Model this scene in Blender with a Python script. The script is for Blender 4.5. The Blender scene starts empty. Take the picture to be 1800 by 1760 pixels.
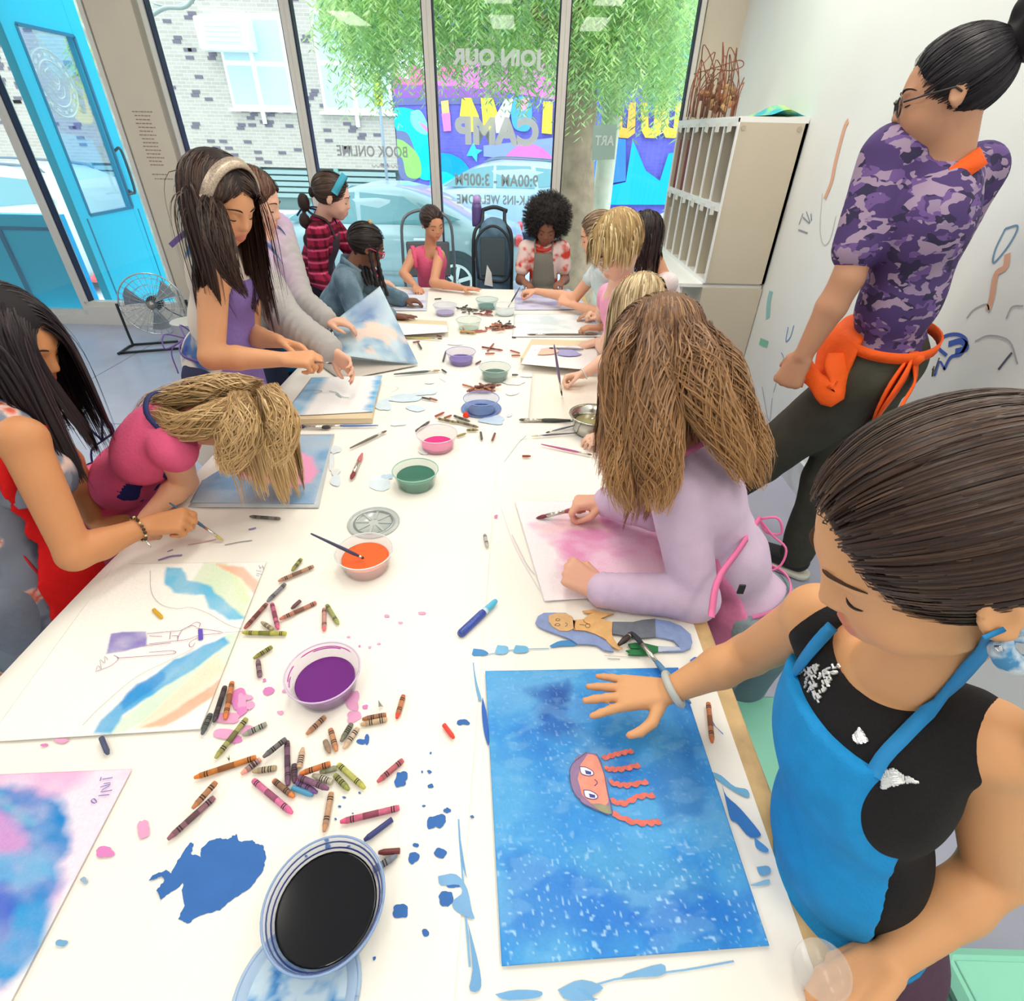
import bpy, math, random
import numpy as np
from mathutils import Vector, Matrix
random.seed(7); RNG = np.random.default_rng(11)
S = bpy.context.scene
COL = S.collection
# ------------------------------------------------------------------ camera
CAMZ, TZ, PAPER = 1.53, 0.68, 0.684
F = 924.0
def _n(v):
    v = np.asarray(v, float); return v/np.linalg.norm(v)
_cz = _n((32, 1320, 924)); _cy = _n((20, 647, -924)); _cy = _n(_cy-_cz*_cy.dot(_cz)); _cx = np.cross(_cy, _cz)
RW = np.array([_cx, _cy, _cz])            # camera axes -> world axes
CAM = np.array((0, 0, CAMZ))
cd = bpy.data.cameras.new('camera'); cd.sensor_width = 36; cd.sensor_fit = 'HORIZONTAL'; cd.lens = 36*F/1800
cd.clip_start = 0.02; cd.clip_end = 200
cam = bpy.data.objects.new('camera', cd); COL.objects.link(cam)
cam.matrix_world = Matrix([list(RW[0])+[0], list(RW[1])+[0], list(RW[2])+[CAMZ], [0, 0, 0, 1]])
S.camera = cam
# ------------------------------------------------------------------ light and exposure
S.view_settings.view_transform = 'Standard'; S.view_settings.look = 'None'; S.view_settings.gamma = 1
S.view_settings.use_curve_mapping = False; S.view_settings.exposure = 0.12
S.cycles.max_bounces = 8; S.cycles.diffuse_bounces = 4; S.cycles.glossy_bounces = 4; S.cycles.transmission_bounces = 8
S.cycles.transparent_max_bounces = 12; S.cycles.caustics_reflective = False; S.cycles.caustics_refractive = False
S.cycles.sample_clamp_indirect = 4.0; S.cycles.use_denoising = True
w = bpy.data.worlds.new('world'); S.world = w; w.use_nodes = True
bg = w.node_tree.nodes['Background']; bg.inputs[0].default_value = (0.84, 0.94, 1.0, 1); bg.inputs[1].default_value = 2.6
def lamp(name, kind, loc, power, col=(1, 1, 1), size=1, sizey=None, target=None, angle=None):
    l = bpy.data.lights.new(name, kind); l.energy = power; l.color = col
    if kind == 'AREA':
        l.size = size
        if sizey: l.shape = 'RECTANGLE'; l.size_y = sizey
    if angle is not None: l.angle = angle
    o = bpy.data.objects.new(name, l); COL.objects.link(o); o.location = loc
    if target is not None:
        o.rotation_euler = (Vector(target)-Vector(loc)).to_track_quat('-Z', 'Y').to_euler()
    return o
lamp('sun', 'SUN', (0, 6, 12), 1.1, (1.0, 0.97, 0.90), target=(1.5, 12, 0), angle=0.6)
for lx in (-2.6, -0.35, 1.0):
    for ly in (-0.6, 1.4, 3.2):
        lamp('ceiling_tube_light', 'AREA', (lx, ly, 2.86), 14, (1.0, 0.94, 0.84), 0.35, 1.2, (lx, ly, 0))
# ------------------------------------------------------------------ pixel -> world
def ray(px, py):
    c = np.array(((px-900)/F, -(py-880)/F, -1.0)); return RW @ c
def P(px, py, z=None, Y=None, X=None, w=None):
    d = ray(px, py)
    if w is not None: t = w
    elif z is not None: t = (z-CAMZ)/d[2]
    elif Y is not None: t = Y/d[1]
    else: t = X/d[0]
    return CAM+d*t
def proj(p):
    c = RW.T @ (np.asarray(p, float)-CAM); return (900+F*c[0]/-c[2], 880-F*c[1]/-c[2], -c[2])
def TP(pts, z=PAPER): return [P(x, y, z=z) for x, y in pts]
# ------------------------------------------------------------------ materials
def lin(c):
    c = np.asarray(c, float)/255.0
    return np.where(c <= 0.04045, c/12.92, ((c+0.055)/1.055)**2.4)
_M = {}
def mat(name, col, rough=0.6, metal=0.0, noise=0.0, nscale=20, bump=0.0, bscale=60, alpha=1.0, trans=0.0, ior=1.45, sss=0.0, coat=0.0, spec=0.5, col2=None, emit=None):
    if name in _M: return _M[name]
    m = bpy.data.materials.new(name); m.use_nodes = True; nt = m.node_tree; b = nt.nodes['Principled BSDF']
    c = list(lin(col))+[1]
    b.inputs['Base Color'].default_value = c; b.inputs['Roughness'].default_value = rough
    b.inputs['Metallic'].default_value = metal; b.inputs['Alpha'].default_value = alpha; b.inputs['IOR'].default_value = ior
    b.inputs['Transmission Weight'].default_value = trans; b.inputs['Coat Weight'].default_value = coat
    b.inputs['Specular IOR Level'].default_value = spec
    if sss: b.inputs['Subsurface Weight'].default_value = sss; b.inputs['Subsurface Radius'].default_value = (0.01, 0.004, 0.002)
    if emit: b.inputs['Emission Color'].default_value = c; b.inputs['Emission Strength'].default_value = emit
    m.diffuse_color = c
    tc = nt.nodes.new('ShaderNodeTexCoord')
    if noise or col2 is not None:
        n = nt.nodes.new('ShaderNodeTexNoise'); n.inputs['Scale'].default_value = nscale; n.inputs['Detail'].default_value = 5
        nt.links.new(tc.outputs['Object'], n.inputs['Vector'])
        r = nt.nodes.new('ShaderNodeValToRGB'); nt.links.new(n.outputs['Fac'], r.inputs['Fac'])
        if col2 is None:
            a = [min(1, x*(1+noise)) for x in c[:3]]+[1]; d = [x*(1-noise) for x in c[:3]]+[1]
            r.color_ramp.elements[0].position = 0.3; r.color_ramp.elements[1].position = 0.7
        else:
            a = list(lin(col2))+[1]; d = c; r.color_ramp.elements[0].position = 0.42; r.color_ramp.elements[1].position = 0.58
        r.color_ramp.elements[0].color = d; r.color_ramp.elements[1].color = a
        nt.links.new(r.outputs['Color'], b.inputs['Base Color'])
    if bump:
        n2 = nt.nodes.new('ShaderNodeTexNoise'); n2.inputs['Scale'].default_value = bscale; n2.inputs['Detail'].default_value = 4
        nt.links.new(tc.outputs['Object'], n2.inputs['Vector'])
        bp = nt.nodes.new('ShaderNodeBump'); bp.inputs['Strength'].default_value = bump; bp.inputs['Distance'].default_value = 0.01
        nt.links.new(n2.outputs['Fac'], bp.inputs['Height']); nt.links.new(bp.outputs['Normal'], b.inputs['Normal'])
    _M[name] = m; return m
def vmat(name, rough=0.6, sss=0.0, bump=0.0, bscale=80, spec=0.5, noise=0.0, nscale=200):
    """colour from the mesh's own colour attribute, times fine noise"""
    if name in _M: return _M[name]
    m = mat(name, (200, 200, 200), rough, sss=sss, bump=bump, bscale=bscale, spec=spec); nt = m.node_tree
    a = nt.nodes.new('ShaderNodeAttribute'); a.attribute_name = 'Col'; out = a.outputs['Color']
    if noise:
        tc = nt.nodes.new('ShaderNodeTexCoord'); n = nt.nodes.new('ShaderNodeTexNoise'); n.inputs['Scale'].default_value = nscale; n.inputs['Detail'].default_value = 6
        nt.links.new(tc.outputs['Object'], n.inputs['Vector'])
        mr = nt.nodes.new('ShaderNodeMapRange'); mr.inputs[1].default_value = 0.3; mr.inputs[2].default_value = 0.7; mr.inputs[3].default_value = 1-noise; mr.inputs[4].default_value = 1+noise
        nt.links.new(n.outputs['Fac'], mr.inputs[0])
        mx = nt.nodes.new('ShaderNodeVectorMath'); mx.operation = 'SCALE'; nt.links.new(out, mx.inputs[0]); nt.links.new(mr.outputs[0], mx.inputs['Scale']); out = mx.outputs[0]
    nt.links.new(out, m.node_tree.nodes['Principled BSDF'].inputs['Base Color']); return m
def glassmat(name, tint=(255, 255, 255), k=0.06, rough=0.0):
    """thin clear sheet: mostly see-through with a little gloss"""
    if name in _M: return _M[name]
    m = bpy.data.materials.new(name); m.use_nodes = True; nt = m.node_tree; nt.nodes.clear()
    o = nt.nodes.new('ShaderNodeOutputMaterial'); t = nt.nodes.new('ShaderNodeBsdfTransparent'); g = nt.nodes.new('ShaderNodeBsdfGlossy'); mx = nt.nodes.new('ShaderNodeMixShader')
    t.inputs[0].default_value = list(lin(tint))+[1]; g.inputs['Roughness'].default_value = rough+0.02
    f = nt.nodes.new('ShaderNodeLayerWeight'); f.inputs[0].default_value = 0.35
    ma = nt.nodes.new('ShaderNodeMath'); ma.operation = 'MULTIPLY_ADD'; ma.inputs[1].default_value = 0.35; ma.inputs[2].default_value = k
    nt.links.new(f.outputs['Facing'], ma.inputs[0]); nt.links.new(ma.outputs[0], mx.inputs[0])
    nt.links.new(t.outputs[0], mx.inputs[1]); nt.links.new(g.outputs[0], mx.inputs[2]); nt.links.new(mx.outputs[0], o.inputs[0])
    _M[name] = m; return m
# ------------------------------------------------------------------ objects
def tag(o, label=None, cat=None, group=None, kind=None):
    if label: o['label'] = label
    if cat: o['category'] = cat
    if group: o['group'] = group
    if kind: o['kind'] = kind
    return o
def thing(name, label, cat, loc=(0, 0, 0), group=None):
    o = bpy.data.objects.new(name, None); COL.objects.link(o); o.location = [float(v) for v in loc]; o.empty_display_size = 0.1
    return tag(o, label, cat, group)
def wloc(o):
    v = np.zeros(3)
    while o is not None: v = v+np.array(o.location); o = o.parent
    return v
def mesh(name, V, Fc, m, parent=None, smooth=False, cols=None, label=None, cat=None, group=None, kind=None):
    """V in world coordinates; becomes one object (child of parent when given)"""
    V = np.asarray(V, float).reshape(-1, 3)
    if parent is not None: org = wloc(parent); loc = np.zeros(3)
    else:
        lo, hi = V.min(0), V.max(0); org = np.array(((lo[0]+hi[0])/2, (lo[1]+hi[1])/2, lo[2])); loc = org
    me = bpy.data.meshes.new(name)
    A = V-org
    if isinstance(Fc, np.ndarray):
        nF, k = Fc.shape
        me.vertices.add(len(A)); me.vertices.foreach_set('co', A.astype(np.float32).ravel())
        me.loops.add(nF*k); me.loops.foreach_set('vertex_index', Fc.astype(np.int32).ravel())
        me.polygons.add(nF); me.polygons.foreach_set('loop_start', np.arange(0, nF*k, k, dtype=np.int32)); me.update(calc_edges=True)
    else:
        me.from_pydata([tuple(v) for v in A], [], [tuple(int(i) for i in f) for f in Fc])
    me.validate()
    if smooth: me.polygons.foreach_set('use_smooth', np.ones(len(me.polygons), bool))
    if cols is not None:
        at = me.color_attributes.new('Col', 'FLOAT_COLOR', 'POINT')
        c = np.ones((len(V), 4), np.float32); c[:, :3] = cols; at.data.foreach_set('color', c.ravel())
    if m is not None:
        for mm in (m if isinstance(m, (list, tuple)) else [m]): me.materials.append(mm)
    o = bpy.data.objects.new(name, me); COL.objects.link(o)
    o.location = [float(v) for v in loc]
    if parent is not None: o.parent = parent
    return tag(o, label, cat, group, kind)
def put(name, g, m, parent=None, **k): return mesh(name, g[0], g[1], m, parent, **k)
def join(*gs):
    V = []; Fc = []; n = 0
    for v, f in gs:
        v = np.asarray(v, float).reshape(-1, 3); V.append(v); Fc += [tuple(int(i)+n for i in q) for q in f]; n += len(v)
    return np.vstack(V), Fc
def rot(ax, a):
    return np.array(Matrix.Rotation(a, 3, Vector(ax)))
def box(c, s, R=None, bev=0.0):
    s = np.asarray(s, float)/2; c = np.asarray(c, float)
    if bev > 0:
        b = min(bev, min(s)*0.9); V = []
        for z, i in ((-s[2], b), (-s[2]+b, 0), (s[2]-b, 0), (s[2], b)):
            for x, y in ((-s[0]+i+b, -s[1]+i), (s[0]-i-b, -s[1]+i), (s[0]-i, -s[1]+i+b), (s[0]-i, s[1]-i-b), (s[0]-i-b, s[1]-i), (-s[0]+i+b, s[1]-i), (-s[0]+i, s[1]-i-b), (-s[0]+i, -s[1]+i+b)): V.append((x, y, z))
        Fc = [tuple(range(7, -1, -1)), tuple(range(24, 32))]
        for k in range(3):
            for j in range(8): Fc.append((k*8+j, k*8+(j+1) % 8, k*8+8+(j+1) % 8, k*8+8+j))
    else:
        V = [(x, y, z) for z in (-s[2], s[2]) for y in (-s[1], s[1]) for x in (-s[0], s[0])]
        Fc = [(0, 2, 3, 1), (4, 5, 7, 6), (0, 1, 5, 4), (2, 6, 7, 3), (0, 4, 6, 2), (1, 3, 7, 5)]
    V = np.array(V, float)
    if R is not None: V = V @ np.asarray(R).T
    return V+c, Fc
def bx(x0, x1, y0, y1, z0, z1, bev=0.0):
    return box(((x0+x1)/2, (y0+y1)/2, (z0+z1)/2), (abs(x1-x0), abs(y1-y0), abs(z1-z0)), None, bev)
def lathe(prof, c=(0, 0, 0), seg=32, R=None):
    V = []; n = len(prof)
    for r, z in prof:
        for k in range(seg):
            a = 2*math.pi*k/seg; V.append((r*math.cos(a), r*math.sin(a), z))
    Fc = [(i*seg+k, i*seg+(k+1) % seg, (i+1)*seg+(k+1) % seg, (i+1)*seg+k) for i in range(n-1) for k in range(seg)]
    V = np.array(V)
    if R is not None: V = V @ np.asarray(R).T
    return V+np.asarray(c, float), Fc
def frames(pts):
    pts = np.asarray(pts, float); T = np.gradient(pts, axis=0); T /= np.linalg.norm(T, axis=1)[:, None]+1e-12
    up = np.array((0, 0, 1.0)) if abs(T[0][2]) < 0.9 else np.array((1.0, 0, 0))
    N = []; n = up-T[0]*up.dot(T[0])
    for t in T:
        n = n-t*n.dot(t); n = n/(np.linalg.norm(n)+1e-12); N.append(n.copy())
    N = np.array(N); return T, N, np.cross(T, N)
def tube(pts, r, seg=8, flat=1.0):
    pts = np.asarray(pts, float); r = np.broadcast_to(np.asarray(r, float), (len(pts),)); T, N, B = frames(pts); V = []
    for i, p in enumerate(pts):
        for k in range(seg):
            a = 2*math.pi*k/seg; V.append(p+r[i]*(math.cos(a)*B[i]+flat*math.sin(a)*N[i]))
    Fc = [(i*seg+k, i*seg+(k+1) % seg, (i+1)*seg+(k+1) % seg, (i+1)*seg+k) for i in range(len(pts)-1) for k in range(seg)]
    Fc.append(tuple(range(seg-1, -1, -1))); Fc.append(tuple(range((len(pts)-1)*seg, len(pts)*seg)))
    return np.array(V), Fc
def spline(pts, n=24):
    """Catmull-Rom through the points"""
    pts = np.asarray(pts, float); m = len(pts)
    if m < 3: return np.array([pts[0]+(pts[-1]-pts[0])*t for t in np.linspace(0, 1, n)])
    Q = np.vstack([2*pts[0]-pts[1], pts, 2*pts[-1]-pts[-2]]); out = []
    for t in np.linspace(0, m-1-1e-9, n):
        i = int(t); u = t-i; a, b, c, d = Q[i:i+4]
        out.append(0.5*((2*b)+(-a+c)*u+(2*a-5*b+4*c-d)*u*u+(-a+3*b-3*c+d)*u**3))
    return np.array(out)
def prism(poly, h, axis=None):
    """polygon (world points) extruded by vector h"""
    A = np.asarray(poly, float); h = np.asarray(h, float); n = len(A)
    return np.vstack([A, A+h]), [tuple(range(n-1, -1, -1)), tuple(range(n, 2*n))]+[(i, (i+1) % n, n+(i+1) % n, n+i) for i in range(n)]
def sheet(poly, z, th=0.0004):
    """flat paint or paper shape lying on the table, pixels -> plane z"""
    A = np.array([P(x, y, z=z) for x, y in poly]); return prism(A, (0, 0, th))
def wobbly(poly, amp, n=4, seed=0):
    """adds irregular in-between points to a pixel outline"""
    r = random.Random(seed); out = []; m = len(poly)
    for i in range(m):
        a, b = poly[i], poly[(i+1) % m]
        for k in range(n):
            t = k/n; out.append((a[0]+(b[0]-a[0])*t+r.uniform(-amp, amp), a[1]+(b[1]-a[1])*t+r.uniform(-amp, amp)))
    return out
def stroke(pts, wd, n=None):
    """flat ribbon on the plane z of its points (world), width wd"""
    p = np.asarray(pts, float); T = np.gradient(p, axis=0); T[:, 2] = 0; T /= np.linalg.norm(T, axis=1)[:, None]+1e-9
    N = np.stack([-T[:, 1], T[:, 0], 0*T[:, 0]], 1); w_ = np.broadcast_to(np.asarray(wd, float), (len(p),))[:, None]/2
    V = np.vstack([p+N*w_, p-N*w_]); m = len(p)
    return V, [(i, i+m, i+1+m, i+1) for i in range(m-1)]
# ------------------------------------------------------------------ value noise
_perm = np.random.default_rng(5).random((64, 64, 64)).astype(np.float32)
def vnoise(X, Y, Z=0.0, octaves=3):
    X = np.asarray(X, np.float32); Y = np.asarray(Y, np.float32); Z = np.broadcast_to(np.asarray(Z, np.float32), X.shape); out = 0; amp = 0.5; tot = 0
    for o in range(octaves):
        xi = np.floor(X).astype(int); yi = np.floor(Y).astype(int); zi = np.floor(Z).astype(int)
        fx, fy, fz = X-xi, Y-yi, Z-zi; fx = fx*fx*(3-2*fx); fy = fy*fy*(3-2*fy); fz = fz*fz*(3-2*fz)
        g = lambda a, b, c: _perm[(xi+a) & 63, (yi+b) & 63, (zi+c) & 63]
        v = ((g(0, 0, 0)*(1-fx)+g(1, 0, 0)*fx)*(1-fy)+(g(0, 1, 0)*(1-fx)+g(1, 1, 0)*fx)*fy)*(1-fz)+((g(0, 0, 1)*(1-fx)+g(1, 0, 1)*fx)*(1-fy)+(g(0, 1, 1)*(1-fx)+g(1, 1, 1)*fx)*fy)*fz
        out = out+amp*v; tot += amp; amp *= 0.5; X = X*2.03+17.1; Y = Y*2.03+5.3; Z = Z*2.03+9.7
    return out/tot
def polymask(X, Y, poly, soft):
    """1 inside the polygon (world xy), soft edge"""
    poly = np.asarray(poly, float)[:, :2]; d = np.full(X.shape, 1e9); ins = np.zeros(X.shape, bool); n = len(poly)
    for i in range(n):
        a, b = poly[i], poly[(i+1) % n]; e = b-a; L = e.dot(e)+1e-12
        t = np.clip(((X-a[0])*e[0]+(Y-a[1])*e[1])/L, 0, 1); d = np.minimum(d, np.hypot(X-a[0]-t*e[0], Y-a[1]-t*e[1]))
        c = ((a[1] > Y) != (b[1] > Y)) & (X < (b[0]-a[0])*(Y-a[1])/(b[1]-a[1]+1e-12)+a[0]); ins ^= c
    s = np.where(ins, d, -d); return np.clip(0.5+s/(2*soft), 0, 1)
def mixc(C, col, m):
    m = np.asarray(m)[..., None]; return C*(1-m)+lin(col)*m
def paper(name, corners, z, paint, res, m, lift=None, **k):
    """sheet of paper through four pixel corners (TL,TR,BR,BL) at height z, painted on its vertices; lift(u,v)->dz"""
    A = [P(x, y, z=z) if np.isscalar(z) else P(x, y, z=zz) for (x, y), zz in zip(corners, z if not np.isscalar(z) else [z]*4)]
    nu = max(2, int(np.linalg.norm(A[1]-A[0])/res)); nv = max(2, int(np.linalg.norm(A[3]-A[0])/res))
    u, v = np.meshgrid(np.linspace(0, 1, nu), np.linspace(0, 1, nv)); U = u[..., None]; W = v[..., None]
    G = (A[0]*(1-U)+A[1]*U)*(1-W)+(A[3]*(1-U)+A[2]*U)*W
    G[..., 2] += 0.0012*vnoise(u*4+z_seed(name), v*4)
    if lift is not None: G[..., 2] += lift(u, v)
    C = paint(u, v, G[..., 0], G[..., 1])
    idx = np.arange(nu*nv).reshape(nv, nu); Q = np.stack([idx[:-1, :-1], idx[1:, :-1], idx[1:, 1:], idx[:-1, 1:]], -1).reshape(-1, 4)
    # rim, so the sheet has thickness
    rim = np.concatenate([idx[0, :], idx[1:, -1], idx[-1, -2::-1], idx[-2:0:-1, 0]]); V = G.reshape(-1, 3); lowv = V[rim]-(0, 0, 0.0007); n0 = len(V); r = len(rim)
    Q2 = np.stack([rim, np.roll(rim, -1), n0+(np.arange(r)+1) % r, n0+np.arange(r)], -1)
    V = np.vstack([V, lowv]); CC = np.vstack([C.reshape(-1, 3), C.reshape(-1, 3)[rim]])
    return mesh(name, V, np.vstack([Q, Q2]), m, smooth=True, cols=CC, **k)
def z_seed(s): return (sum(ord(c) for c in s) % 37)*1.7
# ================================================================== ROOM
WX, WY = 1.5, 4.9
m_wall = mat('wall_paint', (238, 243, 242), 0.35, noise=0.02, nscale=3, bump=0.05, bscale=8)
m_beige = mat('beige_paint', (216, 205, 186), 0.6, noise=0.03, nscale=4)
m_frame = mat('white_aluminium', (224, 220, 212), 0.45, noise=0.02, nscale=12)
m_gasket = mat('dark_gasket', (40, 42, 70), 0.5)
m_glass = glassmat('window_glass', (246, 252, 252), 0.02)
def struct(name, g, m, **k): return put(name, g, m, kind='structure', **k)
# floor: polished grey-lavender concrete
m_floor = mat('polished_concrete', (176, 178, 198), 0.26, noise=0.08, nscale=2.2, bump=0.03, bscale=5)
fl = struct('floor', bx(-5.2, 2.2, -2.2, 4.98, -0.06, 0), m_floor)
put('floor_joint', join(bx(-5.1, -0.9, 2.9, 2.906, 0, 0.001), bx(-3.1, -3.094, -2, 4.8, 0, 0.001)), mat('joint_grey', (118, 120, 138), 0.6), fl)
struct('ceiling', bx(-5.2, 2.2, -2.2, 5.0, 2.9, 2.98), mat('ceiling_paint', (240, 238, 230), 0.8, noise=0.02))
wr = struct('wall_right', bx(WX, WX+0.12, -2.2, 4.9, 0, 2.9), m_wall)
struct('wall_back', bx(-5.2, WX, -2.3, -2.2, 0, 2.9), m_wall)
struct('wall_left', bx(-5.3, -5.2, -2.2, 5.0, 0, 2.9), m_wall)
struct('wall_far', join(bx(1.23, WX, WY-0.02, WY+0.14, 0, 2.9), bx(-5.2, 1.23, WY, WY+0.1, 2.625, 2.9)), m_beige)
# grubby low panel at the foot of the right wall
put('kick_panel', bx(WX-0.02, WX, 1.75, 2.5, 0, 0.16), mat('kick_panel', (214, 220, 222), 0.5, col2=(200, 205, 212), nscale=9), wr)
post = struct('trim_1', bx(-3.03, -2.70, WY-0.06, WY+0.12, 0, 2.62), m_beige)
# storefront: sill, mullions, glass panes
xs = [-5.15, -3.93, -3.05, -2.66, -1.66, -0.685, 0.27, 1.215]
n = 0
for a, b in ((0, 1), (1, 2), (3, 4), (4, 5), (5, 6), (6, 7)):
    n += 1; x0, x1 = xs[a], xs[b]; zs = 0.2 if n > 1 else 0.12
    W = struct('window_%d' % n, join(bx(x0, x1, WY-0.05, WY+0.05, 0 if n < 3 else 0, zs-0.04), bx(x0, x1, WY-0.035, WY+0.04, zs-0.04, zs)), m_frame)
    wd = 0.035
    for sx, sg in ((x0, 1), (x1, -1)):
        put('mullion', bx(sx+sg*0.0005, sx+sg*(wd-0.003), WY-0.05, WY+0.05, zs, 2.6), m_frame, W)
        put('gasket', bx(sx+sg*(wd-0.0028), sx+sg*(wd+0.007), WY-0.034, WY+0.03, zs, 2.54), m_gasket, W)
    put('rail', bx(x0+wd, x1-wd, WY-0.04, WY+0.04, 2.54, 2.615), m_frame, W)
    put('pane', bx(x0+wd, x1-wd, WY-0.003, WY+0.003, zs, 2.54), m_glass, W)
# small printed notice on the beige post: rows of illegible fine print
notice = []
r = random.Random(3)
for k in range(17):
    z = 1.60-k*0.024 if k < 15 else 1.2-(k-15)*0.03
    x = -2.93+(0.01 if k % 3 else 0)
    while x < -2.81+r.uniform(-0.03, 0.03):
        l = r.uniform(0.008, 0.026); notice.append(bx(x, x+l, WY-0.0618, WY-0.06, z, z+0.007)); x += l+0.006
put('notice_print', join(*notice), mat('notice_print', (160, 140, 125), 0.7), post)
# ------------------------------------------------------------------ drawings left on the right wall
def wallmark(pts, col, wd=0.006, closed=False):
    p = [P(x, y, X=WX) for x, y in pts]
    if closed: p.append(p[0])
    p = spline(p, max(4, len(p)*4)); p[:, 0] = WX-0.002; T = np.gradient(p, axis=0); T[:, 0] = 0; T /= np.linalg.norm(T, axis=1)[:, None]+1e-9
    N = np.stack([0*T[:, 0], -T[:, 2], T[:, 1]], 1)*wd/2; V = np.vstack([p+N, p-N]); m = len(p)
    c = 'mark_%d_%d_%d' % col
    put('crayon_mark', (V, [(i, i+m, i+1+m, i+1) for i in range(m-1)]), mat(c, col, 0.8), wr)
bl, gy, og, tl = (70, 100, 190), (150, 160, 170), (226, 176, 150), (150, 205, 205)
wallmark([(1768, 402), (1790, 398), (1775, 430), (1748, 462), (1750, 440), (1768, 402)], (110, 150, 185), 0.006)
wallmark([(1772, 446), (1768, 470), (1752, 482), (1745, 520), (1738, 545)], og, 0.02)
wallmark([(1660, 650), (1672, 628), (1690, 622), (1700, 600), (1684, 588), (1660, 592), (1650, 610), (1665, 625)], bl, 0.012)
wallmark([(1668, 605), (1690, 600), (1700, 612), (1680, 618)], bl, 0.02)
wallmark([(1640, 648), (1644, 660), (1652, 636), (1662, 650)], bl, 0.008)
for q in ([(1700, 560), (1712, 545), (1735, 535), (1740, 550)], [(1715, 600), (1740, 590), (1775, 600), (1790, 640)], [(1770, 560), (1780, 540), (1800, 538)]): wallmark(q, (176, 180, 186), 0.005)
wallmark([(1756, 650), (1770, 632), (1780, 620)], (90, 90, 110), 0.008)
wallmark([(1405, 395), (1412, 375)], gy, 0.008); wallmark([(1404, 404), (1420, 410)], gy, 0.008); wallmark([(1412, 382), (1424, 392), (1418, 372)], gy, 0.007); wallmark([(1426, 376), (1427, 388)], (120, 130, 150), 0.007)
wallmark([(1450, 350), (1462, 320), (1468, 290), (1478, 250), (1486, 222), (1492, 212)], og, 0.03)
wallmark([(1446, 340), (1442, 400), (1448, 430), (1460, 420), (1470, 380)], (205, 208, 205), 0.006)
wallmark([(1500, 345), (1512, 325), (1504, 320)], og, 0.006); wallmark([(1504, 300), (1508, 280)], gy, 0.006)
wallmark([(1350, 560), (1352, 530), (1356, 512)], tl, 0.05); wallmark([(1336, 600), (1350, 606)], (130, 205, 180), 0.04)
wallmark([(1386, 575), (1382, 600), (1390, 592), (1396, 572)], (110, 160, 205), 0.008); wallmark([(1374, 620), (1378, 630), (1372, 640)], (120, 160, 205), 0.006)
wallmark([(1358, 420), (1374, 370), (1384, 365), (1366, 418), (1358, 420)], (222, 200, 180), 0.006)
wallmark([(1340, 680), (1352, 740), (1358, 700)], gy, 0.005); wallmark([(1360, 690), (1372, 650)], gy, 0.005)
# ================================================================== CUBBY SHELF
y0, y1, x0, x1 = 3.42, 4.72, 1.13, 1.495
m_shelf = mat('shelf_board', (206, 196, 176), 0.55, noise=0.02, nscale=5); m_shelfw = mat('shelf_edge', (244, 245, 242), 0.5)
sh = thing('cubby_shelf', 'tall beige cubby shelf with white edges standing against the right wall', 'shelf', ((x0+x1)/2, (y0+y1)/2, 0))
put('side_panel', bx(x0, x1, y0, y0+0.02, 0.80, 1.60), m_shelf, sh); put('side_panel', bx(x0, x1, y1-0.02, y1, 0.80, 1.60), m_shelf, sh)
put('top_board', bx(x0-0.005, x1, y0, y1, 1.60, 1.625), m_shelfw, sh); put('back_panel', bx(x1-0.015, x1, y0, y1, 0.8, 1.6), m_shelf, sh)
ncub = 6
for zz in (1.20, 0.80):
    put('shelf_board', bx(x0, x1-0.015, y0+0.02, y1-0.02, zz-0.012, zz+0.012), m_shelfw, sh)
for k in range(1, ncub):
    yy = y0+(y1-y0)*k/ncub
    put('divider', bx(x0+0.004, x1-0.015, yy-0.007, yy+0.007, 0.81, 1.6), m_shelf, sh)
for k in range(ncub+1):
    yy = y0+(y1-y0)*k/ncub; put('front_edge', bx(x0-0.004, x0+0.004, yy-0.011, yy+0.011, 0.80, 1.6), m_shelfw, sh)
for zz in (1.20, 1.6):
    put('front_edge', bx(x0-0.007, x0+0.004, y0, y1, zz-0.018, zz+0.018), m_shelfw, sh)
    for k in range(ncub):
        yy = y0+(y1-y0)*(k+0.5)/ncub; put('name_tab', box((x0-0.010, yy, zz-0.022), (0.003, 0.07, 0.045), rot((1, 0, 0), 0.1*(k % 3-1))), mat('tab_card', (235, 232, 222), 0.7), sh)
for zz, yy in ((1.575, y0+0.003), (1.575, y0+0.003)): pass
for xx in (x0+0.03, x1-0.04): put('screw_cap', lathe([(0.0001, 0), (0.012, 0), (0.012, 0.004), (0.0001, 0.004)], (xx, y0, 1.575), 12, rot((1, 0, 0), math.pi/2)), mat('cap', (188, 176, 156), 0.5), sh)
cb = thing('storage_cabinet', 'low beige cabinet with a white top under the cubby shelf', 'cabinet', (1.25, 4.07, 0))
put('cabinet_body', bx(x0+0.0, x1, y0, y1, 0.02, 0.77), m_shelf, cb); put('cabinet_top', bx(x0-0.16, x1, y0+0.02, y1, 0.77, 0.79), m_shelfw, cb)
put('cabinet_foot', bx(x0-0.14, x0-0.11, y1-0.05, y1-0.02, 0, 0.77), m_shelfw, cb); put('cabinet_foot', bx(x0-0.14, x0-0.11, y0+0.05, y0+0.08, 0, 0.77), m_shelfw, cb)
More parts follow.
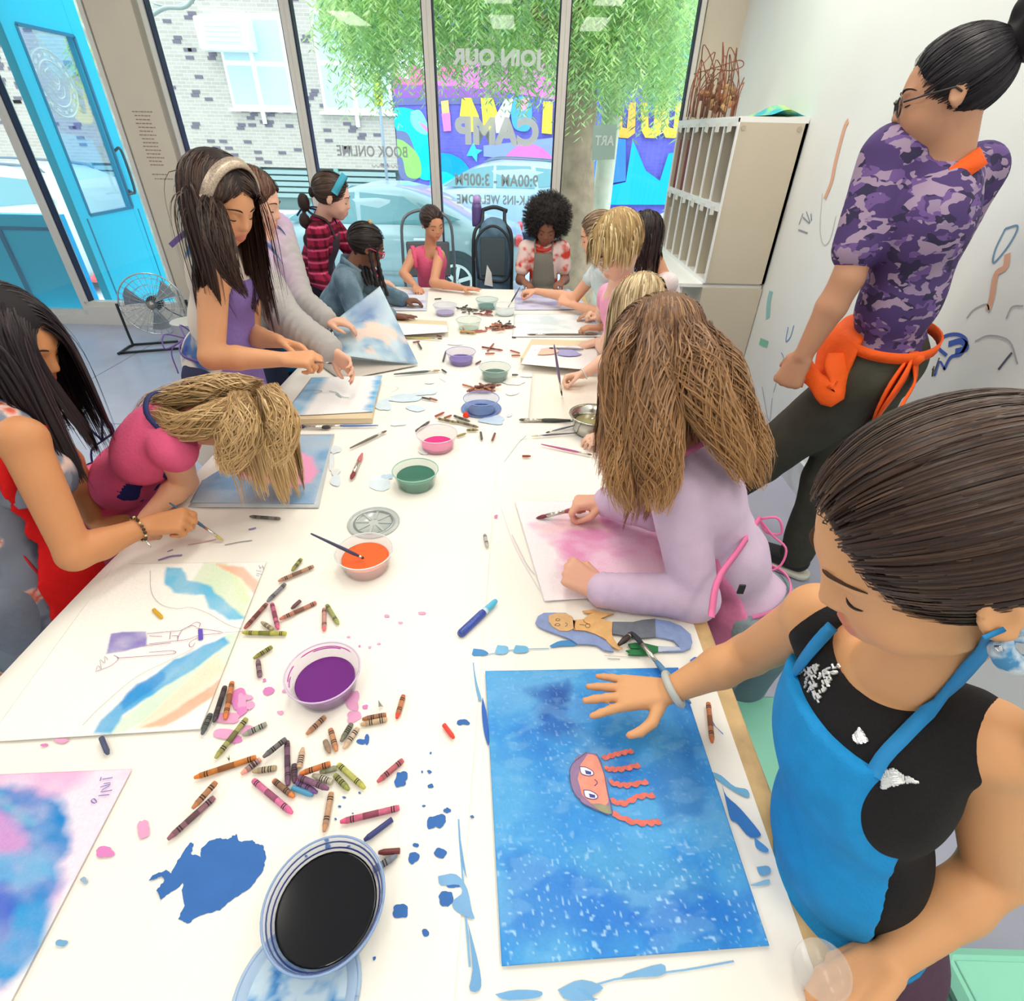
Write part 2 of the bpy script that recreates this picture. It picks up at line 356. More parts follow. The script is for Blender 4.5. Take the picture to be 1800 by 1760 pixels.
# books in the two far upper cubbies and one each below
bcols = [(150, 70, 66), (120, 58, 60), (170, 96, 88), (110, 60, 70)]
for cub, nb in ((3, 3), (4, 5), (5, 5)):
    for k in range(nb):
        yy = y0+(y1-y0)*(cub)/ncub+0.03+k*0.034; h = 0.30+0.02*((k*7) % 4)
        b = thing('book', 'dark red book standing in an upper cubby of the shelf', 'book', (x0+0.12, yy, 1.212), 'dark red books in the upper cubbies')
        g = box((x0+0.13, yy, 1.212+h/2), (0.22, 0.026, h)); put('cover', g, mat('book_red_%d' % (k % 4), bcols[k % 4], 0.6), b)
        put('pages', box((x0+0.14, yy, 1.212+h/2), (0.215, 0.02, h+0.002)), mat('pages', (220, 205, 190), 0.8), b)
for k in range(4):
    yy = y0+(y1-y0)*5/ncub+0.04+k*0.04
    put('book', box((x0+0.13, yy, 0.95), (0.22, 0.026, 0.27)), mat('book_pale', (205, 180, 165), 0.6), None, label='pale book standing in the lower far cubby of the shelf', cat='book', group='pale books in the lower far cubby')
bb = []
for k in range(9):
    a = k*0.9; bb.append(tube(spline([(x0+0.10+0.03*math.cos(a), y0+0.10+0.03*math.sin(a), 1.28+0.02*k), (x0+0.12+0.04*math.cos(a+1), y0+0.1+0.04*math.sin(a+1), 1.30+0.02*k), (x0+0.10+0.03*math.cos(a+2), y0+0.10+0.03*math.sin(a+2), 1.30+0.02*k)], 8), 0.012, 6))
bb.append(box((x0+0.11, y0+0.1, 1.25), (0.12, 0.12, 0.076)))
put('yarn_bundle', join(*bb), mat('blue_yarn', (70, 110, 160), 0.8, noise=0.3), None, smooth=True, label='blue yarn bundle stuffed in the nearest upper cubby', cat='yarn')
# tangle of copper wires and corks on top of the shelf
ws = thing('wire_sculpture', 'tangled copper wire and cork sculpture on top of the cubby shelf', 'sculpture', (1.29, 4.1, 1.625))
r = random.Random(8)
for k in range(26):
    a = P(1215+r.uniform(0, 78), 205-r.uniform(-2, 8), Y=4.1+r.uniform(-0.25, 0.25)); a[2] = 1.63; h = r.uniform(0.10, 0.28)
    bpt = a+np.array((r.uniform(-.1, .1), r.uniform(-.1, .1), 0)); mid = (a+bpt)/2+np.array((r.uniform(-.05, .05), 0, h*1.3))
    put('wire', tube(spline([a, a+(0, 0, h*0.8), mid, bpt+(0, 0, h*0.8), bpt], 18), 0.003, 5), mat('copper_%d' % (k % 2), [(150, 90, 70), (120, 84, 66)][k % 2], 0.4, metal=0.5), ws, smooth=True)
for q in ([(1220, 130), (1260, 118), (1300, 106), (1306, 116), (1285, 124), (1260, 122)], [(1222, 150), (1215, 165), (1213, 200)]):
    put('wire', tube(spline([P(x, y, Y=4.1) for x, y in q], 24), 0.003, 5), mat('copper_0', (150, 90, 70)), ws, smooth=True)
for k in range(34):
    p = P(1226+r.uniform(0, 66), 198-r.uniform(0, 46), Y=4.1+r.uniform(-.15, .15)); p[2] = max(p[2], 1.645)
    put('cork', lathe([(0.001, -.02), (0.013, -.02), (0.014, 0), (0.011, .02), (0.001, .02)], p, 8, rot((r.random(), r.random(), 0.3), r.uniform(0, 3))), mat('cork_%d' % (k % 3), [(196, 160, 110), (170, 120, 84), (120, 80, 60)][k % 3], 0.8), ws)
# teal scarf lying on the shelf top
u, v = np.meshgrid(np.linspace(0, 1, 40), np.linspace(0, 1, 14)); A = np.stack([1.28+0.2*v+0*u, 3.44+0.42*u, 1.632+0.05*np.abs(np.sin(u*9+v*3))*np.sin(math.pi*v)*(0.5+0.5*np.sin(u*4))], -1)
idx = np.arange(560).reshape(14, 40); Q = np.stack([idx[:-1, :-1], idx[:-1, 1:], idx[1:, 1:], idx[1:, :-1]], -1).reshape(-1, 4)
mesh('scarf', A.reshape(-1, 3), Q, mat('teal_scarf', (60, 175, 190), 0.7, col2=(170, 215, 120), nscale=9), None, smooth=True, label='crumpled teal and lime scarf lying on the shelf top', cat='scarf')
# ================================================================== WINDOW LETTERING (read from the street, so mirrored inside)
def text_mesh(body, name, px0, px1, py0, py1, col, Y, parent=None, mirror=True, label=None, cat=None, bold=0.03, th=0.002, alpha=0.75):
    cu = bpy.data.curves.new('t', 'FONT'); cu.body = body; cu.size = 1; cu.offset = bold; cu.space_character = 1.05; cu.resolution_u = 6
    o = bpy.data.objects.new('t', cu); COL.objects.link(o); dg = bpy.context.evaluated_depsgraph_get(); me = bpy.data.meshes.new_from_object(o.evaluated_get(dg))
    V = np.array([v.co[:] for v in me.vertices]); Fc = [tuple(p.vertices) for p in me.polygons]; bpy.data.objects.remove(o)
    lo, hi = V.min(0), V.max(0); s = (V-lo)/(hi-lo+1e-9)
    xm, ym = (px0+px1)/2, (py0+py1)/2
    xa, xb = P(px0, ym, Y=Y)[0], P(px1, ym, Y=Y)[0]; za, zb = P(xm, py1, Y=Y)[2], P(xm, py0, Y=Y)[2]
    U = (1-s[:, 0]) if mirror else s[:, 0]
    W = np.stack([xa+(xb-xa)*U, np.full(len(U), Y), za+(zb-za)*s[:, 1]], 1); n = len(W)
    return mesh(name, np.vstack([W, W+(0, th, 0)]), Fc+[tuple(n+i for i in reversed(f)) for f in Fc], mat('lettering_%d_%d_%d' % tuple(col), col, 0.6, alpha=alpha), parent, label=label, cat=cat)
LC = (228, 240, 236)
text_mesh('JOIN OUR', 'window_lettering', 795, 955, 86, 124, LC, WY-0.006, label='large pale mirrored lettering JOIN OUR high on the middle window pane', cat='lettering', bold=0.045)
text_mesh('CAMP', 'window_lettering', 800, 947, 205, 256, LC, WY-0.006, label='largest mirrored word CAMP on the middle window pane', cat='lettering', bold=0.055)
text_mesh('BOOK ONLINE', 'window_lettering', 592, 716, 256, 276, (186, 194, 196), WY-0.006, label='grey mirrored lettering BOOK ONLINE on the window before the brick wall', cat='lettering', bold=0.025)
text_mesh('9:00AM - 3:00PM', 'window_lettering', 800, 946, 306, 328, (176, 190, 192), WY-0.006, label='mirrored opening hours lettering 9:00AM to 3:00PM under CAMP', cat='lettering', bold=0.03)
text_mesh('WALK-INS WELCOME', 'window_lettering', 803, 958, 343, 360, (176, 190, 192), WY-0.006, label='small mirrored lettering WALK-INS WELCOME lowest on the middle pane', cat='lettering', bold=0.025)
text_mesh('WWW.', 'window_lettering', 650, 703, 290, 296, (216, 222, 222), WY-0.006, label='tiny faint mirrored web address under BOOK ONLINE', cat='lettering', bold=0.01)
# pale notice card stuck on the right window pane
nc = thing('window_notice', 'pale green square notice stuck on the right window pane', 'notice', P(1060, 278, Y=WY-0.01))
put('card', prism([P(1043, 220, Y=WY-.008), P(1085, 218, Y=WY-.008), P(1080, 280, Y=WY-.008), P(1040, 282, Y=WY-.008)], (0, .002, 0)), mat('notice_card', (176, 208, 196), 0.6, alpha=0.8), nc)
text_mesh('ART', 'notice_text', 1046, 1080, 238, 256, (214, 232, 226), WY-0.011, nc, alpha=1.0)
# ================================================================== STREET
GZ = -0.55
struct('ground', bx(-30, 30, 5.04, 40, GZ-0.1, GZ), mat('asphalt', (190, 196, 200), 0.9, noise=0.08, nscale=3))
struct('sidewalk', join(bx(-30, 30, 4.98, 7.3, GZ, GZ+0.14), bx(-30, 30, 14.9, 17, GZ, GZ+0.14)), mat('sidewalk', (226, 226, 220), 0.85, noise=0.05, nscale=4))
YB = 17.0
def brickmat(name, c1, c2, mort, sc=1.0):
    m = mat(name, c1, 0.9); nt = m.node_tree; b = nt.nodes['Principled BSDF']; tc = nt.nodes.new('ShaderNodeTexCoord'); mp = nt.nodes.new('ShaderNodeMapping')
    mp.inputs['Rotation'].default_value = (math.pi/2, 0, 0)
    br = nt.nodes.new('ShaderNodeTexBrick'); br.inputs['Scale'].default_value = sc; br.inputs['Brick Width'].default_value = 0.22; br.inputs['Row Height'].default_value = 0.075; br.inputs['Mortar Size'].default_value = 0.007
    for k, c in (('Color1', c1), ('Color2', c2), ('Mortar', mort)): br.inputs[k].default_value = list(lin(c))+[1]
    nt.links.new(tc.outputs['Object'], mp.inputs[0]); nt.links.new(mp.outputs[0], br.inputs['Vector']); nt.links.new(br.outputs['Color'], b.inputs['Base Color'])
    bp = nt.nodes.new('ShaderNodeBump'); bp.inputs['Strength'].default_value = 0.4; bp.inputs['Distance'].default_value = 0.01; nt.links.new(br.outputs['Fac'], bp.inputs['Height']); bp.invert = True; nt.links.new(bp.outputs[0], b.inputs['Normal'])
    return m
XB = P(692, 200, Y=YB)[0]
bd = thing('brick_building', 'tan brick building with white framed windows across the street', 'building', (-9, YB, GZ))
put('wall', bx(-18, XB, YB, YB+4, 0.62, 8), brickmat('tan_brick', (190, 181, 170), (178, 168, 158), (202, 197, 190)), bd)
put('base_wall', bx(-18, XB, YB+0.15, YB+4, GZ, 0.62), mat('base_dark', (126, 150, 150), 0.8), bd)
for k in range(5): put('louvre_slat', bx(-14, XB-0.1, YB+0.02, YB+0.16, -0.1+k*0.14, 0.0+k*0.14), mat('louvre', (150, 176, 176), 0.6), bd)
for xx in (-12, -10, -7.35, -5.2): put('louvre_post', bx(xx, xx+0.12, YB-0.02, YB+0.1, GZ+.14, 0.62), mat('louvre_post', (120, 170, 165), 0.6), bd)
r = random.Random(21)
for k in range(170):
    x = -14+r.randrange(0, 95)*0.11; z = 0.70+r.randrange(0, 52)*0.075
    if x > XB-0.4: continue
    for j in range(r.choice((1, 1, 2))):
        put('brick', bx(x+0.05*j, x+0.2+0.05*j, YB-0.015, YB, z+0.075*j, z+0.068+0.075*j), mat('dark_brick', (112, 104, 118), 0.8), bd)
m_wf = mat('far_window_frame', (244, 248, 250), 0.5); m_wg = mat('far_window_glass', (186, 212, 216), 0.25)
def farwin(px0, py0, px1, py1, bars, hb):
    a = P(px0, py0, Y=YB); b = P(px1, py1, Y=YB); xa, xb, za, zb = a[0], b[0], b[2], a[2]
    W = put('window', bx(xa, xb, YB-0.05, YB+0.02, za-.06, zb+.06), m_wf, bd)
    n = len(bars)+1; e = [xa]+[xa+(xb-xa)*t for t in bars]+[xb]
    for i in range(n):
        hs = [za]+[za+(zb-za)*t for t in hb]+[zb]
        for j in range(len(hb)+1): put('pane', bx(e[i]+.07, e[i+1]-.07, YB-0.06, YB-0.045, hs[j]+.05, hs[j+1]-.05), m_wg, W)
    for t in bars: put('bar', bx(xa+(xb-xa)*t-.05, xa+(xb-xa)*t+.05, YB-.09, YB-.05, za-.35, zb+.1), m_wf, W)
    put('window_sill', bx(xa-.1, xb+.1, YB-.14, YB, za-.1, za-.04), m_wf, W)
farwin(375, 28, 520, 190, [0.47], [0.5]); farwin(545, 20, 692, 196, [0.47], [0.5])
ac = thing('air_conditioner', 'white boxy air conditioner in the brick building window', 'air conditioner', P(398, 90, Y=YB-0.3))
a = P(355, 88, Y=YB-.4); b = P(432, 30, Y=YB-.4)
put('casing', bx(a[0], b[0], YB-.5, YB, a[2], b[2], 0.03), mat('ac_white', (238, 246, 248), 0.4), ac)
put('grille', bx(a[0]+.2, b[0]-.15, YB-.53, YB-.5, a[2]+.12, b[2]-.12), mat('ac_grille', (205, 225, 228), 0.5), ac)
for k in range(7): put('fin', bx(a[0]+.24, b[0]-.19, YB-.545, YB-.53, a[2]+.16+k*.09, a[2]+.19+k*.09), mat('ac_white', (0, 0, 0)), ac)
# mural building
mu = thing('mural_building', 'building with a bright purple, cyan and pink painted mural', 'building', (4, YB, GZ))
put('wall', bx(XB+0.02, 16, YB, YB+4, GZ, 8), brickmat('mural_ground', (108, 104, 200), (100, 98, 190), (112, 108, 204)), mu)
lay = [0]
def paint(pts, col, smooth=True, name='mural_shape'):
    lay[0] += 1; Y = YB-0.004*lay[0]
    p = np.array([P(x, y, Y=Y) for x, y in pts]); p[:, 0] = np.maximum(p[:, 0], XB+.03)
    if smooth: p = spline(np.vstack([p, p[:1]]), len(p)*5)[:-1]
    put(name, prism(p, (0, 0.004, 0)), mat('mural_%d_%d_%d' % col, col, 0.85), mu)
paint([(694, 60), (800, 60), (990, 60), (990, 178), (880, 160), (790, 165), (694, 160)], (238, 120, 216), False)
paint([(694, 100), (780, 60), (830, 110), (740, 150), (694, 170)], (255, 110, 170))
paint([(694, 100), (740, 60), (775, 100), (760, 128), (730, 115), (712, 120), (720, 140), (700, 128)], (245, 250, 255))
paint([(694, 148), (800, 152), (890, 160), (890, 172), (694, 172)], (150, 95, 180), False)
paint([(694, 172), (890, 172), (900, 182), (694, 185)], (110, 110, 165), False)
paint([(690, 190), (715, 190), (745, 205), (760, 250), (764, 310), (735, 310), (720, 250), (690, 228)], (0, 222, 255))
paint([(690, 228), (720, 240), (738, 310), (690, 310)], (110, 120, 165))
paint([(690, 244), (712, 250), (736, 275), (739, 310), (716, 310), (708, 280), (690, 272)], (150, 232, 110))
paint([(722, 196), (738, 194), (750, 215), (752, 236), (735, 232), (722, 215)], (130, 235, 255)); paint([(735, 214), (750, 222), (750, 232)], (220, 140, 215))
paint([(760, 268), (795, 272), (820, 290), (835, 330), (762, 330)], (0, 160, 245)); paint([(758, 300), (790, 305), (815, 330), (760, 332)], (0, 205, 255))
paint([(775, 178), (788, 176), (793, 230), (780, 231)], (255, 190, 120), False); paint([(776, 200), (791, 198), (793, 230), (780, 231)], (255, 130, 215), False)
paint([(812, 172), (828, 172), (842, 205), (832, 232), (825, 232), (824, 206), (808, 204)], (255, 228, 70), False)
paint([(845, 172), (866, 172), (876, 204), (862, 232), (850, 232)], (255, 228, 70), False)
paint([(888, 174), (902, 174), (890, 232), (872, 234), (870, 206)], (240, 250, 255), False)
paint([(905, 172), (925, 170), (935, 190), (930, 228), (905, 226), (898, 196)], (80, 170, 240)); paint([(915, 175), (930, 172), (926, 190), (915, 195)], (240, 160, 190))
paint([(955, 178), (972, 178), (970, 236), (952, 234)], (255, 200, 70), False); paint([(984, 178), (998, 180), (994, 238), (978, 238)], (255, 215, 80), False)
paint([(826, 262), (832, 250), (837, 262), (848, 264), (839, 271), (838, 285), (830, 274), (820, 274)], (60, 215, 240), False)
paint([(850, 256), (990, 240), (995, 290), (850, 275)], (140, 160, 240), False); paint([(890, 272), (915, 254), (945, 256), (968, 274), (970, 292), (890, 285)], (238, 120, 225))
for dx in (0, 46, 82): paint([(1080+dx, 180), (1093+dx, 180), (1094+dx, 224), (1102+dx, 226), (1106+dx, 180), (1118+dx, 180), (1116+dx, 234), (1104+dx, 243), (1088+dx, 242), (1082+dx, 230)], (255, 176+dx//3, 70), False)
paint([(1040, 282), (1060, 272), (1082, 276), (1090, 290), (1075, 304), (1052, 304), (1040, 296)], (245, 250, 255)); paint([(1062, 281), (1076, 283), (1077, 297), (1064, 299)], (80, 190, 200)); paint([(1068, 286), (1074, 287), (1073, 294), (1067, 293)], (30, 40, 60))
paint([(1060, 352), (1078, 325), (1100, 320), (1112, 245), (1135, 300), (1160, 318), (1175, 270), (1230, 260), (1230, 360), (1065, 360)], (0, 176, 245), False)
paint([(1060, 240), (1100, 245), (1100, 318), (1075, 322), (1040, 360), (1040, 300)], (60, 130, 225), False)
paint([(985, 260), (1000, 250), (1010, 300), (1000, 400), (985, 400)], (250, 110, 230)); paint([(1000, 60), (1110, 60), (1110, 130), (1000, 120)], (90, 130, 235)); paint([(1095, 75), (1125, 70), (1135, 110), (1110, 130)], (60, 190, 250)); paint([(1150, 60), (1230, 60), (1220, 160), (1160, 140)], (80, 200, 250))
# ------------------------------------------------------------------ trees
m_leaf = vmat('leaf', 0.7); _nt = m_leaf.node_tree; _b = _nt.nodes['Principled BSDF']; _tr = _nt.nodes.new('ShaderNodeBsdfTranslucent'); _mx = _nt.nodes.new('ShaderNodeMixShader'); _mx.inputs[0].default_value = .55
_nt.links.new(_b.inputs['Base Color'].links[0].from_socket, _tr.inputs[0]); _nt.links.new(_b.outputs[0], _mx.inputs[1]); _nt.links.new(_tr.outputs[0], _mx.inputs[2]); _nt.links.new(_mx.outputs[0], _nt.nodes['Material Output'].inputs[0])
def tree(name, label, base, pts, rad, leaf_vol, nspray, lcols, seed, tcol, branches=()):
    t = thing(name, label, 'tree', base)
    put('trunk', tube(spline(pts, 18), rad, 12), mat('bark_'+str(seed), tcol, 0.95, noise=0.22, nscale=9, bump=0.8, bscale=14), t, smooth=True)
    for b in branches: put('branch', tube(spline(b, 12), np.linspace(0.06, 0.02, 12), 7), _M['bark_'+str(seed)], t, smooth=True)
    rg = np.random.default_rng(seed); V = []; Fc = []; Cc = []
    for k in range(nspray):
        p = np.array(leaf_vol(rg)); d = np.array((rg.normal(0, .35), rg.normal(0, .35), -1.0)); d /= np.linalg.norm(d); L = rg.uniform(.25, .6)
        s = np.linspace(0, L, 11); curve = p+np.outer(s, d)+np.outer((L-s)*0.25, (d[0], d[1], 0))
        base_c = lin(lcols[rg.integers(len(lcols))])*rg.uniform(.8, 1.2)
        for q in curve:
            for sg in (-1, 1):
                ang = rg.uniform(0, 6.28); o = np.array((math.cos(ang), math.sin(ang), -0.7))*rg.uniform(.045, .09); wv = np.cross(o, (rg.normal(), rg.normal(), 0.5)); wv = wv/(np.linalg.norm(wv)+1e-6)*.0075
                n0 = len(V); V += [q, q+o*.5+wv, q+o, q+o*.5-wv]; Fc.append((n0, n0+1, n0+2, n0+3)); Cc += [base_c*rg.uniform(.8, 1.25)]*4
    o = mesh('foliage', np.array(V), np.array(Fc), m_leaf, t, cols=np.clip(np.array(Cc), 0, 1)); o['kind'] = 'stuff'
def vol1(rg):
    while True:
        px, py = rg.uniform(560, 1240), rg.uniform(-260, 215)
        lim = 60 if px < 600 else 130 if px < 700 else 100 if px < 790 else 110 if px < 860 else 130 if px < 1000 else 170 if px < 1085 else 150 if px < 1150 else 185
        if px > 1215: lim = 60
        if py < lim-40 and (rg.random() < 0.96 if px > 1000 else rg.random() < 0.8): return P(px, py, Y=rg.uniform(6.1, 7.6))
tb = P(1012, 480, Y=6.7)
tree('street_tree', 'leafy street tree with drooping feathery green branches before the mural', (tb[0], 6.7, GZ),
     [(tb[0]+.02, 6.7, GZ), P(1014, 480, Y=6.7), P(1012, 300, Y=6.7), P(1014, 150, Y=6.7), P(1005, 20, Y=6.7), P(990, -160, Y=6.7)], [0.21]*3+[0.2]*9+[0.17]*6, vol1, 3700,
     [(190, 222, 146), (206, 232, 156), (170, 208, 150), (220, 238, 176), (150, 192, 136)], 31, (160, 138, 116),
     [[P(1030, 160, Y=6.7), P(1060, 90, Y=6.6), P(1095, 40, Y=6.5), P(1120, -60, Y=6.5)], [P(1008, 110, Y=6.7), P(960, 40, Y=6.5), P(880, -40, Y=6.4)], [P(1010, 60, Y=6.7), P(1040, 0, Y=6.9), P(1050, -80, Y=6.9)]])
def vol2(rg): return P(rg.uniform(115, 185), rg.uniform(-60, 110), Y=rg.uniform(6.8, 7.4))
tree('pale_tree', 'slender pale mottled street tree seen past the cyan door', P(300, 440, Y=7.0)*(1, 1, 0)+(0, 0, GZ),
     [P(268, 480, Y=7.0)*(1, 1, 0)+(0, 0, GZ), P(262, 380, Y=7.0), P(222, 240, Y=7.0), P(190, 150, Y=7.0), P(150, 0, Y=7.0), P(130, -80, Y=7.0)], [0.16]*4+[0.13]*6+[0.1]*8, vol2, 60,
     [(214, 224, 90), (190, 205, 110)], 32, (186, 184, 170), [[P(190, 150, Y=7), P(160, 70, Y=6.8), P(120, 20, Y=6.8)], [P(180, 120, Y=7), P(190, 40, Y=7.1), P(170, -40, Y=7.1)]])
br = thing('bare_branch', 'thin bare branch crossing the top of the left window', 'branch', P(290, 20, Y=6.5))
put('twig', tube(spline([P(262, 30, Y=6.5), P(290, 14, Y=6.5), P(325, 12, Y=6.5), P(345, -10, Y=6.5)], 14), 0.018, 6), mat('twig', (190, 196, 190), 0.9), br, smooth=True)
put('twig', tube(spline([P(270, 6, Y=6.5), P(300, 12, Y=6.5), P(340, 4, Y=6.5)], 10), 0.01, 6), mat('twig', (0, 0, 0)), br, smooth=True)
# posts and signs
sp = thing('street_sign', 'narrow yellow parking sign on a thin grey pole', 'sign', P(672, 300, Y=10.6)*(1, 1, 0)+(0, 0, GZ))
a = P(665, 185, Y=10.6)
put('pole', tube([(a[0]+.02, 10.6, GZ), (a[0]+.02, 10.6, P(660, 125, Y=10.6)[2])], 0.025, 8), mat('pole_grey', (150, 165, 180), 0.5), sp, smooth=True)
put('sign_plate', prism([P(655, 128, Y=10.56), P(670, 131, Y=10.56), P(673, 186, Y=10.56), P(659, 183, Y=10.56)], (0, .01, 0)), mat('sign_yellow', (240, 236, 40), 0.5), sp)
put('sign_line', prism([P(657, 158, Y=10.55), P(671, 160, Y=10.55), P(671, 162, Y=10.55), P(657, 160, Y=10.55)], (0, .01, 0)), mat('sign_dark', (150, 140, 30), 0.6), sp)
a = P(1062, 330, Y=7.45)
put('utility_pole', tube([(a[0]-.03, 7.45, GZ), (a[0], 7.45, 2.2)], [0.12, 0.11], 12), mat('pale_pole', (206, 206, 190), 0.9, noise=0.15, nscale=6, bump=0.4, bscale=9), None, smooth=True, label='pale round wooden pole just right of the street tree', cat='pole')
cn = thing('traffic_cone', 'orange-red traffic cone beside the cyan door', 'cone', P(150, 380, Y=7.2)*(1, 1, 0)+(0, 0, GZ+.14))
cx, cy = P(140, 350, Y=6.9)[:2]
put('cone_body', lathe([(0.17, GZ+.17), (0.13, GZ+.3), (0.04, GZ+.85), (0.03, GZ+.86), (0.0001, GZ+.86)], (cx, cy, 0.35), 20), mat('cone_orange', (250, 80, 80), 0.5), cn, smooth=True)
put('cone_base', box((cx, cy, GZ+.5), (.42, .42, .04), None, .01), mat('cone_orange', (0, 0, 0)), cn)
# ------------------------------------------------------------------ cyan door standing open outside
m_cy = mat('cyan_paint', (0, 214, 252), 0.45, noise=0.03, nscale=2); m_cyd = mat('cyan_dark_trim', (0, 130, 170), 0.6)  # second, darker cyan is the colour of the trim and bead lines
dr = struct('door_1', join(bx(-3.86, -3.79, 5.02, 5.16, -0.35, 2.45), bx(-3.86, -3.79, 5.78, 5.93, -0.35, 2.45), bx(-3.858, -3.792, 5.161, 5.779, 2.12, 2.45), bx(-3.858, -3.792, 5.161, 5.779, -0.35, 0.86)), m_cy)
put('door_pane', bx(-3.83, -3.824, 5.16, 5.78, 0.86, 2.12), glassmat('door_glass', (225, 240, 245), 0.05), dr)
for yy in (5.16, 5.78): put('glazing_bead', bx(-3.80, -3.785, yy-.012, yy+.012, 0.86, 2.12), m_cyd, dr)
for zz in (0.86, 2.12): put('glazing_bead', bx(-3.80, -3.785, 5.16, 5.78, zz-.012, zz+.012), m_cyd, dr)
put('panel_line', join(bx(-3.792, -3.786, 5.10, 5.115, -0.3, 0.84), bx(-3.792, -3.786, 5.84, 5.85, -0.3, 0.84)), m_cyd, dr)
put('door_handle', join(tube(spline([(-3.79, 5.80, 1.0), (-3.73, 5.80, 1.0), (-3.73, 5.80, 1.32), (-3.79, 5.80, 1.32)], 20), 0.012, 8), tube(spline([(-3.79, 5.8, 0.98), (-3.72, 5.74, 0.98), (-3.72, 5.68, 0.98)], 8), .01, 8)), mat('handle_dark', (70, 90, 100), 0.3, metal=0.7), dr, smooth=True)
# round emblem on the door glass: two rings with small marks between and a curly figure inside
em = []
cyy, czz = 5.38, 1.78
for R_ in (0.22, 0.15): em.append(tube([(-3.815, cyy+R_*math.cos(t), czz+R_*math.sin(t)) for t in np.linspace(0, 2*math.pi, 48)], 0.007, 4))
for k in range(16):
    t = 2*math.pi*k/16; em.append(box((-3.815, cyy+.185*math.cos(t), czz+.185*math.sin(t)), (.004, .02, .035), rot((1, 0, 0), t)))
for q in ([(0, .1), (.06, .06), (.04, 0), (-.03, .02), (-.07, .07), (-.02, .1)], [(-.08, -.02), (-.03, -.09), (.05, -.08), (.09, -.01)], [(-.05, .0), (0, -.04), (.05, 0)]):
    em.append(tube(spline([(-3.815, cyy+a_, czz+b_) for a_, b_ in q], 16), 0.006, 4))
put('door_emblem', join(*em), mat('emblem_white', (225, 240, 245), 0.6), dr)
hw = struct('trim_2', bx(-5.6, -4.05, 5.10, 5.2, -0.35, 0.86), m_cy)
put('trim_bead', join(bx(-5.6, -4.1, 5.085, 5.1, 0.74, 0.765), bx(-4.62, -4.585, 5.08, 5.1, -.35, 0.74)), m_cyd, hw)
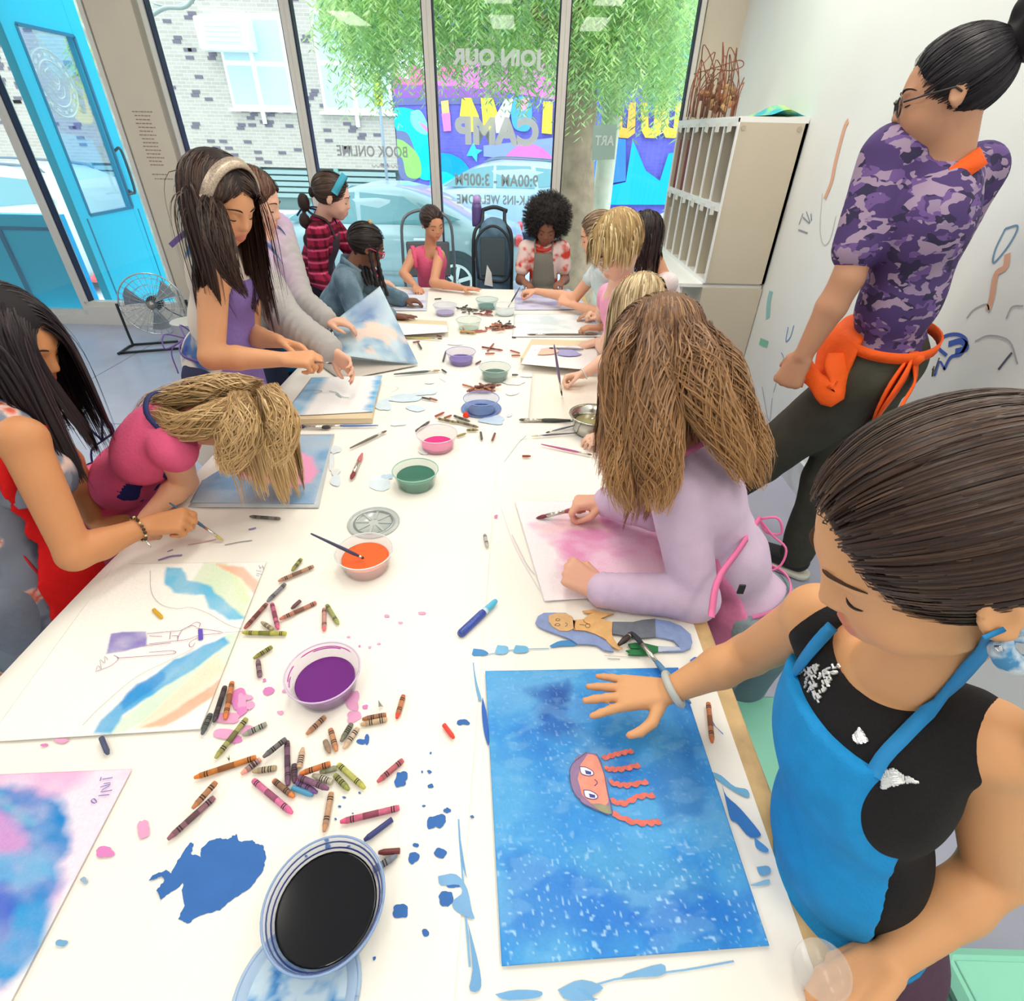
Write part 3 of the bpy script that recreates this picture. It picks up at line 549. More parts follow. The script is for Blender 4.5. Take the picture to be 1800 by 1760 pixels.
# ------------------------------------------------------------------ cars
m_tire = mat('tire', (60, 78, 84), 0.8); m_rim = mat('wheel_alloy', (225, 235, 238), 0.35, metal=0.3); m_cwin = mat('car_window', (104, 156, 166), 0.12, coat=0.5)
def car(label, cx, cy, body, kind='sedan', flip=1, win=m_cwin):
    c = thing('parked_car', label, 'car', (cx, cy, GZ)); m = mat('carpaint_%d_%d_%d' % body, body, 0.3, coat=0.5)
    if kind == 'sedan': L = [(.22, -2.15, 2.1, .84), (.32, -2.28, 2.22, .88), (.6, -2.3, 2.27, .9), (.78, -2.2, 2.26, .89), (.9, -1.9, 2.22, .86), (.97, -1.35, 2.0, .8), (1.02, -1.12, 1.72, .77), (1.15, -.86, 1.42, .72), (1.3, -.52, 1.1, .66), (1.4, -.2, .8, .6), (1.45, .05, .55, .5)]
    else: L = [(.25, -2.15, 2.1, .86), (.35, -2.26, 2.2, .9), (.65, -2.3, 2.25, .92), (.85, -2.15, 2.24, .91), (1.0, -1.7, 2.2, .88), (1.06, -1.25, 2.16, .84), (1.2, -.95, 2.08, .8), (1.4, -.55, 1.9, .74), (1.52, -.2, 1.6, .68), (1.58, .2, 1.2, .6)]
    V = []; seg = 28
    for z, xa, xb, hw in L:
        for k in range(seg):
            t = 2*math.pi*k/seg; cs, sn = math.cos(t), math.sin(t); e = 0.35
            ux = np.sign(cs)*abs(cs)**e; uy = np.sign(sn)*abs(sn)**e
            V.append((cx+flip*((xa+xb)/2+ux*(xb-xa)/2), cy+uy*hw, GZ+z))
    n = len(L); Fc = [(i*seg+k, i*seg+(k+1) % seg, (i+1)*seg+(k+1) % seg, (i+1)*seg+k) for i in range(n-1) for k in range(seg)]+[tuple(range((n-1)*seg, n*seg)), tuple(range(seg-1, -1, -1))]
    put('car_body', (np.array(V), Fc), m, c, smooth=True)
    zs = [l[0] for l in L]; hwf = lambda z: np.interp(z, zs, [l[3] for l in L])
    wins = ([[(-1.0, 1.03), (-.42, 1.36), (-.05, 1.38), (-.02, 1.02)], [(.04, 1.02), (.02, 1.38), (.62, 1.34), (1.02, 1.1), (1.02, 1.03)], [(1.1, 1.05), (.8, 1.28), (1.4, 1.09)]] if kind == 'sedan' else
            [[(-1.1, 1.1), (-.5, 1.42), (0, 1.5), (0, 1.1)], [(.06, 1.1), (.06, 1.5), (.8, 1.5), (.9, 1.1)], [(.98, 1.12), (.9, 1.48), (1.5, 1.44), (1.8, 1.2)]])
    for sgn in (-1, 1):
        for q in wins:
            pts = np.array([(cx+flip*x, cy+sgn*(hwf(z)+.008), GZ+z) for x, z in q]); g = prism(pts, (0, -sgn*.03, 0)); W = put('side_window', g, win, c)
        for wx in (-1.4, 1.32):
            put('wheel_arch', lathe([(0.0001, 0), (.37, 0), (.37, .02), (.0001, .02)], (cx+flip*wx, cy+sgn*.895, GZ+.36), 26, rot((1, 0, 0), math.pi/2*sgn)), m_tire, c)
            wh = put('wheel', lathe([(.0001, -.02), (.22, -.02), (.24, .03), (.31, .03), (.325, 0), (.325, -.12)], (cx+flip*wx, cy+sgn*.88, GZ+.325), 28, rot((1, 0, 0), -math.pi/2*sgn)), m_tire, c, smooth=True)
            sp = [lathe([(.0001, 0), (.05, 0), (.05, .02), (.0001, .025)], (cx+flip*wx, cy+sgn*.9, GZ+.325), 14, rot((1, 0, 0), -math.pi/2*sgn)), lathe([(.2, .0), (.2, .03), (.235, .03), (.235, 0)], (cx+flip*wx, cy+sgn*.88, GZ+.325), 28, rot((1, 0, 0), -math.pi/2*sgn))]
            for k in range(6):
                t = k*math.pi/3+.3; sp.append(box((cx+flip*wx+.12*math.cos(t), cy+sgn*.915, GZ+.325+.12*math.sin(t)), (.19, .02, .05), rot((0, 1, 0), -t)))
            put('hub_cap', join(*sp), m_rim, wh)
        for x in (0.01,): put('door_seam', bx(cx+flip*x-.006, cx+flip*x+.006, cy+sgn*.9-.01, cy+sgn*.9+.01, GZ+.35, GZ+.95), mat('seam', (110, 130, 140), 0.6), c)
        for x in (-.2, .85): put('door_handle', box((cx+flip*x, cy+sgn*.905, GZ+.86), (.18, .03, .03), None, .008), m_rim, c)
        put('side_trim', box((cx, cy+sgn*.905, GZ+.42), (2.2, .02, .04), None, .005), mat('trim_grey', (140, 160, 168), 0.5), c)
    put('fuel_door', box((cx+flip*1.62, cy-.885, GZ+.80), (.17, .02, .16), None, .008), mat('fuel', tuple(max(0, v-18) for v in body), 0.4), c)
    for sgn in (-1, 1):
        put('tail_light', box((cx+flip*2.2, cy+sgn*.68, GZ+.84), (.1, .3, .12), None, .02), mat('tail_red', (226, 70, 70), 0.3), c); put('headlight', box((cx-flip*2.2, cy+sgn*.66, GZ+.68), (.12, .32, .12), None, .03), mat('headlight', (235, 245, 250), 0.15), c)
    if kind != 'sedan':
        for sgn in (-1, 1): put('roof_rail', tube(spline([(cx+flip*-.2, cy+sgn*.55, GZ+1.55), (cx+flip*.2, cy+sgn*.55, GZ+1.62), (cx+flip*1.4, cy+sgn*.5, GZ+1.58), (cx+flip*1.6, cy+sgn*.5, GZ+1.5)], 14), .018, 6), mat('rail_dark', (110, 125, 140), 0.5), c, smooth=True)
    return c
car('silver blue sedan parked right outside the shop window', -2.22, 8.8, (156, 184, 194))
car('pale blue hatchback with roof rails parked across the street', -0.62, 14.0, (160, 190, 212), 'suv')
car('white car parked behind the street tree at right', 3.35, 8.8, (232, 240, 242), 'suv')
car('pale parked car seen through the glass left of the cyan door', -8.1, 8.8, (206, 222, 226), 'suv')
# ================================================================== TABLE
TX0, TX1, TY0, TY1 = -0.925, 0.423, -0.45, 3.62
m_wood = mat('plywood_edge', (206, 172, 120), 0.5, noise=0.18, nscale=26, bump=0.1, bscale=40)
tb_ = thing('work_table', 'long wooden craft table covered with white paper', 'table', ((TX0+TX1)/2, 1.6, 0))
put('tabletop', bx(TX0, TX1, TY0, TY1, TZ-0.035, TZ, 0.004), m_wood, tb_)
for x in (TX0+.08, TX1-.08):
    for y in (TY0+.1, 1.6, TY1-.1): put('leg', bx(x-.025, x+.025, y-.025, y+.025, 0, TZ-.035, 0.004), mat('leg_white', (222, 222, 218), 0.4), tb_)
put('apron_rail', join(bx(TX0+.06, TX0+.09, TY0+.1, TY1-.1, .57, .645), bx(TX1-.09, TX1-.06, TY0+.1, TY1-.1, .57, .645)), _M['leg_white'], tb_)
m_cov = mat('white_paper_cover', (247, 243, 234), 0.62, noise=0.012, nscale=2.5, bump=0.12, bscale=5)
def cover(xa, xb, z, label, left=False, ya=TY0, yb=TY1+.02, seed=0):
    nx, ny = max(3, int((xb-xa)/.03)), int((yb-ya)/.03); u, v = np.meshgrid(np.linspace(xa, xb, nx), np.linspace(ya, yb, ny))
    Z = z+0.0015*vnoise(u*5+seed, v*5, 0, 2)
    if left:
        d = np.clip((-0.955-u)/0.08, 0, 1); Z = Z+0.010*np.sin(np.clip((-0.84-u)/.13, 0, 1)*math.pi)*vnoise(v*3, u*0+seed)-d*0.09; u = u+d*0.075
        u = u+0.014*(vnoise(v*2.5, v*0+3)-.5)*np.clip((-.86-u)/.1, 0, 1)
    idx = np.arange(nx*ny).reshape(ny, nx); Q = np.stack([idx[:-1, :-1], idx[:-1, 1:], idx[1:, 1:], idx[1:, :-1]], -1).reshape(-1, 4)
    return mesh('paper_cover', np.stack([u, v, Z], -1).reshape(-1, 3), Q, m_cov, None, smooth=True, label=label, cat='paper', group='white paper covering the table')
xm1 = P(284, 1588, z=TZ)[0]; xm2 = P(835, 1300, z=TZ)[0]
cov = cover(-1.035, 0.39, TZ+.0005, 'widest sheet of white paper covering the whole table and hanging over its left edge', True)
cover(xm1, xm2, TZ+.0022, 'narrow white paper strip laid lengthwise under the near crayons', ya=TY0, yb=1.45, seed=9)
stk = [0]
def stain(pts, col, amp=0, n=1, seed=0, z=PAPER, parent=None, name='paint_stain', rough=.6):
    if amp: pts = wobbly(pts, amp, n, seed)
    if seed == 5: pts = [(p[0], p[1]) for p in spline([(a, b, 0) for a, b in pts]+[(pts[0][0], pts[0][1], 0)], len(pts)*3)[:-1]]
    stk[0] += 1; return put(name, sheet(pts, z+stk[0]*6e-6, .0003), mat('stain_%d_%d_%d' % tuple(col), col, rough, noise=.06, nscale=30), parent or cov)
def blob(cx, cy, rx, ry, col, seed=0, z=PAPER, parent=None, n=14, amp=.22):
    r = random.Random(seed*7+int(cx)+int(cy)); hs = [(r.uniform(-amp, amp)/(k-1)**.7, r.uniform(0, 6.28), k) for k in (2, 3, 4, 6, 9)]
    th = np.linspace(0, 2*math.pi, 31)[:-1]; R_ = 1+sum(a*np.cos(k*th+p) for a, p, k in hs)
    return stain(list(zip(cx+rx*R_*np.cos(th), cy+ry*R_*np.sin(th))), col, z=z, parent=parent)
NB = (46, 104, 178)   # the spilled blue paint
stain([(262,1548),(270,1538),(292,1530),(300,1535),(316,1508),(334,1480),(340,1484),(336,1502),(352,1506),(354,1492),(368,1478),(384,1474),(400,1476),(416,1466),(420,1480),(444,1478),(450,1484),(462,1486),(468,1506),(462,1530),(448,1552),(430,1568),(410,1580),(386,1600),(352,1610),(330,1624),(314,1616),(324,1592),(320,1568),(322,1552),(306,1566),(284,1581),(274,1566),(290,1548),(284,1540),(268,1547)], NB, 1.2, 5, 3)
for k, (x, y, rx, ry) in enumerate([(705,1370,12,13),(758,1447,8,11),(772,1443,12,12),(786,1425,6,5),(814,1270,10,6),(636,1304,9,5),(645,1300,5,8),(755,1357,4,3),(757,1382,5,4),(774,1500,11,9),(727,1508,9,11),(731,1486,5,4),(794,1552,14,9),(784,1580,13,14),(704,1602,14,13),(748,1640,7,6),(830,1436,3,3),(757,1324,2,2),(742,1357,2,2),(745,1417,3,2),(590,1440,2,2),(597,1418,3,2),(574,1477,4,3),(613,1488,3,2),(658,1685,3,3),(576,1488,5,4),(538,1505,3,2),(605,1402,3,2),(632,1394,2,2),(620,1430,2,1)]): blob(x, y, rx, ry, NB, k)
for q, c in [([(770,1540),(800,1536),(820,1560),(830,1600),(832,1616),(800,1602),(796,1585),(812,1570),(806,1556),(775,1556)], (120,170,215)), ([(806,1450),(810,1480),(818,1530),(822,1545),(812,1520),(806,1480)], (110,165,215)), ([(822,1620),(842,1700),(844,1738),(826,1740),(830,1700)], (110,165,215)), ([(832,1140),(850,1142),(858,1150),(832,1153)], (70,140,200)), ([(874,1134),(892,1136),(890,1148),(872,1149)], (120,185,225)), ([(906,1134),(926,1136),(926,1146),(904,1147)], (110,180,222)), ([(966,1135),(984,1126),(1010,1126),(1014,1135),(985,1136),(970,1139)], (70,140,200)), ([(833,1172),(838,1200),(846,1228),(842,1230),(834,1200)], (110,170,215)), ([(848,1225),(856,1260),(859,1310),(852,1290),(846,1250)], (40,100,190)), ([(1100,1712),(1160,1694),(1170,1706),(1160,1716),(1120,1718),(1090,1722)], (120,175,220)), ([(980,1740),(1020,1722),(1060,1735),(1040,1752),(1050,1757),(1000,1760)], (120,175,220)), ([(1010,1735),(1030,1752),(1046,1760),(1030,1740)], (110,170,220)), ([(870,1748),(905,1740),(950,1742),(946,1754),(890,1758)], (110,170,220)),
             ([(1244,1355),(1266,1362),(1290,1382),(1314,1388),(1315,1402),(1290,1392),(1262,1372)], (110,175,215)), ([(1268,1376),(1276,1398),(1300,1420),(1334,1460),(1335,1470),(1316,1472),(1296,1448),(1284,1440),(1277,1410)], (50,120,195)), ([(1326,1472),(1350,1492),(1344,1498),(1330,1490)], (80,150,215)), ([(1330,1524),(1350,1522),(1354,1534),(1340,1540),(1332,1533)], (110,170,215)), ([(1318,1556),(1350,1545),(1350,1554),(1330,1558)], (140,190,222)), ([(1213,1160),(1222,1154),(1230,1162),(1232,1168),(1214,1168)], (80,120,200)), ([(1244,1248),(1250,1270),(1270,1288),(1270,1290),(1256,1275)], (90,140,205)), ([(1200,1258),(1208,1268),(1206,1272)], (90,140,205))]: stain(q, c, .9, 1, 5)
PKc = (226, 160, 200)
for k, (x, y, rx, ry) in enumerate([(420,1228,16,16),(425,1235,8,14),(436,1226,8,5),(472,1215,9,8),(440,1240,7,8),(400,1262,22,10),(425,1250,9,8),(394,1290,20,9),(436,1285,14,8),(414,1300,14,6),(620,1232,14,15),(622,1260,13,10),(642,1243,5,4),(493,1253,5,4),(500,1215,4,3),(465,1196,3,3),(252,1458,10,18),(168,1440,14,14),(184,1498,16,10),(108,1302,14,4),(135,1286,12,6),(78,1310,6,3),(666,1132,3,2),(680,1083,4,3),(632,1136,2,2),(742,1078,6,3),(704,1095,4,2),(872,908,3,3),(613,1120,3,2),(650,1138,3,2)]): blob(x, y, rx, ry, PKc if k % 3 else (214, 128, 190), k+40)
for k, (x, y, rx, ry, c) in enumerate([(108,1658,11,6,(110,165,205)),(148,1548,6,6,(150,175,200)),(92,1144,5,4,(140,165,150)),(100,1155,4,3,(110,130,120)),(50,1166,4,4,(130,175,130)),(590,845,10,9,(190,215,235)),(668,850,18,14,(196,222,238)),(681,838,10,5,(140,180,220)),(712,858,10,6,(200,224,200)),(712,700,34,6,(176,208,232)),(730,718,16,5,(180,212,235)),(674,712,14,10,(184,212,232)),(748,690,20,5,(190,215,235)),(866,738,22,8,(150,185,225)),(853,728,8,4,(150,185,225)),(700,745,12,4,(200,218,235)),(588,790,10,8,(186,200,212)),(583,812,5,14,(200,212,220)),(590,830,8,6,(205,216,220)),(930,660,14,3,(214,218,222)),(905,672,18,5,(222,224,226)),(900,690,12,5,(218,222,226)),(755,672,8,3,(210,214,222)),(800,605,12,2,(214,218,228)),(895,730,5,3,(200,204,222)),(832,722,6,3,(190,200,222)),(745,795,9,4,(226,228,232))]): blob(x, y, rx, ry, tuple(int(.55*v+.45*248) for v in c) if k > 4 else c, k+90)
for q, c, wd in [([(395,958),(420,953),(443,950)], (150,150,150), .003), ([(278,985),(300,978),(320,976)], (150,130,190), .006), ([(294,970),(304,966)], (150,130,190), .004), ([(437,931),(450,928)], (150,130,190), .006), ([(88,1120),(105,1122),(110,1108)], (110,150,110), .003), ([(78,1146),(96,1136),(100,1128)], (140,130,130), .002), ([(330,958),(380,948)], (225,190,190), .004), ([(131,1229),(175,1236)], (150,140,140), .0016), ([(832,1165),(836,1200),(843,1225)], (110,170,215), .002), ([(806,1440),(810,1500),(818,1600),(826,1700)], (120,175,220), .0025), ([(990,1753),(1080,1722),(1200,1706),(1290,1690)], (130,180,222), .002), ([(860,1150),(905,1142),(965,1140)], (130,185,225), .002), ([(1068,1158),(1090,1159)], (120,120,120), .0015), ([(1062,1152),(1125,1157)], (170,170,170), .001), ([(610,1715),(625,1706)], (200,200,200), .001), ([(900,940),(925,990),(940,1010)], (214,200,214), .002), ([(880,890),(905,960),(950,1040)], (224,214,224), .0015), ([(886,812),(910,780),(925,765)], (190,205,212), .0025), ([(930,770),(905,775)], (200,212,212), .002), ([(1050,782),(1070,776)], (190,190,195), .002), ([(1010,700),(1040,696),(1068,700)], (130,150,190), .003), ([(1020,708),(1050,709),(1070,703)], (130,150,190), .0035), ([(688,690),(700,683),(696,680)], (150,160,170), .0015), ([(684,697),(694,698)], (150,160,170), .0015), ([(772,665),(784,672)], (150,155,165), .002), ([(895,540),(870,556),(930,552)], (190,215,215), .004), ([(840,560),(1000,565),(1040,560)], (205,218,228), .0015)]:
    put('paint_stroke', stroke(spline(TP(q, PAPER), 10), wd), mat('stain_%d_%d_%d' % c, c, .6), cov)
# ================================================================== DRAWINGS AND PAINTINGS
m_art = vmat('watercolour_paper', 0.55, noise=0.05, nscale=260, bump=0.05, bscale=400)
W0 = (250, 247, 240)
def pm(X, Y, pts, soft=.004, z=PAPER, warp=.006, f=40):
    w1 = (vnoise(X*f, Y*f, 1)-.5)*warp*2; w2 = (vnoise(X*f, Y*f, 7)-.5)*warp*2
    return polymask(X+w1, Y+w2, [P(x, y, z=z) for x, y in pts], soft)
def art_blue(u, v, X, Y):
    C = np.ones(u.shape+(3,))*lin((44, 142, 220)); n1 = vnoise(X*9+Y*3, Y*10-X*3, 2, 5); n2 = vnoise(X*26, Y*30, 5, 4); n3 = vnoise(X*250, Y*250, 8, 1)
    C = mixc(C, (84, 168, 226), np.clip((n1-.48)*5, 0, .85)); C = mixc(C, (20, 106, 200), np.clip((.48-n1)*5, 0, .75)); C = mixc(C, (60, 150, 220), np.clip((n2-.55)*4, 0, .5))
    C = mixc(C, (120, 180, 230), .35*pm(X, Y, [(870,1195),(1000,1190),(1000,1240),(880,1250)], .02))
    for q, c, a in [([(925,1215),(990,1205),(1000,1255),(1030,1290),(985,1300),(950,1290),(945,1245)], (10,84,178), .75), ([(960,1220),(998,1202),(1005,1240),(960,1262)], (8,70,160), .7), ([(1180,1300),(1230,1310),(1240,1440),(1170,1450),(1140,1380)], (26,104,186), .55), ([(880,1500),(1050,1540),(1200,1570),(1330,1560),(1340,1640),(890,1650)], (10,100,205), .5), ([(1000,1490),(1150,1480),(1260,1560),(1120,1600),(1010,1540)], (84,166,214), .55), ([(1100,1290),(1190,1300),(1150,1340),(1060,1330)], (60,150,215), .5), ([(1010,1290),(1040,1290),(1090,1350),(1070,1370)], (130,195,235), .4)]:
        C = mixc(C, c, a*pm(X, Y, q, .012, warp=.012))
    st = np.clip((vnoise(X*14+Y*30, Y*40-X*20, 3, 4)-.58)*3, 0, .25); C = mixc(C, (130, 190, 232), st)
    sp = np.clip((n3-.80)*9, 0, 1)*np.clip(.25+1.3*np.clip((v-.62)*3, 0, 1)+np.clip(.5-np.hypot(u-.35, v-.42)*2, 0, 1), 0, 1); C = mixc(C, (170, 215, 245), sp*.8)
    return C
JZ = PAPER+.0055
blue = paper('painting', [(853,1180),(1192,1174),(1352,1663),(882,1699)], PAPER+.002, art_blue, .0021, m_art, label='large bright blue sea painting with a pink jellyfish under the girl\'s hand', cat='painting')
def decal(pts, col, parent, z=JZ, amp=0, n=2, name='painted_shape', alpha=1.0, seed=1):
    if amp: pts = wobbly(pts, amp, n, seed)
    c = tuple(col); return put(name, sheet(pts, z, .0002), mat('decal_%d_%d_%d' % c, c, .6, noise=.10, nscale=90), parent)
def line(pts, col, wd, parent, z=JZ+.0004, n=20, name='drawn_line'):
    c = tuple(col); return put(name, stroke(spline(TP(pts, z), n), wd), mat('decal_%d_%d_%d' % c, c, .6), parent)
decal([(1030,1322),(1012,1332),(1003,1350),(1002,1372),(1010,1396),(1026,1414),(1045,1424),(1070,1433),(1076,1430),(1070,1404),(1066,1370),(1056,1340),(1048,1325)], (150,120,160), blue, JZ-.0003, 1, 2)
decal([(1034,1325),(1020,1345),(1016,1370),(1022,1398),(1040,1412),(1066,1416),(1070,1406),(1062,1362),(1050,1330)], (236,150,130), blue, JZ, 1, 2)
decal([(1040,1412),(1072,1418),(1076,1432),(1056,1428)], (150,150,120), blue, JZ+.0001, .8)
for k, q in enumerate([[(1060,1334),(1085,1325),(1112,1320)], [(1064,1352),(1090,1352),(1124,1345)], [(1072,1376),(1100,1380),(1138,1374)], [(1074,1408),(1098,1412),(1122,1400),(1150,1398)], [(1076,1430),(1110,1444),(1140,1446),(1160,1444)]]):
    put('tentacle', stroke(spline(TP(q, JZ), 26)+np.stack([0*np.arange(26), .0012*np.sin(np.arange(26)*1.3), 0*np.arange(26)], 1), .0075+.0015*np.sin(np.arange(26)*1.1)), mat('decal_226_112_100', (226, 112, 100), .6, noise=.15, nscale=120), blue)
for ex, ey in ((1030, 1356), (1037, 1397)):
    decal([(ex-11,ey-8),(ex,ey-7),(ex+12,ey),(ex+13,ey+6),(ex+4,ey+8),(ex-8,ey+4)], (250,240,245), blue, JZ+.0004); decal([(ex-2,ey-2),(ex+9,ey+1),(ex+9,ey+6),(ex,ey+5)], (70,70,150), blue, JZ+.0006)
    line([(ex-11,ey-8),(ex,ey-7),(ex+12,ey),(ex+13,ey+6),(ex+4,ey+8),(ex-8,ey+4),(ex-11,ey-8)], (90,60,130), .0012, blue, JZ+.0008)
line([(1045,1370),(1050,1376),(1045,1382)], (110,60,110), .0014, blue); line([(1032,1322),(1005,1345),(1002,1375),(1020,1408),(1050,1424),(1076,1432),(1070,1400),(1058,1345),(1048,1325)], (90,90,120), .0011, blue, n=50)
# rainbow drawing with a figure
def art_rainbow(u, v, X, Y):
    C = np.ones(u.shape+(3,))*lin(W0); nz = vnoise(X*18, Y*18, 4, 3)
    for q, c, a in [([(360,990),(400,992),(440,1050),(430,1090),(400,1070),(340,1020)], (214,234,200), .8), ([(400,1000),(440,1030),(438,1060),(420,1060)], (226,240,190), .6), ([(380,992),(430,1000),(458,1030),(450,1045),(425,1020)], (252,180,150), .85),
                    ([(292,998),(320,1000),(330,1020),(372,1032),(396,1060),(436,1090),(405,1092),(372,1074),(358,1048),(308,1044),(292,1030)], (104,190,228), .9),
                    ([(425,1110),(430,1150),(380,1190),(280,1260),(210,1290),(178,1292),(260,1230),(350,1150),(400,1118)], (206,234,208), .8), ([(405,1180),(340,1230),(270,1284),(235,1286),(330,1200),(380,1150)], (248,222,196), .75), ([(402,1186),(395,1215),(320,1262),(285,1282),(250,1284),(330,1236)], (250,176,146), .85),
                    ([(395,1122),(405,1130),(340,1180),(270,1222),(215,1260),(196,1290),(164,1292),(176,1268),(240,1210),(310,1160)], (60,166,222), .92), ([(240,1206),(290,1180),(292,1195),(250,1228),(215,1250),(210,1235)], (0,130,210), .6)]:
        C = mixc(C, c, a*pm(X, Y, q, .0032, warp=.005)*(.72+.5*nz))
    C = mixc(C, (112,96,190), .85*pm(X, Y, [(196,1116),(216,1112),(258,1112),(260,1136),(216,1148),(188,1152),(190,1140)], .002, warp=.002)*(.55+.7*vnoise(X*30, Y*60, 2)))
    return C
rb = paper('drawing', [(202,992),(468,988),(352,1282),(-25,1305)], PAPER+.002, art_rainbow, .0021, m_art, label='drawing of a purple-skirted figure between two rainbows at the table\'s left', cat='drawing')
PLc = (150, 90, 150); ZR = PAPER+.0056
for q in [[(258,1114),(300,1110),(318,1108),(335,1100),(345,1102)], [(262,1118),(285,1119)], [(262,1132),(296,1128),(330,1124),(350,1117),(392,1112),(345,1104)], [(300,1111),(298,1124)], [(302,1118),(312,1118),(312,1126)], [(312,1122),(320,1108),(335,1100)], [(250,1137),(262,1134),(300,1130)], [(205,1157),(300,1150),(302,1144),(262,1147)], [(170,1180),(195,1170),(208,1158),(200,1152)], [(334,1100),(344,1094),(352,1096),(350,1102)], [(350,1104),(352,1118),(335,1128),(333,1136),(338,1137),(343,1130)]]: line(q, PLc, .0012, rb, ZR)
decal([(348,1106),(356,1106),(357,1124),(349,1126)], (100,80,190), rb, ZR)
for q in [[(264,1003),(266,1040),(282,1062),(310,1070),(335,1068),(365,1078),(400,1098),(425,1106)], [(392,1112),(428,1110)], [(340,1140),(300,1160),(240,1190),(180,1240),(145,1275)], [(168,1182),(172,1170),(178,1176),(176,1160),(184,1166),(184,1154),(190,1160)]]: line(q, (170,160,175), .0009, rb, ZR, 40)
for q in [[(455,994),(458,1000)], [(461,994),(464,1001)], [(456,998),(464,997)], [(450,1003),(460,1005)], [(451,1008),(461,1010)], [(450,1011),(456,1013)]]: line(q, (120,125,160), .001, rb, ZR, 4)
# pink and blue watercolour, bottom left
def art_ina(u, v, X, Y):
    C = np.ones(u.shape+(3,))*lin((246, 222, 238)); a = vnoise(X*8, Y*8, 6, 4); C = mixc(C, (240, 168, 214), np.clip((a-.46)*5, 0, .8)); C = mixc(C, (206, 222, 240), np.clip((vnoise(X*9, Y*12, 2)-.52)*5, 0, .7))
    n = vnoise(X*26+Y*14, Y*40, 9, 3)
    for q, c, al in [([(-400,1395),(30,1385),(90,1395),(118,1420),(126,1500),(108,1520),(112,1550),(95,1590),(100,1640),(60,1700),(10,1740),(-400,1800)], (28,130,204), .95), ([(-300,1420),(10,1430),(50,1480),(48,1500),(0,1510),(-300,1500)], (232,150,210), .75), ([(-100,1500),(10,1530),(35,1590),(10,1640),(-60,1600)], (70,70,200), .6), ([(0,1500),(100,1510),(100,1540),(40,1560),(-100,1560)], (110,190,230), .6), ([(30,1600),(100,1590),(80,1680),(20,1730),(-30,1740),(10,1660)], (60,160,220), .7), ([(0,1400),(40,1420),(60,1450),(40,1440)], (120,210,220), .6)]:
        C = mixc(C, c, al*pm(X, Y, q, .008, z=PAPER, warp=.01)*(.55+.75*n))
    C = mixc(C, W0, np.clip(pm(X, Y, [(98,1610),(80,1660),(10,1760),(-200,1900),(60,1800),(130,1560)], .01), 0, 1)*.95)
    return C
ina = paper('painting', [(-190,1370),(232,1352),(12,1775),(-330,1795)], PAPER+.002, art_ina, .0026, m_art, label='pink sheet with a big blue watercolour swirl in the near left corner', cat='painting')
for q in [[(180,1370),(198,1367)], [(176,1373),(178,1366)], [(182,1378),(194,1376)], [(176,1384),(195,1379),(176,1392),(197,1389)], [(173,1399),(192,1397)], [(165,1404),(170,1410),(164,1412),(160,1407),(165,1404)]]: line(q, (110,110,190), .0014, ina, PAPER+.0056, 8)
# blue sheet with a pink oval under the bending girl
def art_pinkoval(u, v, X, Y):
    C = np.ones(u.shape+(3,))*lin((160, 188, 214)); a = vnoise(X*10, Y*12, 3, 4); C = mixc(C, (110, 158, 204), np.clip((a-.48)*5, 0, .8)); C = mixc(C, (176, 190, 205), np.clip((.46-a)*6, 0, .8))
    return mixc(C, (240, 160, 200), .95*pm(X, Y, [(400,800),(450,790),(520,792),(548,805),(560,830),(548,850),(510,860),(460,850),(420,840)], .008))
paper('painting', [(398,768),(585,765),(552,886),(334,884)], PAPER+.003, art_pinkoval, .0045, m_art, label='blue grey painting with a pink oval under the bending blonde girl', cat='painting')
paper('paper_sheet', [(400,765),(588,763),(560,893),(330,892)], PAPER+.001, lambda u, v, X, Y: np.ones(u.shape+(3,))*lin((200, 206, 210)), .03, m_art, label='grey backing sheet under the pink oval painting', cat='paper')
def art_bluesides(u, v, X, Y):
    C = np.ones(u.shape+(3,))*lin((248, 246, 246)); n = vnoise(X*20, Y*40, 3)
    C = mixc(C, (140, 186, 222), np.clip((.27-u)*9, 0, 1)*(.6+.6*n)); return mixc(C, (120, 182, 226), np.clip((u-.88+.1*(n-.5))*12, 0, 1)*(.5+.8*n))
bs = paper('painting', [(548,664),(672,660),(655,724),(496,732)], PAPER+.022, art_bluesides, .007, m_art, label='white sheet with blue painted sides raised on a tan board', cat='painting')
for q in [[(551,684),(566,688),(552,691)], [(578,687),(592,690),(600,697),(614,699)], [(590,692),(600,699)]]: line(q, (170,190,190), .004, bs, PAPER+.026, 8)
mat_tan = mat('tan_board', (226, 206, 172), .7)
put('mat_board', prism(TP([(500,738),(548,672),(668,668),(655,744),(512,746)], PAPER), (0, 0, .019)), mat_tan, None, label='tan board under the sheet with blue painted sides', cat='board')
def art_pink(u, v, X, Y):
    C = np.ones(u.shape+(3,))*lin((250, 240, 246)); n = vnoise(X*9, Y*16, 3, 4)
    m = pm(X, Y, [(938,925),(1000,915),(1080,900),(1170,905),(1180,1025),(1100,1035),(1050,1030),(990,1010),(985,965)], .02, warp=.02)
    C = mixc(C, (246, 190, 224), m*np.clip(.2+n*1.1, 0, 1)); C = mixc(C, (236, 128, 188), m*np.clip((n-.5)*4, 0, .6)); return mixc(C, (250, 232, 214), m*np.clip((vnoise(X*12, Y*9, 8)-.55)*5, 0, .5))
paper('painting', [(905,882),(1150,880),(1195,1042),(957,1057)], PAPER+.002, art_pink, .004, m_art, label='wet pink watercolour in front of the long-haired girl in lilac', cat='painting')
def art_flat(c, q=None, c2=None):
    def f(u, v, X, Y):
        C = np.ones(u.shape+(3,))*lin(c)
        if q: C = mixc(C, c2, np.clip((vnoise(X*12, Y*18, 3)-.5)*5, 0, .8)*pm(X, Y, q, .02))
        return C
    return f
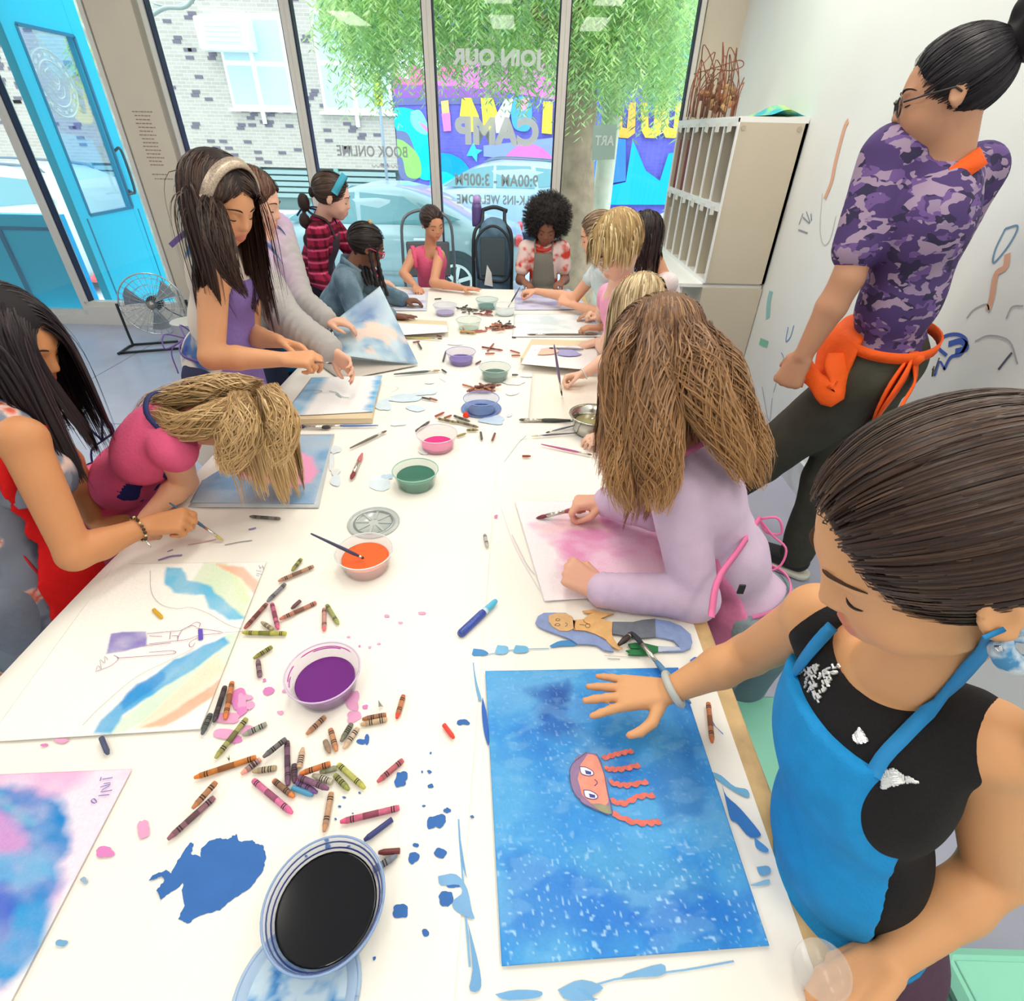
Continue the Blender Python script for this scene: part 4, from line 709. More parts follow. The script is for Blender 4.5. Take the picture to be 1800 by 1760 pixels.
paper('paper_sheet', [(936,655),(1072,662),(1080,738),(928,742)], PAPER+.001, art_flat((248, 240, 226)), .03, m_art, label='cream sheet being painted by the girl with the white wristband', cat='paper')
def pad(name, label, q, h, top, c1=None, c2=None, c3=None):
    t = thing(name, label, 'sketch pad', P(*q[0], z=PAPER))
    put('board', prism(TP(q, PAPER), (0, 0, h)), mat_tan, t)
    return paper('top_sheet', q, PAPER+h+.001, art_flat((248, 246, 246), top, c2), .01, m_art, parent=t), t
s_, t_ = pad('sketch_pad', 'thick pad with an orange and violet painted top sheet at right', [(934,606),(1062,610),(1050,652),(915,640)], .028, [(940,612),(1040,614),(1040,632),(935,628)], c2=(190,184,224))
decal([(952,612),(975,611),(985,618),(970,624),(945,622)], (250,200,180), s_, PAPER+.034, 1.5); decal([(985,612),(1010,616),(1025,624),(1000,628),(980,622)], (170,168,216), s_, PAPER+.034, 1.5)
pad('sketch_pad', 'pad with a blank cream top sheet beside the denim-jacket child', [(672,566),(786,572),(788,584),(662,592)], .022, None)
paper('painting', [(700,512),(752,512),(750,546),(684,546)], PAPER+.001, art_flat((228, 230, 244), [(690,516),(750,514),(748,544),(690,545)], (176,170,216)), .02, m_art, label='pale sheet with lilac washes before the girl in the pink dress', cat='painting')
paper('painting', [(905,508),(1000,508),(1040,544),(905,545)], PAPER+.001, art_flat((214, 214, 236), [(905,512),(1000,512),(1030,540),(905,540)], (160,150,206)), .02, m_art, label='lilac painting in front of the child with the afro', cat='painting')
paper('paper_sheet', [(905,552),(1040,552),(1060,592),(900,592)], PAPER+.0015, art_flat((244, 246, 248), [(905,552),(1040,552),(1060,592),(900,592)], (214,226,232)), .02, m_art, label='white sheet with faint pencil lines near the far right of the table', cat='paper')
# the painting being lifted by the girl in grey
def art_lift(u, v, X, Y):
    C = np.ones(u.shape+(3,))*lin((160, 190, 212)); n = vnoise(u*5, v*6, 2, 3); C = mixc(C, (196, 216, 226), np.clip((n-.45)*5, 0, .9)); C = mixc(C, (96, 130, 180), np.clip((.45-n)*4, 0, .6))
    C = mixc(C, (110, 130, 180), np.clip(1-np.hypot((u-.62)*2.4, (v-.22)*3), 0, 1)*.8); return mixc(C, (240, 208, 190), np.clip((1.25-np.hypot((u-.6)*3.4, (v-.58)*3.2)-2.6*(vnoise(u*7+2, v*7, 5, 3)-.42))*2, 0, 1)*.9)
paper('painting', [(580,572),(668,503),(735,640),(606,628)], [.80, .93, .69, .735], art_lift, .008, m_art, lift=lambda u, v: .02*np.sin(u*3.1)*np.sin(v*3.1)+.006*np.sin(v*14+u*4)*(1-u), label='sheet painted in misty blues being lifted by the girl in the grey sweater', cat='painting')
paper('paper_sheet', [(560,640),(606,630),(735,642),(600,668)], PAPER+.004, art_flat((206, 196, 186)), .02, m_art, label='grey underside sheet flat below the lifted painting', cat='paper')
# mermaid cut-out lying on the table
ZM = PAPER+.001
def mp(q): return [(880+x/4.737, 1060+y/4.737) for x, y in q]
me_ = thing('cardboard_cutout', 'painted cardboard mermaid figure with long blue hair and a grey tail', 'cutout', P(1080, 1115, z=PAPER))
def cut(q, col, h=.004, z=ZM, name='painted_card'): c = tuple(col); return put(name, prism(TP(mp(q), z), (0, 0, h)), mat('card_%d_%d_%d' % c, c, .7, noise=.10, nscale=60), me_)
cut([(290,170),(310,120),(360,92),(430,90),(540,92),(600,130),(620,190),(600,235),(700,235),(780,265),(850,300),(900,340),(940,415),(860,400),(800,360),(720,350),(640,350),(580,310),(480,270),(380,235),(310,200)], (140,158,206), .0035, name='hair')
cut([(400,110),(470,88),(540,92),(590,115),(618,160),(615,215),(560,240),(490,235),(430,200),(400,160)], (222,178,126), .002, ZM+.0036, name='face')
cut([(600,150),(690,140),(740,98),(800,80),(950,90),(900,110),(840,130),(870,150),(930,165),(925,260),(940,300),(985,370),(1015,378),(990,395),(930,370),(860,300),(780,260),(700,235),(610,230)], (224,176,116), .002, ZM+.0036, name='torso')
cut([(680,75),(780,62),(830,85),(800,95),(700,90)], (222,170,110), .0035, name='arm')
cut([(930,165),(1100,168),(1180,150),(1285,140),(1290,290),(1180,300),(1090,300),(1000,275),(930,265)], (112,118,130), .0035, name='tail')
cut([(1285,140),(1400,160),(1500,200),(1580,270),(1595,340),(1580,385),(1520,410),(1380,412),(1310,410),(1310,370),(1400,372),(1490,375),(1440,320),(1360,300),(1290,290)], (140,160,206), .0034, name='tail')
cut([(1060,350),(1120,340),(1200,345),(1310,372),(1310,410),(1240,440),(1150,442),(1060,440),(1075,420),(1040,405),(1090,395),(1150,400),(1155,390),(1080,385)], (40,120,70), .0036, name='tail_fin')
cut([(1310,375),(1400,372),(1480,380),(1500,400),(1380,410),(1310,412)], (190,200,220), .0036, name='tail')
for q in [[(450,185),(470,170),(495,180),(480,192),(450,185)], [(458,145),(470,130),(495,138),(480,150),(458,145)], [(538,165),(552,172),(552,190),(535,195)], [(625,145),(615,190),(618,225)], [(690,140),(700,160),(740,180)], [(740,175),(710,178),(708,200),(735,205),(745,190),(735,175)], [(655,180),(700,185)], [(600,232),(700,236),(800,268),(880,310)], [(835,132),(900,105),(940,95)]]:
    line(mp(q), (90,60,50), .0011, me_, ZM+.0062, 10)
# ================================================================== CUPS
m_pl = mat('clear_plastic', (238, 244, 246), .12, alpha=.28, coat=.3)
def cup(px, py, liq, fill, label, tint=None, r=.064, h=.052, z0=TZ+.003, m=None):
    c = P(px, py, z=z0+h); x, y = c[0], c[1]
    t = thing('paint_cup', label, 'cup', (x, y, z0))
    mp_ = m or (m_pl if tint is None else mat('tinted_plastic_%d_%d_%d' % tint, tint, .12, alpha=.23, coat=.3))
    rb_ = r*.80
    put('cup_wall', lathe([(.0001, 0), (rb_-.004, 0), (rb_, .003), (r-.004, h*.72), (r-.003, h*.74), (r-.001, h*.86), (r-.002, h*.95), (r+.001, h-.002), (r+.002, h), (r+.0005, h+.0012), (r-.001, h), (r-.004, h*.9), (r-.0055, h*.72), (rb_-.002, .004), (rb_-.005, .0015), (.0001, .0015)], (x, y, z0), 48), mp_, t, smooth=True)
    rf = rb_-.003+(r-.004-rb_)*fill
    put('paint', lathe([(.0001, .002), (rb_-.004, .002), (rf-.001, h*fill-.001), (rf, h*fill), (rf-.003, h*fill-.0006), (.0001, h*fill-.0006)], (x, y, z0), 40), mat('paint_%d_%d_%d' % liq, liq, .12, coat=.3), t, smooth=True)
    put('rim', tube([(x+(r+.001)*math.cos(a), y+(r+.001)*math.sin(a), z0+h) for a in np.linspace(0, 2*math.pi, 48)], .0016, 6), mat('plastic_rim' if tint is None else 'plastic_rim_%d_%d_%d' % tint, tint or (240, 244, 246), .2, alpha=.8), t, smooth=True)
    return t
cup(570,1583, (6,8,18), .70, 'biggest cup, near black blue paint, closest to the camera', (150,178,222), r=.072, h=.060, z0=TZ+.003)
cup0 = [o for o in COL.objects if o.name == 'paint_cup'][0]; cb0 = wloc(cup0)
for hh, rr_ in ((.052, .0695), (.044, .0655)): put('stain_ring', tube([(cb0[0]+rr_*math.cos(a), cb0[1]+rr_*math.sin(a), TZ+.003+hh) for a in np.linspace(0, 2*math.pi, 48)], .0011, 5), mat('ring_navy', (24, 40, 120), .3), cup0, smooth=True)
cup(567,1180, (112,38,128), .50, 'clear cup of deep purple paint beside the near crayons', (228,208,236))
cup1 = [o for o in COL.objects if o.name == 'paint_cup.001'][0]; cb1 = wloc(cup1)
for a0, a1, hh in ((.9, 2.6, .047), (1.3, 2.2, .043), (2.9, 3.5, .046), (3.2, 3.6, .038)): put('paint_smear', tube([(cb1[0]+(.0585+(hh-.03)*.08)*math.cos(a), cb1[1]+(.0585+(hh-.03)*.08)*math.sin(a), TZ+.003+hh) for a in np.linspace(a0, a1, 20)], [.0002]+[.0011]*18+[.0002], 5), mat('smear_magenta', (196, 60, 176), .3), cup1, smooth=True)
cup(640,968, (244,104,48), .62, 'clear cup of orange paint with a brush standing in it')
cup(730,826, (62,116,98), .66, 'clear cup of dark green paint left of the table centre', (170,214,196))
cup(768,762, (222,42,132), .30, 'clear cup with a little magenta paint', (240,226,236))
c6 = cup(846,700, (46,60,120), .16, 'nearly empty blue-stained cup standing on a blue lid', (150,178,232), z0=TZ+.007)
cup(870,645, (62,92,84), .46, 'clear cup of dark green paint next to the sketch pad row', (196,220,214))
cup(810,618, (96,70,160), .42, 'clear violet cup of purple paint between scattered crayons', (186,176,226))
cup(824,562, (176,196,172), .20, 'pale green cup beside the brown crayon heap', (214,232,222))
cup(856,526, (50,110,96), .36, 'teal cup of green paint at the far end', (176,216,216))
cup(782,536, (146,136,196), .28, 'small clear cup of lilac paint at the far end', (216,218,240))
cup(888,536, (226,238,240), .20, 'clear water cup at the tip of the brush at the far end', (232,240,242))
def lid(px, py, r, label, m, paintc=None, z0=TZ+.0025):
    c = P(px, py, z=z0+.004); x, y = c[0], c[1]; t = thing('cup_lid', label, 'lid', (x, y, z0))
    put('lid_disc', lathe([(.0001, .002), (r*.78, .002), (r*.80, .004), (r*.93, .005), (r, .0035), (r, .0005), (r*.99, 0), (r*.9, .001), (r*.8, .0012), (.0001, .0005)], (x, y, z0), 48), m, t, smooth=True)
    put('lid_rim', tube([(x+r*.985*math.cos(a), y+r*.985*math.sin(a), z0+.004) for a in np.linspace(0, 2*math.pi, 48)], .0026, 6), m, t, smooth=True)
    return t, x, y
t, x, y = lid(657,918, .066, 'clear plastic lid with a starred centre behind the orange cup', mat('lid_plastic', (206, 214, 212), .12, coat=.4, alpha=.75))
put('lid_star', join(*[box((x+.030*math.cos(a), y+.030*math.sin(a), TZ+.0062), (.034, .006, .0022), rot((0, 0, 1), a)) for a in np.arange(0, 6.28, math.pi/4)]), _M['lid_plastic'], t)
put('lid_ring', lathe([(.046, .004), (.050, .0055), (.053, .004)], (x, y, TZ+.002), 40), mat('lid_ring', (150, 160, 160), .2, metal=.4), t, smooth=True)
lid(846,718, .074, 'blue stained lid under the nearly empty blue cup', mat('lid_blue', (120, 140, 196), .2))
t, x, y = lid(522,1748, .073, 'upturned lid pooled with blue paint at the near table edge', mat('lid_paleblue', (170, 196, 226), .2))
mb = vmat('lid_wash', .25); g = [[(x+rr*.066/12*math.cos(a), y+rr*.066/12*math.sin(a), TZ+.0052) for a in np.linspace(0, 2*math.pi, 60, endpoint=False)] for rr in range(0, 13)]
V = np.array(g).reshape(-1, 3); nn = vnoise(V[:, 0]*45, V[:, 1]*45, 3, 3); Cc = np.ones((len(V), 3))*lin((196, 220, 238)); Cc = mixc(Cc, (90, 160, 220), np.clip((nn-.46)*7, 0, 1)); Cc = mixc(Cc, (20, 80, 180), np.clip((nn-.58)*8, 0, 1))
mesh('paint_pool', V, np.array([(i*60+k, i*60+(k+1) % 60, (i+1)*60+(k+1) % 60, (i+1)*60+k) for i in range(12) for k in range(60)]), mb, t, smooth=True, cols=Cc)
# steel bowl of brushes
c = P(1044, 729, z=TZ+.065); bw = thing('steel_bowl', 'stainless steel bowl holding paint brushes', 'bowl', (c[0], c[1], TZ+.002)); m_st = mat('stainless_steel', (206, 204, 196), .22, metal=1.0)
put('bowl_wall', lathe([(.0001, 0), (.058, 0), (.066, .006), (.07, .03), (.074, .060), (.084, .063), (.085, .0655), (.080, .066), (.071, .061), (.066, .03), (.06, .008), (.0001, .004)], (c[0], c[1], TZ+.002), 48), m_st, bw, smooth=True)
put('murky_water', lathe([(.0001, .035), (.064, .035), (.064, .03), (.0001, .03)], (c[0], c[1], TZ+.002), 32), mat('murky_water', (150, 140, 100), .1), bw)
# ================================================================== BRUSHES AND PEN
m_fer = mat('ferrule', (214, 208, 196), .25, metal=.9)
def brush(a, b, label, hc=(60, 62, 66), bc=(70, 60, 50), r=.0035, fer=.14, bri=.12, group=None):
    """a = handle end, b = bristle tip (world)"""
    a, b = np.asarray(a, float), np.asarray(b, float); L = b-a; t = thing('paint_brush', label, 'brush', a, group)
    f = lambda s: a+L*s
    e = 1-bri; d = e-fer
    put('handle', tube([f(0), f(.03), f(d*.6), f(d*.9), f(d)], [r*.4, r*.6, r*1.15, r*1.1, r*.8], 8), mat('handle_%d_%d_%d' % hc, hc, .35), t, smooth=True)
    put('ferrule', tube([f(d-.005), f(d+fer*.5), f(e)], [r*.85, r*.95, r*1.05], 8), m_fer, t, smooth=True)
    put('bristles', tube([f(e-.005), f(e+bri*.4), f(e+bri*.8), f(1)], [r*1.05, r*1.25, r*.8, r*.1], 8, .6), mat('bristle_%d_%d_%d' % bc, bc, .8), t, smooth=True); return t
Z1 = PAPER+.007
def tbr(a, b, label, za=Z1, zb=Z1, **k): return brush(P(*a, z=za), P(*b, z=zb), label, **k)
tbr((546,938), (640,982), 'thin dark brush leaning in the orange paint cup', za=.80, zb=.722, hc=(70,64,96), r=.0036, fer=.05, bri=.05)
tbr((615,788), (680,757), 'slim grey brush left of the magenta cup', hc=(110,104,92), bc=(120,90,80), r=.004)
tbr((637,797), (617,843), 'pink and white brush with a maroon tip left of the green cup', hc=(200,110,110), bc=(140,60,70), r=.006, fer=.4, bri=.25)
tbr((692,658), (774,651), 'short brush with a light tip before the lifted painting', hc=(90,104,104), bc=(180,150,100), r=.005)
tbr((665,748), (566,749), 'blue handled brush lying end to end with a navy brush', hc=(100,130,190), bc=(60,50,50), r=.004, fer=.2)
tbr((505,749), (582,752), 'navy brush with a white ferrule by the bending girl\'s hair', hc=(46,44,90), bc=(60,60,60), r=.006, fer=.4, bri=.2)
tbr((1003,739), (912,738), 'thick dark grey brush pointing left from the steel bowl', hc=(66,70,66), bc=(90,86,74), r=.006, fer=.34, bri=.1)
tbr((1010,748), (959,761), 'short grey brush angled below the thick dark brush', hc=(120,116,130), r=.0032)
tbr((1014,761), (933,767), 'thin brush with a cream tip beside the steel bowl', hc=(100,96,104), bc=(226,208,160), r=.003)
tbr((951,781), (1041,800), 'thin pink-purple brush in front of the steel bowl', hc=(186,90,150), bc=(110,90,70), r=.0034, fer=.18, bri=.08)
tbr((1050,588), (926,588), 'long brown-grey brush beside the faint pencil sheet', hc=(120,108,96), bc=(110,96,84), r=.005)
tbr((1026,614), (965,612), 'grey brush resting on the pad painted orange and violet', za=PAPER+.036, zb=PAPER+.036, hc=(150,150,150), r=.005)
tbr((712,593), (778,596), 'thin yellow brush in front of the blank sketch pad', hc=(210,190,110), r=.0036)
c0 = P(1044, 729, z=TZ+.05)
for k, (dx, dy, lab, hc_) in enumerate([(.10, .085, 'dark brush leaning right in the steel bowl', (70,72,80)), (.12, .05, 'second dark brush leaning right in the steel bowl', (90,92,98)), (.11, .015, 'pale pink brush lying lowest in the steel bowl', (190,160,160))]):
    brush(c0+(dx, dy, .05), c0+(-.035+.02*k, -.03+.01*k, -.035), lab, hc=hc_, bc=(170,160,110), r=.005, fer=.2)
tbr((1214,1237), (1110,1110), 'blue smeared brush lying across the mermaid cut-out', za=PAPER+.012, zb=PAPER+.018, hc=(90,140,180), bc=(50,50,56), r=.0052, fer=.24, bri=.2)
a, b = P(872, 1056, z=Z1), P(808, 1116, z=Z1); t = thing('marker_pen', 'blue glitter marker pen with a light blue cap on the white paper', 'pen', a); L = b-a
put('cap', tube([a, a+L*.05, a+L*.28, a+L*.30], [.005, .0062, .0072, .0072], 12), mat('cap_cyan', (90, 190, 226), .3), t, smooth=True)
put('collar', tube([a+L*.29, a+L*.36], [.0078, .0078], 12), mat('pen_clear', (206, 226, 240), .2), t, smooth=True)
put('barrel', tube([a+L*.355, a+L*.4, a+L*.96, b], [.0078, .0088, .0088, .007], 12), mat('barrel_blue', (62, 84, 170), .25, noise=.2, nscale=150), t, smooth=True)
# black marks of chalk on the mermaid
tbr((1087,1134), (1114,1112), 'stub of dark brown crayon lying on the mermaid cut-out', hc=(60,44,44), bc=(60,60,66), r=.006, fer=.02, bri=.3, za=PAPER+.012, zb=PAPER+.012)
put('plastic_bit', lathe([(.0001, 0), (.009, 0), (.012, .006), (.008, .016), (.003, .02), (.0001, .021)], P(819, 733, z=TZ+.003), 7), mat('red_plastic', (250, 70, 30), .3), None, label='small shiny orange-red plastic bit beside the blue lid', cat='plastic piece')
# ================================================================== CRAYONS
m_band = mat('crayon_band', (50, 40, 36), .6)
ncr = [0]
def crayon(a, b, col, label, group=None, z=None, band=True, tipcol=None, r=.0045, worn=False):
    a, b = (P(*a, z=z or PAPER+.006), P(*b, z=z or PAPER+.006)) if len(a) == 2 else (np.asarray(a, float), np.asarray(b, float))
    L = b-a; n = np.linalg.norm(L); e = L/n; t = thing('crayon', label, 'crayon', a, group); tc = tipcol or col
    wx = tuple(min(255, int(v*1.0)) for v in tc)
    put('wax', tube([a, a+e*.0006, b-e*.007, b-e*.0065, b-e*.001, b], [r*.8, r*.9, r*.92, r*.86, r*.58, r*.45], 10), mat('wax_%d_%d_%d' % wx, wx, .45), t, smooth=False)
    if not worn:
        gm = sum(col)/3; pc = tuple(int((v*.78+gm*.22)*.96+6) for v in col)
        put('wrapper', tube([a+e*.003, b-e*.0085], [r, r], 12), mat('wrap_%d_%d_%d' % pc, pc, .75, noise=.14, nscale=220), t, smooth=True)
        if band and n > .03:
            for s in (.007, .0105): put('stripe', tube([a+e*s, a+e*(s+.0016)], [r*1.03]*2, 12), m_band, t, smooth=True)
            for s in (.0165, .020): put('stripe', tube([b-e*s, b-e*(s-.0016)], [r*1.03]*2, 12), m_band, t, smooth=True)
            if n > .07: put('oval_print', tube([a+e*n*.35, a+e*n*.62], [r*1.02]*2, 12), mat('wrap_print_%d_%d_%d' % pc, tuple(int(v*.72) for v in pc), .75), t, smooth=True)
    ncr[0] += 1; return t
def q7(x, y): return (240+x/3.214, 980+y/3.214)
NEAR = [
((930,10),(878,75),(150,150,72),'short olive crayon stub above the tan crayon, nearest the orange cup'),((1000,50),(800,135),(196,138,106),'tan crayon with dark bands just left of the orange cup'),
((840,150),(738,250),(126,126,136),'grey crayon touching the end of a dark red one, right of the rainbow drawing'),((735,262),(610,402),(168,84,78),'dark red crayon running from the grey one to the drawing edge'),
((765,262),(800,405),(216,92,134),'pink crayon pointing down between the dark red and salmon ones'),((925,245),(875,290),(112,70,82),'short maroon stub above the salmon crayon'),((1015,255),(808,350),(204,122,98),'long salmon crayon beside the short maroon stub'),
((770,408),(705,365),(190,172,132),'small beige stub between the red and pink crayons'),((845,430),(598,425),(188,184,62),'yellow-green crayon lying level at the tip of the rainbow drawing'),((1060,290),(1060,415),(208,140,128),'salmon crayon with a bright tip, left one of the pair above the purple cup'),((1075,270),(1140,378),(162,166,88),'olive crayon, right one of the pair above the purple cup'),
((765,505),(660,572),(152,146,62),'olive crayon meeting a mauve one left of the purple cup'),((697,675),(685,575),(142,102,120),'mauve crayon hanging down from the olive one left of the purple cup'),((500,730),(437,930),(80,66,74),'very dark plum crayon beside a long orange one at the drawing corner'),((540,705),(500,915),(228,126,62),'orange crayon standing beside the dark plum one'),
((418,885),(370,1000),(84,90,92),'charcoal crayon stub at the lower corner of the rainbow drawing'),((622,910),(445,1135),(172,168,86),'long olive crayon over the pink spatter'),((735,940),(600,1005),(156,160,146),'pale grey-green crayon over the pink spatter'),((675,1130),(325,1245),(226,122,36),'long bright orange crayon at the left of the heap'),
((845,1025),(715,1130),(110,104,112),'grey crayon leaning on top of the heap'),((700,1140),(590,1225),(176,130,128),'dusty crayon with a peach tip below the grey one'),((790,1190),(655,1210),(182,160,122),'beige crayon lying level in the heap'),((850,1040),(855,1290),(126,80,112),'long purple crayon standing upright in the heap'),((890,1170),(893,1275),(92,62,82),'dark plum stub right against the upright purple crayon'),
((918,1190),(940,1075),(214,176,142),'cream crayon pointing up from the heap'),((1095,1165),(920,1225),(218,116,50),'orange crayon at the right of the upright purple one'),((1130,1190),(1035,1215),(150,156,122),'grey-green stub right of the orange one in the heap'),((1140,1170),(1290,1305),(192,192,82),'long yellow-green crayon at the right of the heap'),((1120,1230),(1200,1315),(150,156,74),'olive stub inside the yellow-green crayon'),
((1105,1270),(995,1230),(202,192,168),'off-white crayon in the heap'),((915,1240),(1085,1310),(132,82,116),'purple crayon lying slantwise in the heap'),((905,1270),(1020,1330),(132,86,150),'violet banded crayon under the purple one'),((880,1300),(995,1345),(82,152,192),'sky blue crayon stub at the foot of the heap'),((775,1260),(890,1355),(150,106,76),'brown crayon with an orange tip left of the sky blue stub'),
((660,1260),(880,1445),(236,104,160),'bright pink crayon below the heap, torn wrapper'),((1100,1330),(1060,1550),(202,148,108),'tan crayon pointing toward the camera below the heap'),((450,1270),(315,1420),(192,122,76),'brown-orange crayon lying on the mauve one'),((440,1355),(175,1595),(152,96,112),'long mauve crayon above the big blue spill'),
((1065,900),(960,1000),(188,128,92),'light brown crayon right below the purple cup'),((1095,970),(1130,1095),(206,138,92),'apricot crayon in the small cluster of four'),((1065,1035),(1090,1105),(160,132,106),'short brown stub left in the small cluster'),((1215,940),(1155,1040),(124,126,104),'grey-green crayon in the small cluster'),((1250,965),(1170,1080),(216,182,152),'cream crayon at the right of the small cluster'),
((1410,890),(1275,915),(172,112,76),'brown crayon lying above a cream one'),((1415,915),(1265,945),(206,172,132),'cream crayon lying under the brown one'),((1508,780),(1470,910),(212,122,70),'orange crayon with a red tip right of the purple cup'),((1505,1145),(1360,1270),(202,92,102),'rose crayon alone near the blue drops'),((1485,1415),(1150,1495),(226,92,132),'long hot pink crayon with a printed oval'),
((1445,1480),(1285,1600),(52,62,122),'navy crayon just below the hot pink one')]
zz = PAPER+.006
for k, (a, b, c, lab) in enumerate(NEAR):
    crayon(q7(*a), q7(*b), c, lab, tipcol={9: (236, 110, 120), 20: (240, 160, 140), 33: (232, 130, 70), 45: (226, 70, 50)}.get(k), worn=k in (5, 32, 48), z=PAPER+(.0145 if k in (19, 25, 30, 36) else .0055))
for a, b, c, lab, w_ in [((780,1274),(798,1298),(232,64,52),'bare bright red crayon piece below the marker pen',1),((270,1072),(285,1087),(214,168,52),'small gold crayon piece on the rainbow drawing',1),((178,1297),(190,1326),(74,80,110),'navy stub under the lower edge of the rainbow drawing',1),((492,912),(439,908),(112,108,104),'grey banded crayon near the beaded wrist',0),((703,1496),(665,1499),(112,52,52),'dark maroon stub lying on the black cup\'s crayon',1),
                       ((656,1530),(697,1504),(122,128,142),'grey crayon leaning against the black paint cup',0),((1245,1236),(1252,1306),(216,122,72),'orange crayon on the paper at the right table edge',0),((852,940),(857,962),(190,186,182),'small pale grey stub in the empty middle of the table',0),((918,802),(933,802),(152,70,56),'tiny brick red stub right of the table centre',1),
                       ((770,736),(804,743),(164,146,92),'olive crayon leftmost in the heap behind the magenta cup',0),((802,741),(841,751),(150,136,96),'grey-olive crayon across the heap behind the magenta cup',0),((798,731),(826,741),(120,118,104),'grey crayon at the top of the heap behind the magenta cup',0),((820,756),(841,756),(166,146,84),'short olive stub at the right of the heap behind the magenta cup',0),((803,767),(819,762),(158,142,80),'olive stub touching the magenta cup',1),
                       ((765,732),(781,725),(170,76,62),'brick red stub above the heap behind the magenta cup',1),((781,735),(794,730),(166,92,70),'brown-red stub beside the brick red one behind the magenta cup',1),((731,758),(755,741),(110,108,112),'grey crayon half hidden behind the magenta cup',0),((845,760),(847,773),(90,84,80),'dark stub pointing down right of the olive heap',1),((870,762),(865,775),(130,80,76),'maroon stub farthest right of the olive heap',1),
                       ((742,699),(757,702),(96,92,90),'dark stub of the pair left of the blue cup',1),((755,700),(769,704),(164,100,84),'brown stub of the pair left of the blue cup',1),((847,610),(884,616),(176,84,78),'red-brown crayon behind the dark green cup',0),((857,617),(868,604),(160,92,84),'brown crayon pointing up behind the dark green cup',1),((853,622),(870,621),(178,110,96),'salmon stub below the red-brown crayon',1),((897,616),(914,621),(176,96,80),'upper brown stub of the pair right of the violet cup',1),((899,625),(915,625),(166,100,78),'lower brown stub of the pair right of the violet cup',1),
                       ((900,659),(911,659),(96,92,96),'tiny grey stub right of the dark green cup',1),((779,635),(784,617),(84,76,92),'dark stub against the left of the violet cup',1),((845,635),(836,640),(120,70,84),'maroon stub against the right of the violet cup',1),((777,650),(785,655),(80,80,84),'dark stub left of the pale sheets',1),((764,526),(776,525),(50,50,64),'black stub alone at the far end',1),((726,602),(738,600),(150,84,78),'red-brown stub near the blank sketch pad',1),((735,603),(741,613),(90,84,90),'thin dark stub crossing below the red-brown one',1),((768,590),(777,592),(120,70,74),'maroon stub at the corner of the blank sketch pad',1),((900,593),(907,594),(60,60,70),'black stub right of the brown crayon heap',1)]:
    crayon(a, b, c, lab, worn=bool(w_))
# torn silver wrapper scraps
def scrap(px, py, label):
    c = P(px, py, z=PAPER); r = random.Random(int(px)); V = [c+(r.uniform(-.009, .009), r.uniform(-.007, .007), .001+.007*(k % 3)) for k in range(7)]
    put('wrapper_scrap', (np.array(V), [(0, 1, 2), (1, 2, 3), (2, 3, 4), (3, 4, 5), (4, 5, 6)]), mat('scrap', (170, 176, 164), .4), None, label=label, cat='scrap')
scrap(669, 1244, 'torn grey crayon wrapper scrap near the orange crayon'); scrap(402, 1337, 'torn foil wrapper scrap above the bright orange crayon')
def heap(cx, cy, rx, ry, n, cols, label, group, seed, L=(.03, .07)):
    r = random.Random(seed); cols = [tuple(c) for c in cols]
    for k in range(n):
        a = r.uniform(0, 6.28); d = math.sqrt(r.random()); p = P(cx+rx*d*math.cos(a), cy+ry*d*math.sin(a), z=PAPER+.0055); ang = r.gauss(0, .7); l = r.uniform(*L)
        lay_ = 0 if k < n*.6 else .0095
        e = np.array((math.cos(ang), math.sin(ang), 0))*l/2; crayon(p-e+(0, 0, lay_), p+e+(0, 0, lay_), cols[k % len(cols)], label, group, worn=r.random() < .4)
BR = [(170,100,80), (190,120,96), (150,84,70), (176,110,100), (140,90,74)]
heap(838, 683, 30, 6, 12, BR, 'brown-red crayon in the heap behind the blue cup', 'brown-red crayons behind the blue cup', 1, (.05, .085))
heap(876, 577, 22, 6, 20, BR+[(200,110,60), (90,84,84)], 'brown crayon in the big heap right of the pale green cup', 'brown crayons right of the pale green cup', 2)
heap(884, 573, 18, 6, 12, [(70,66,74), (96,90,96)], 'dark grey stub in the big heap right of the pale green cup', 'dark stubs right of the pale green cup', 3, (.018, .03))
heap(828, 584, 20, 3, 6, [(196,158,96), (176,96,80)], 'mustard or red crayon just in front of the pale green cup', 'crayons in front of the pale green cup', 4, (.05, .08))
heap(820, 545, 17, 5, 16, [(104,98,90), (140,130,116), (80,74,76)], 'grey crayon in the far heap behind the pale green cup', 'grey crayons in the far heap', 5, (.025, .05))
heap(855, 551, 18, 3, 7, [(170,96,92), (150,84,84)], 'dusty red crayon at the right of the far heap', 'dusty red crayons at the far heap', 6, (.04, .07))
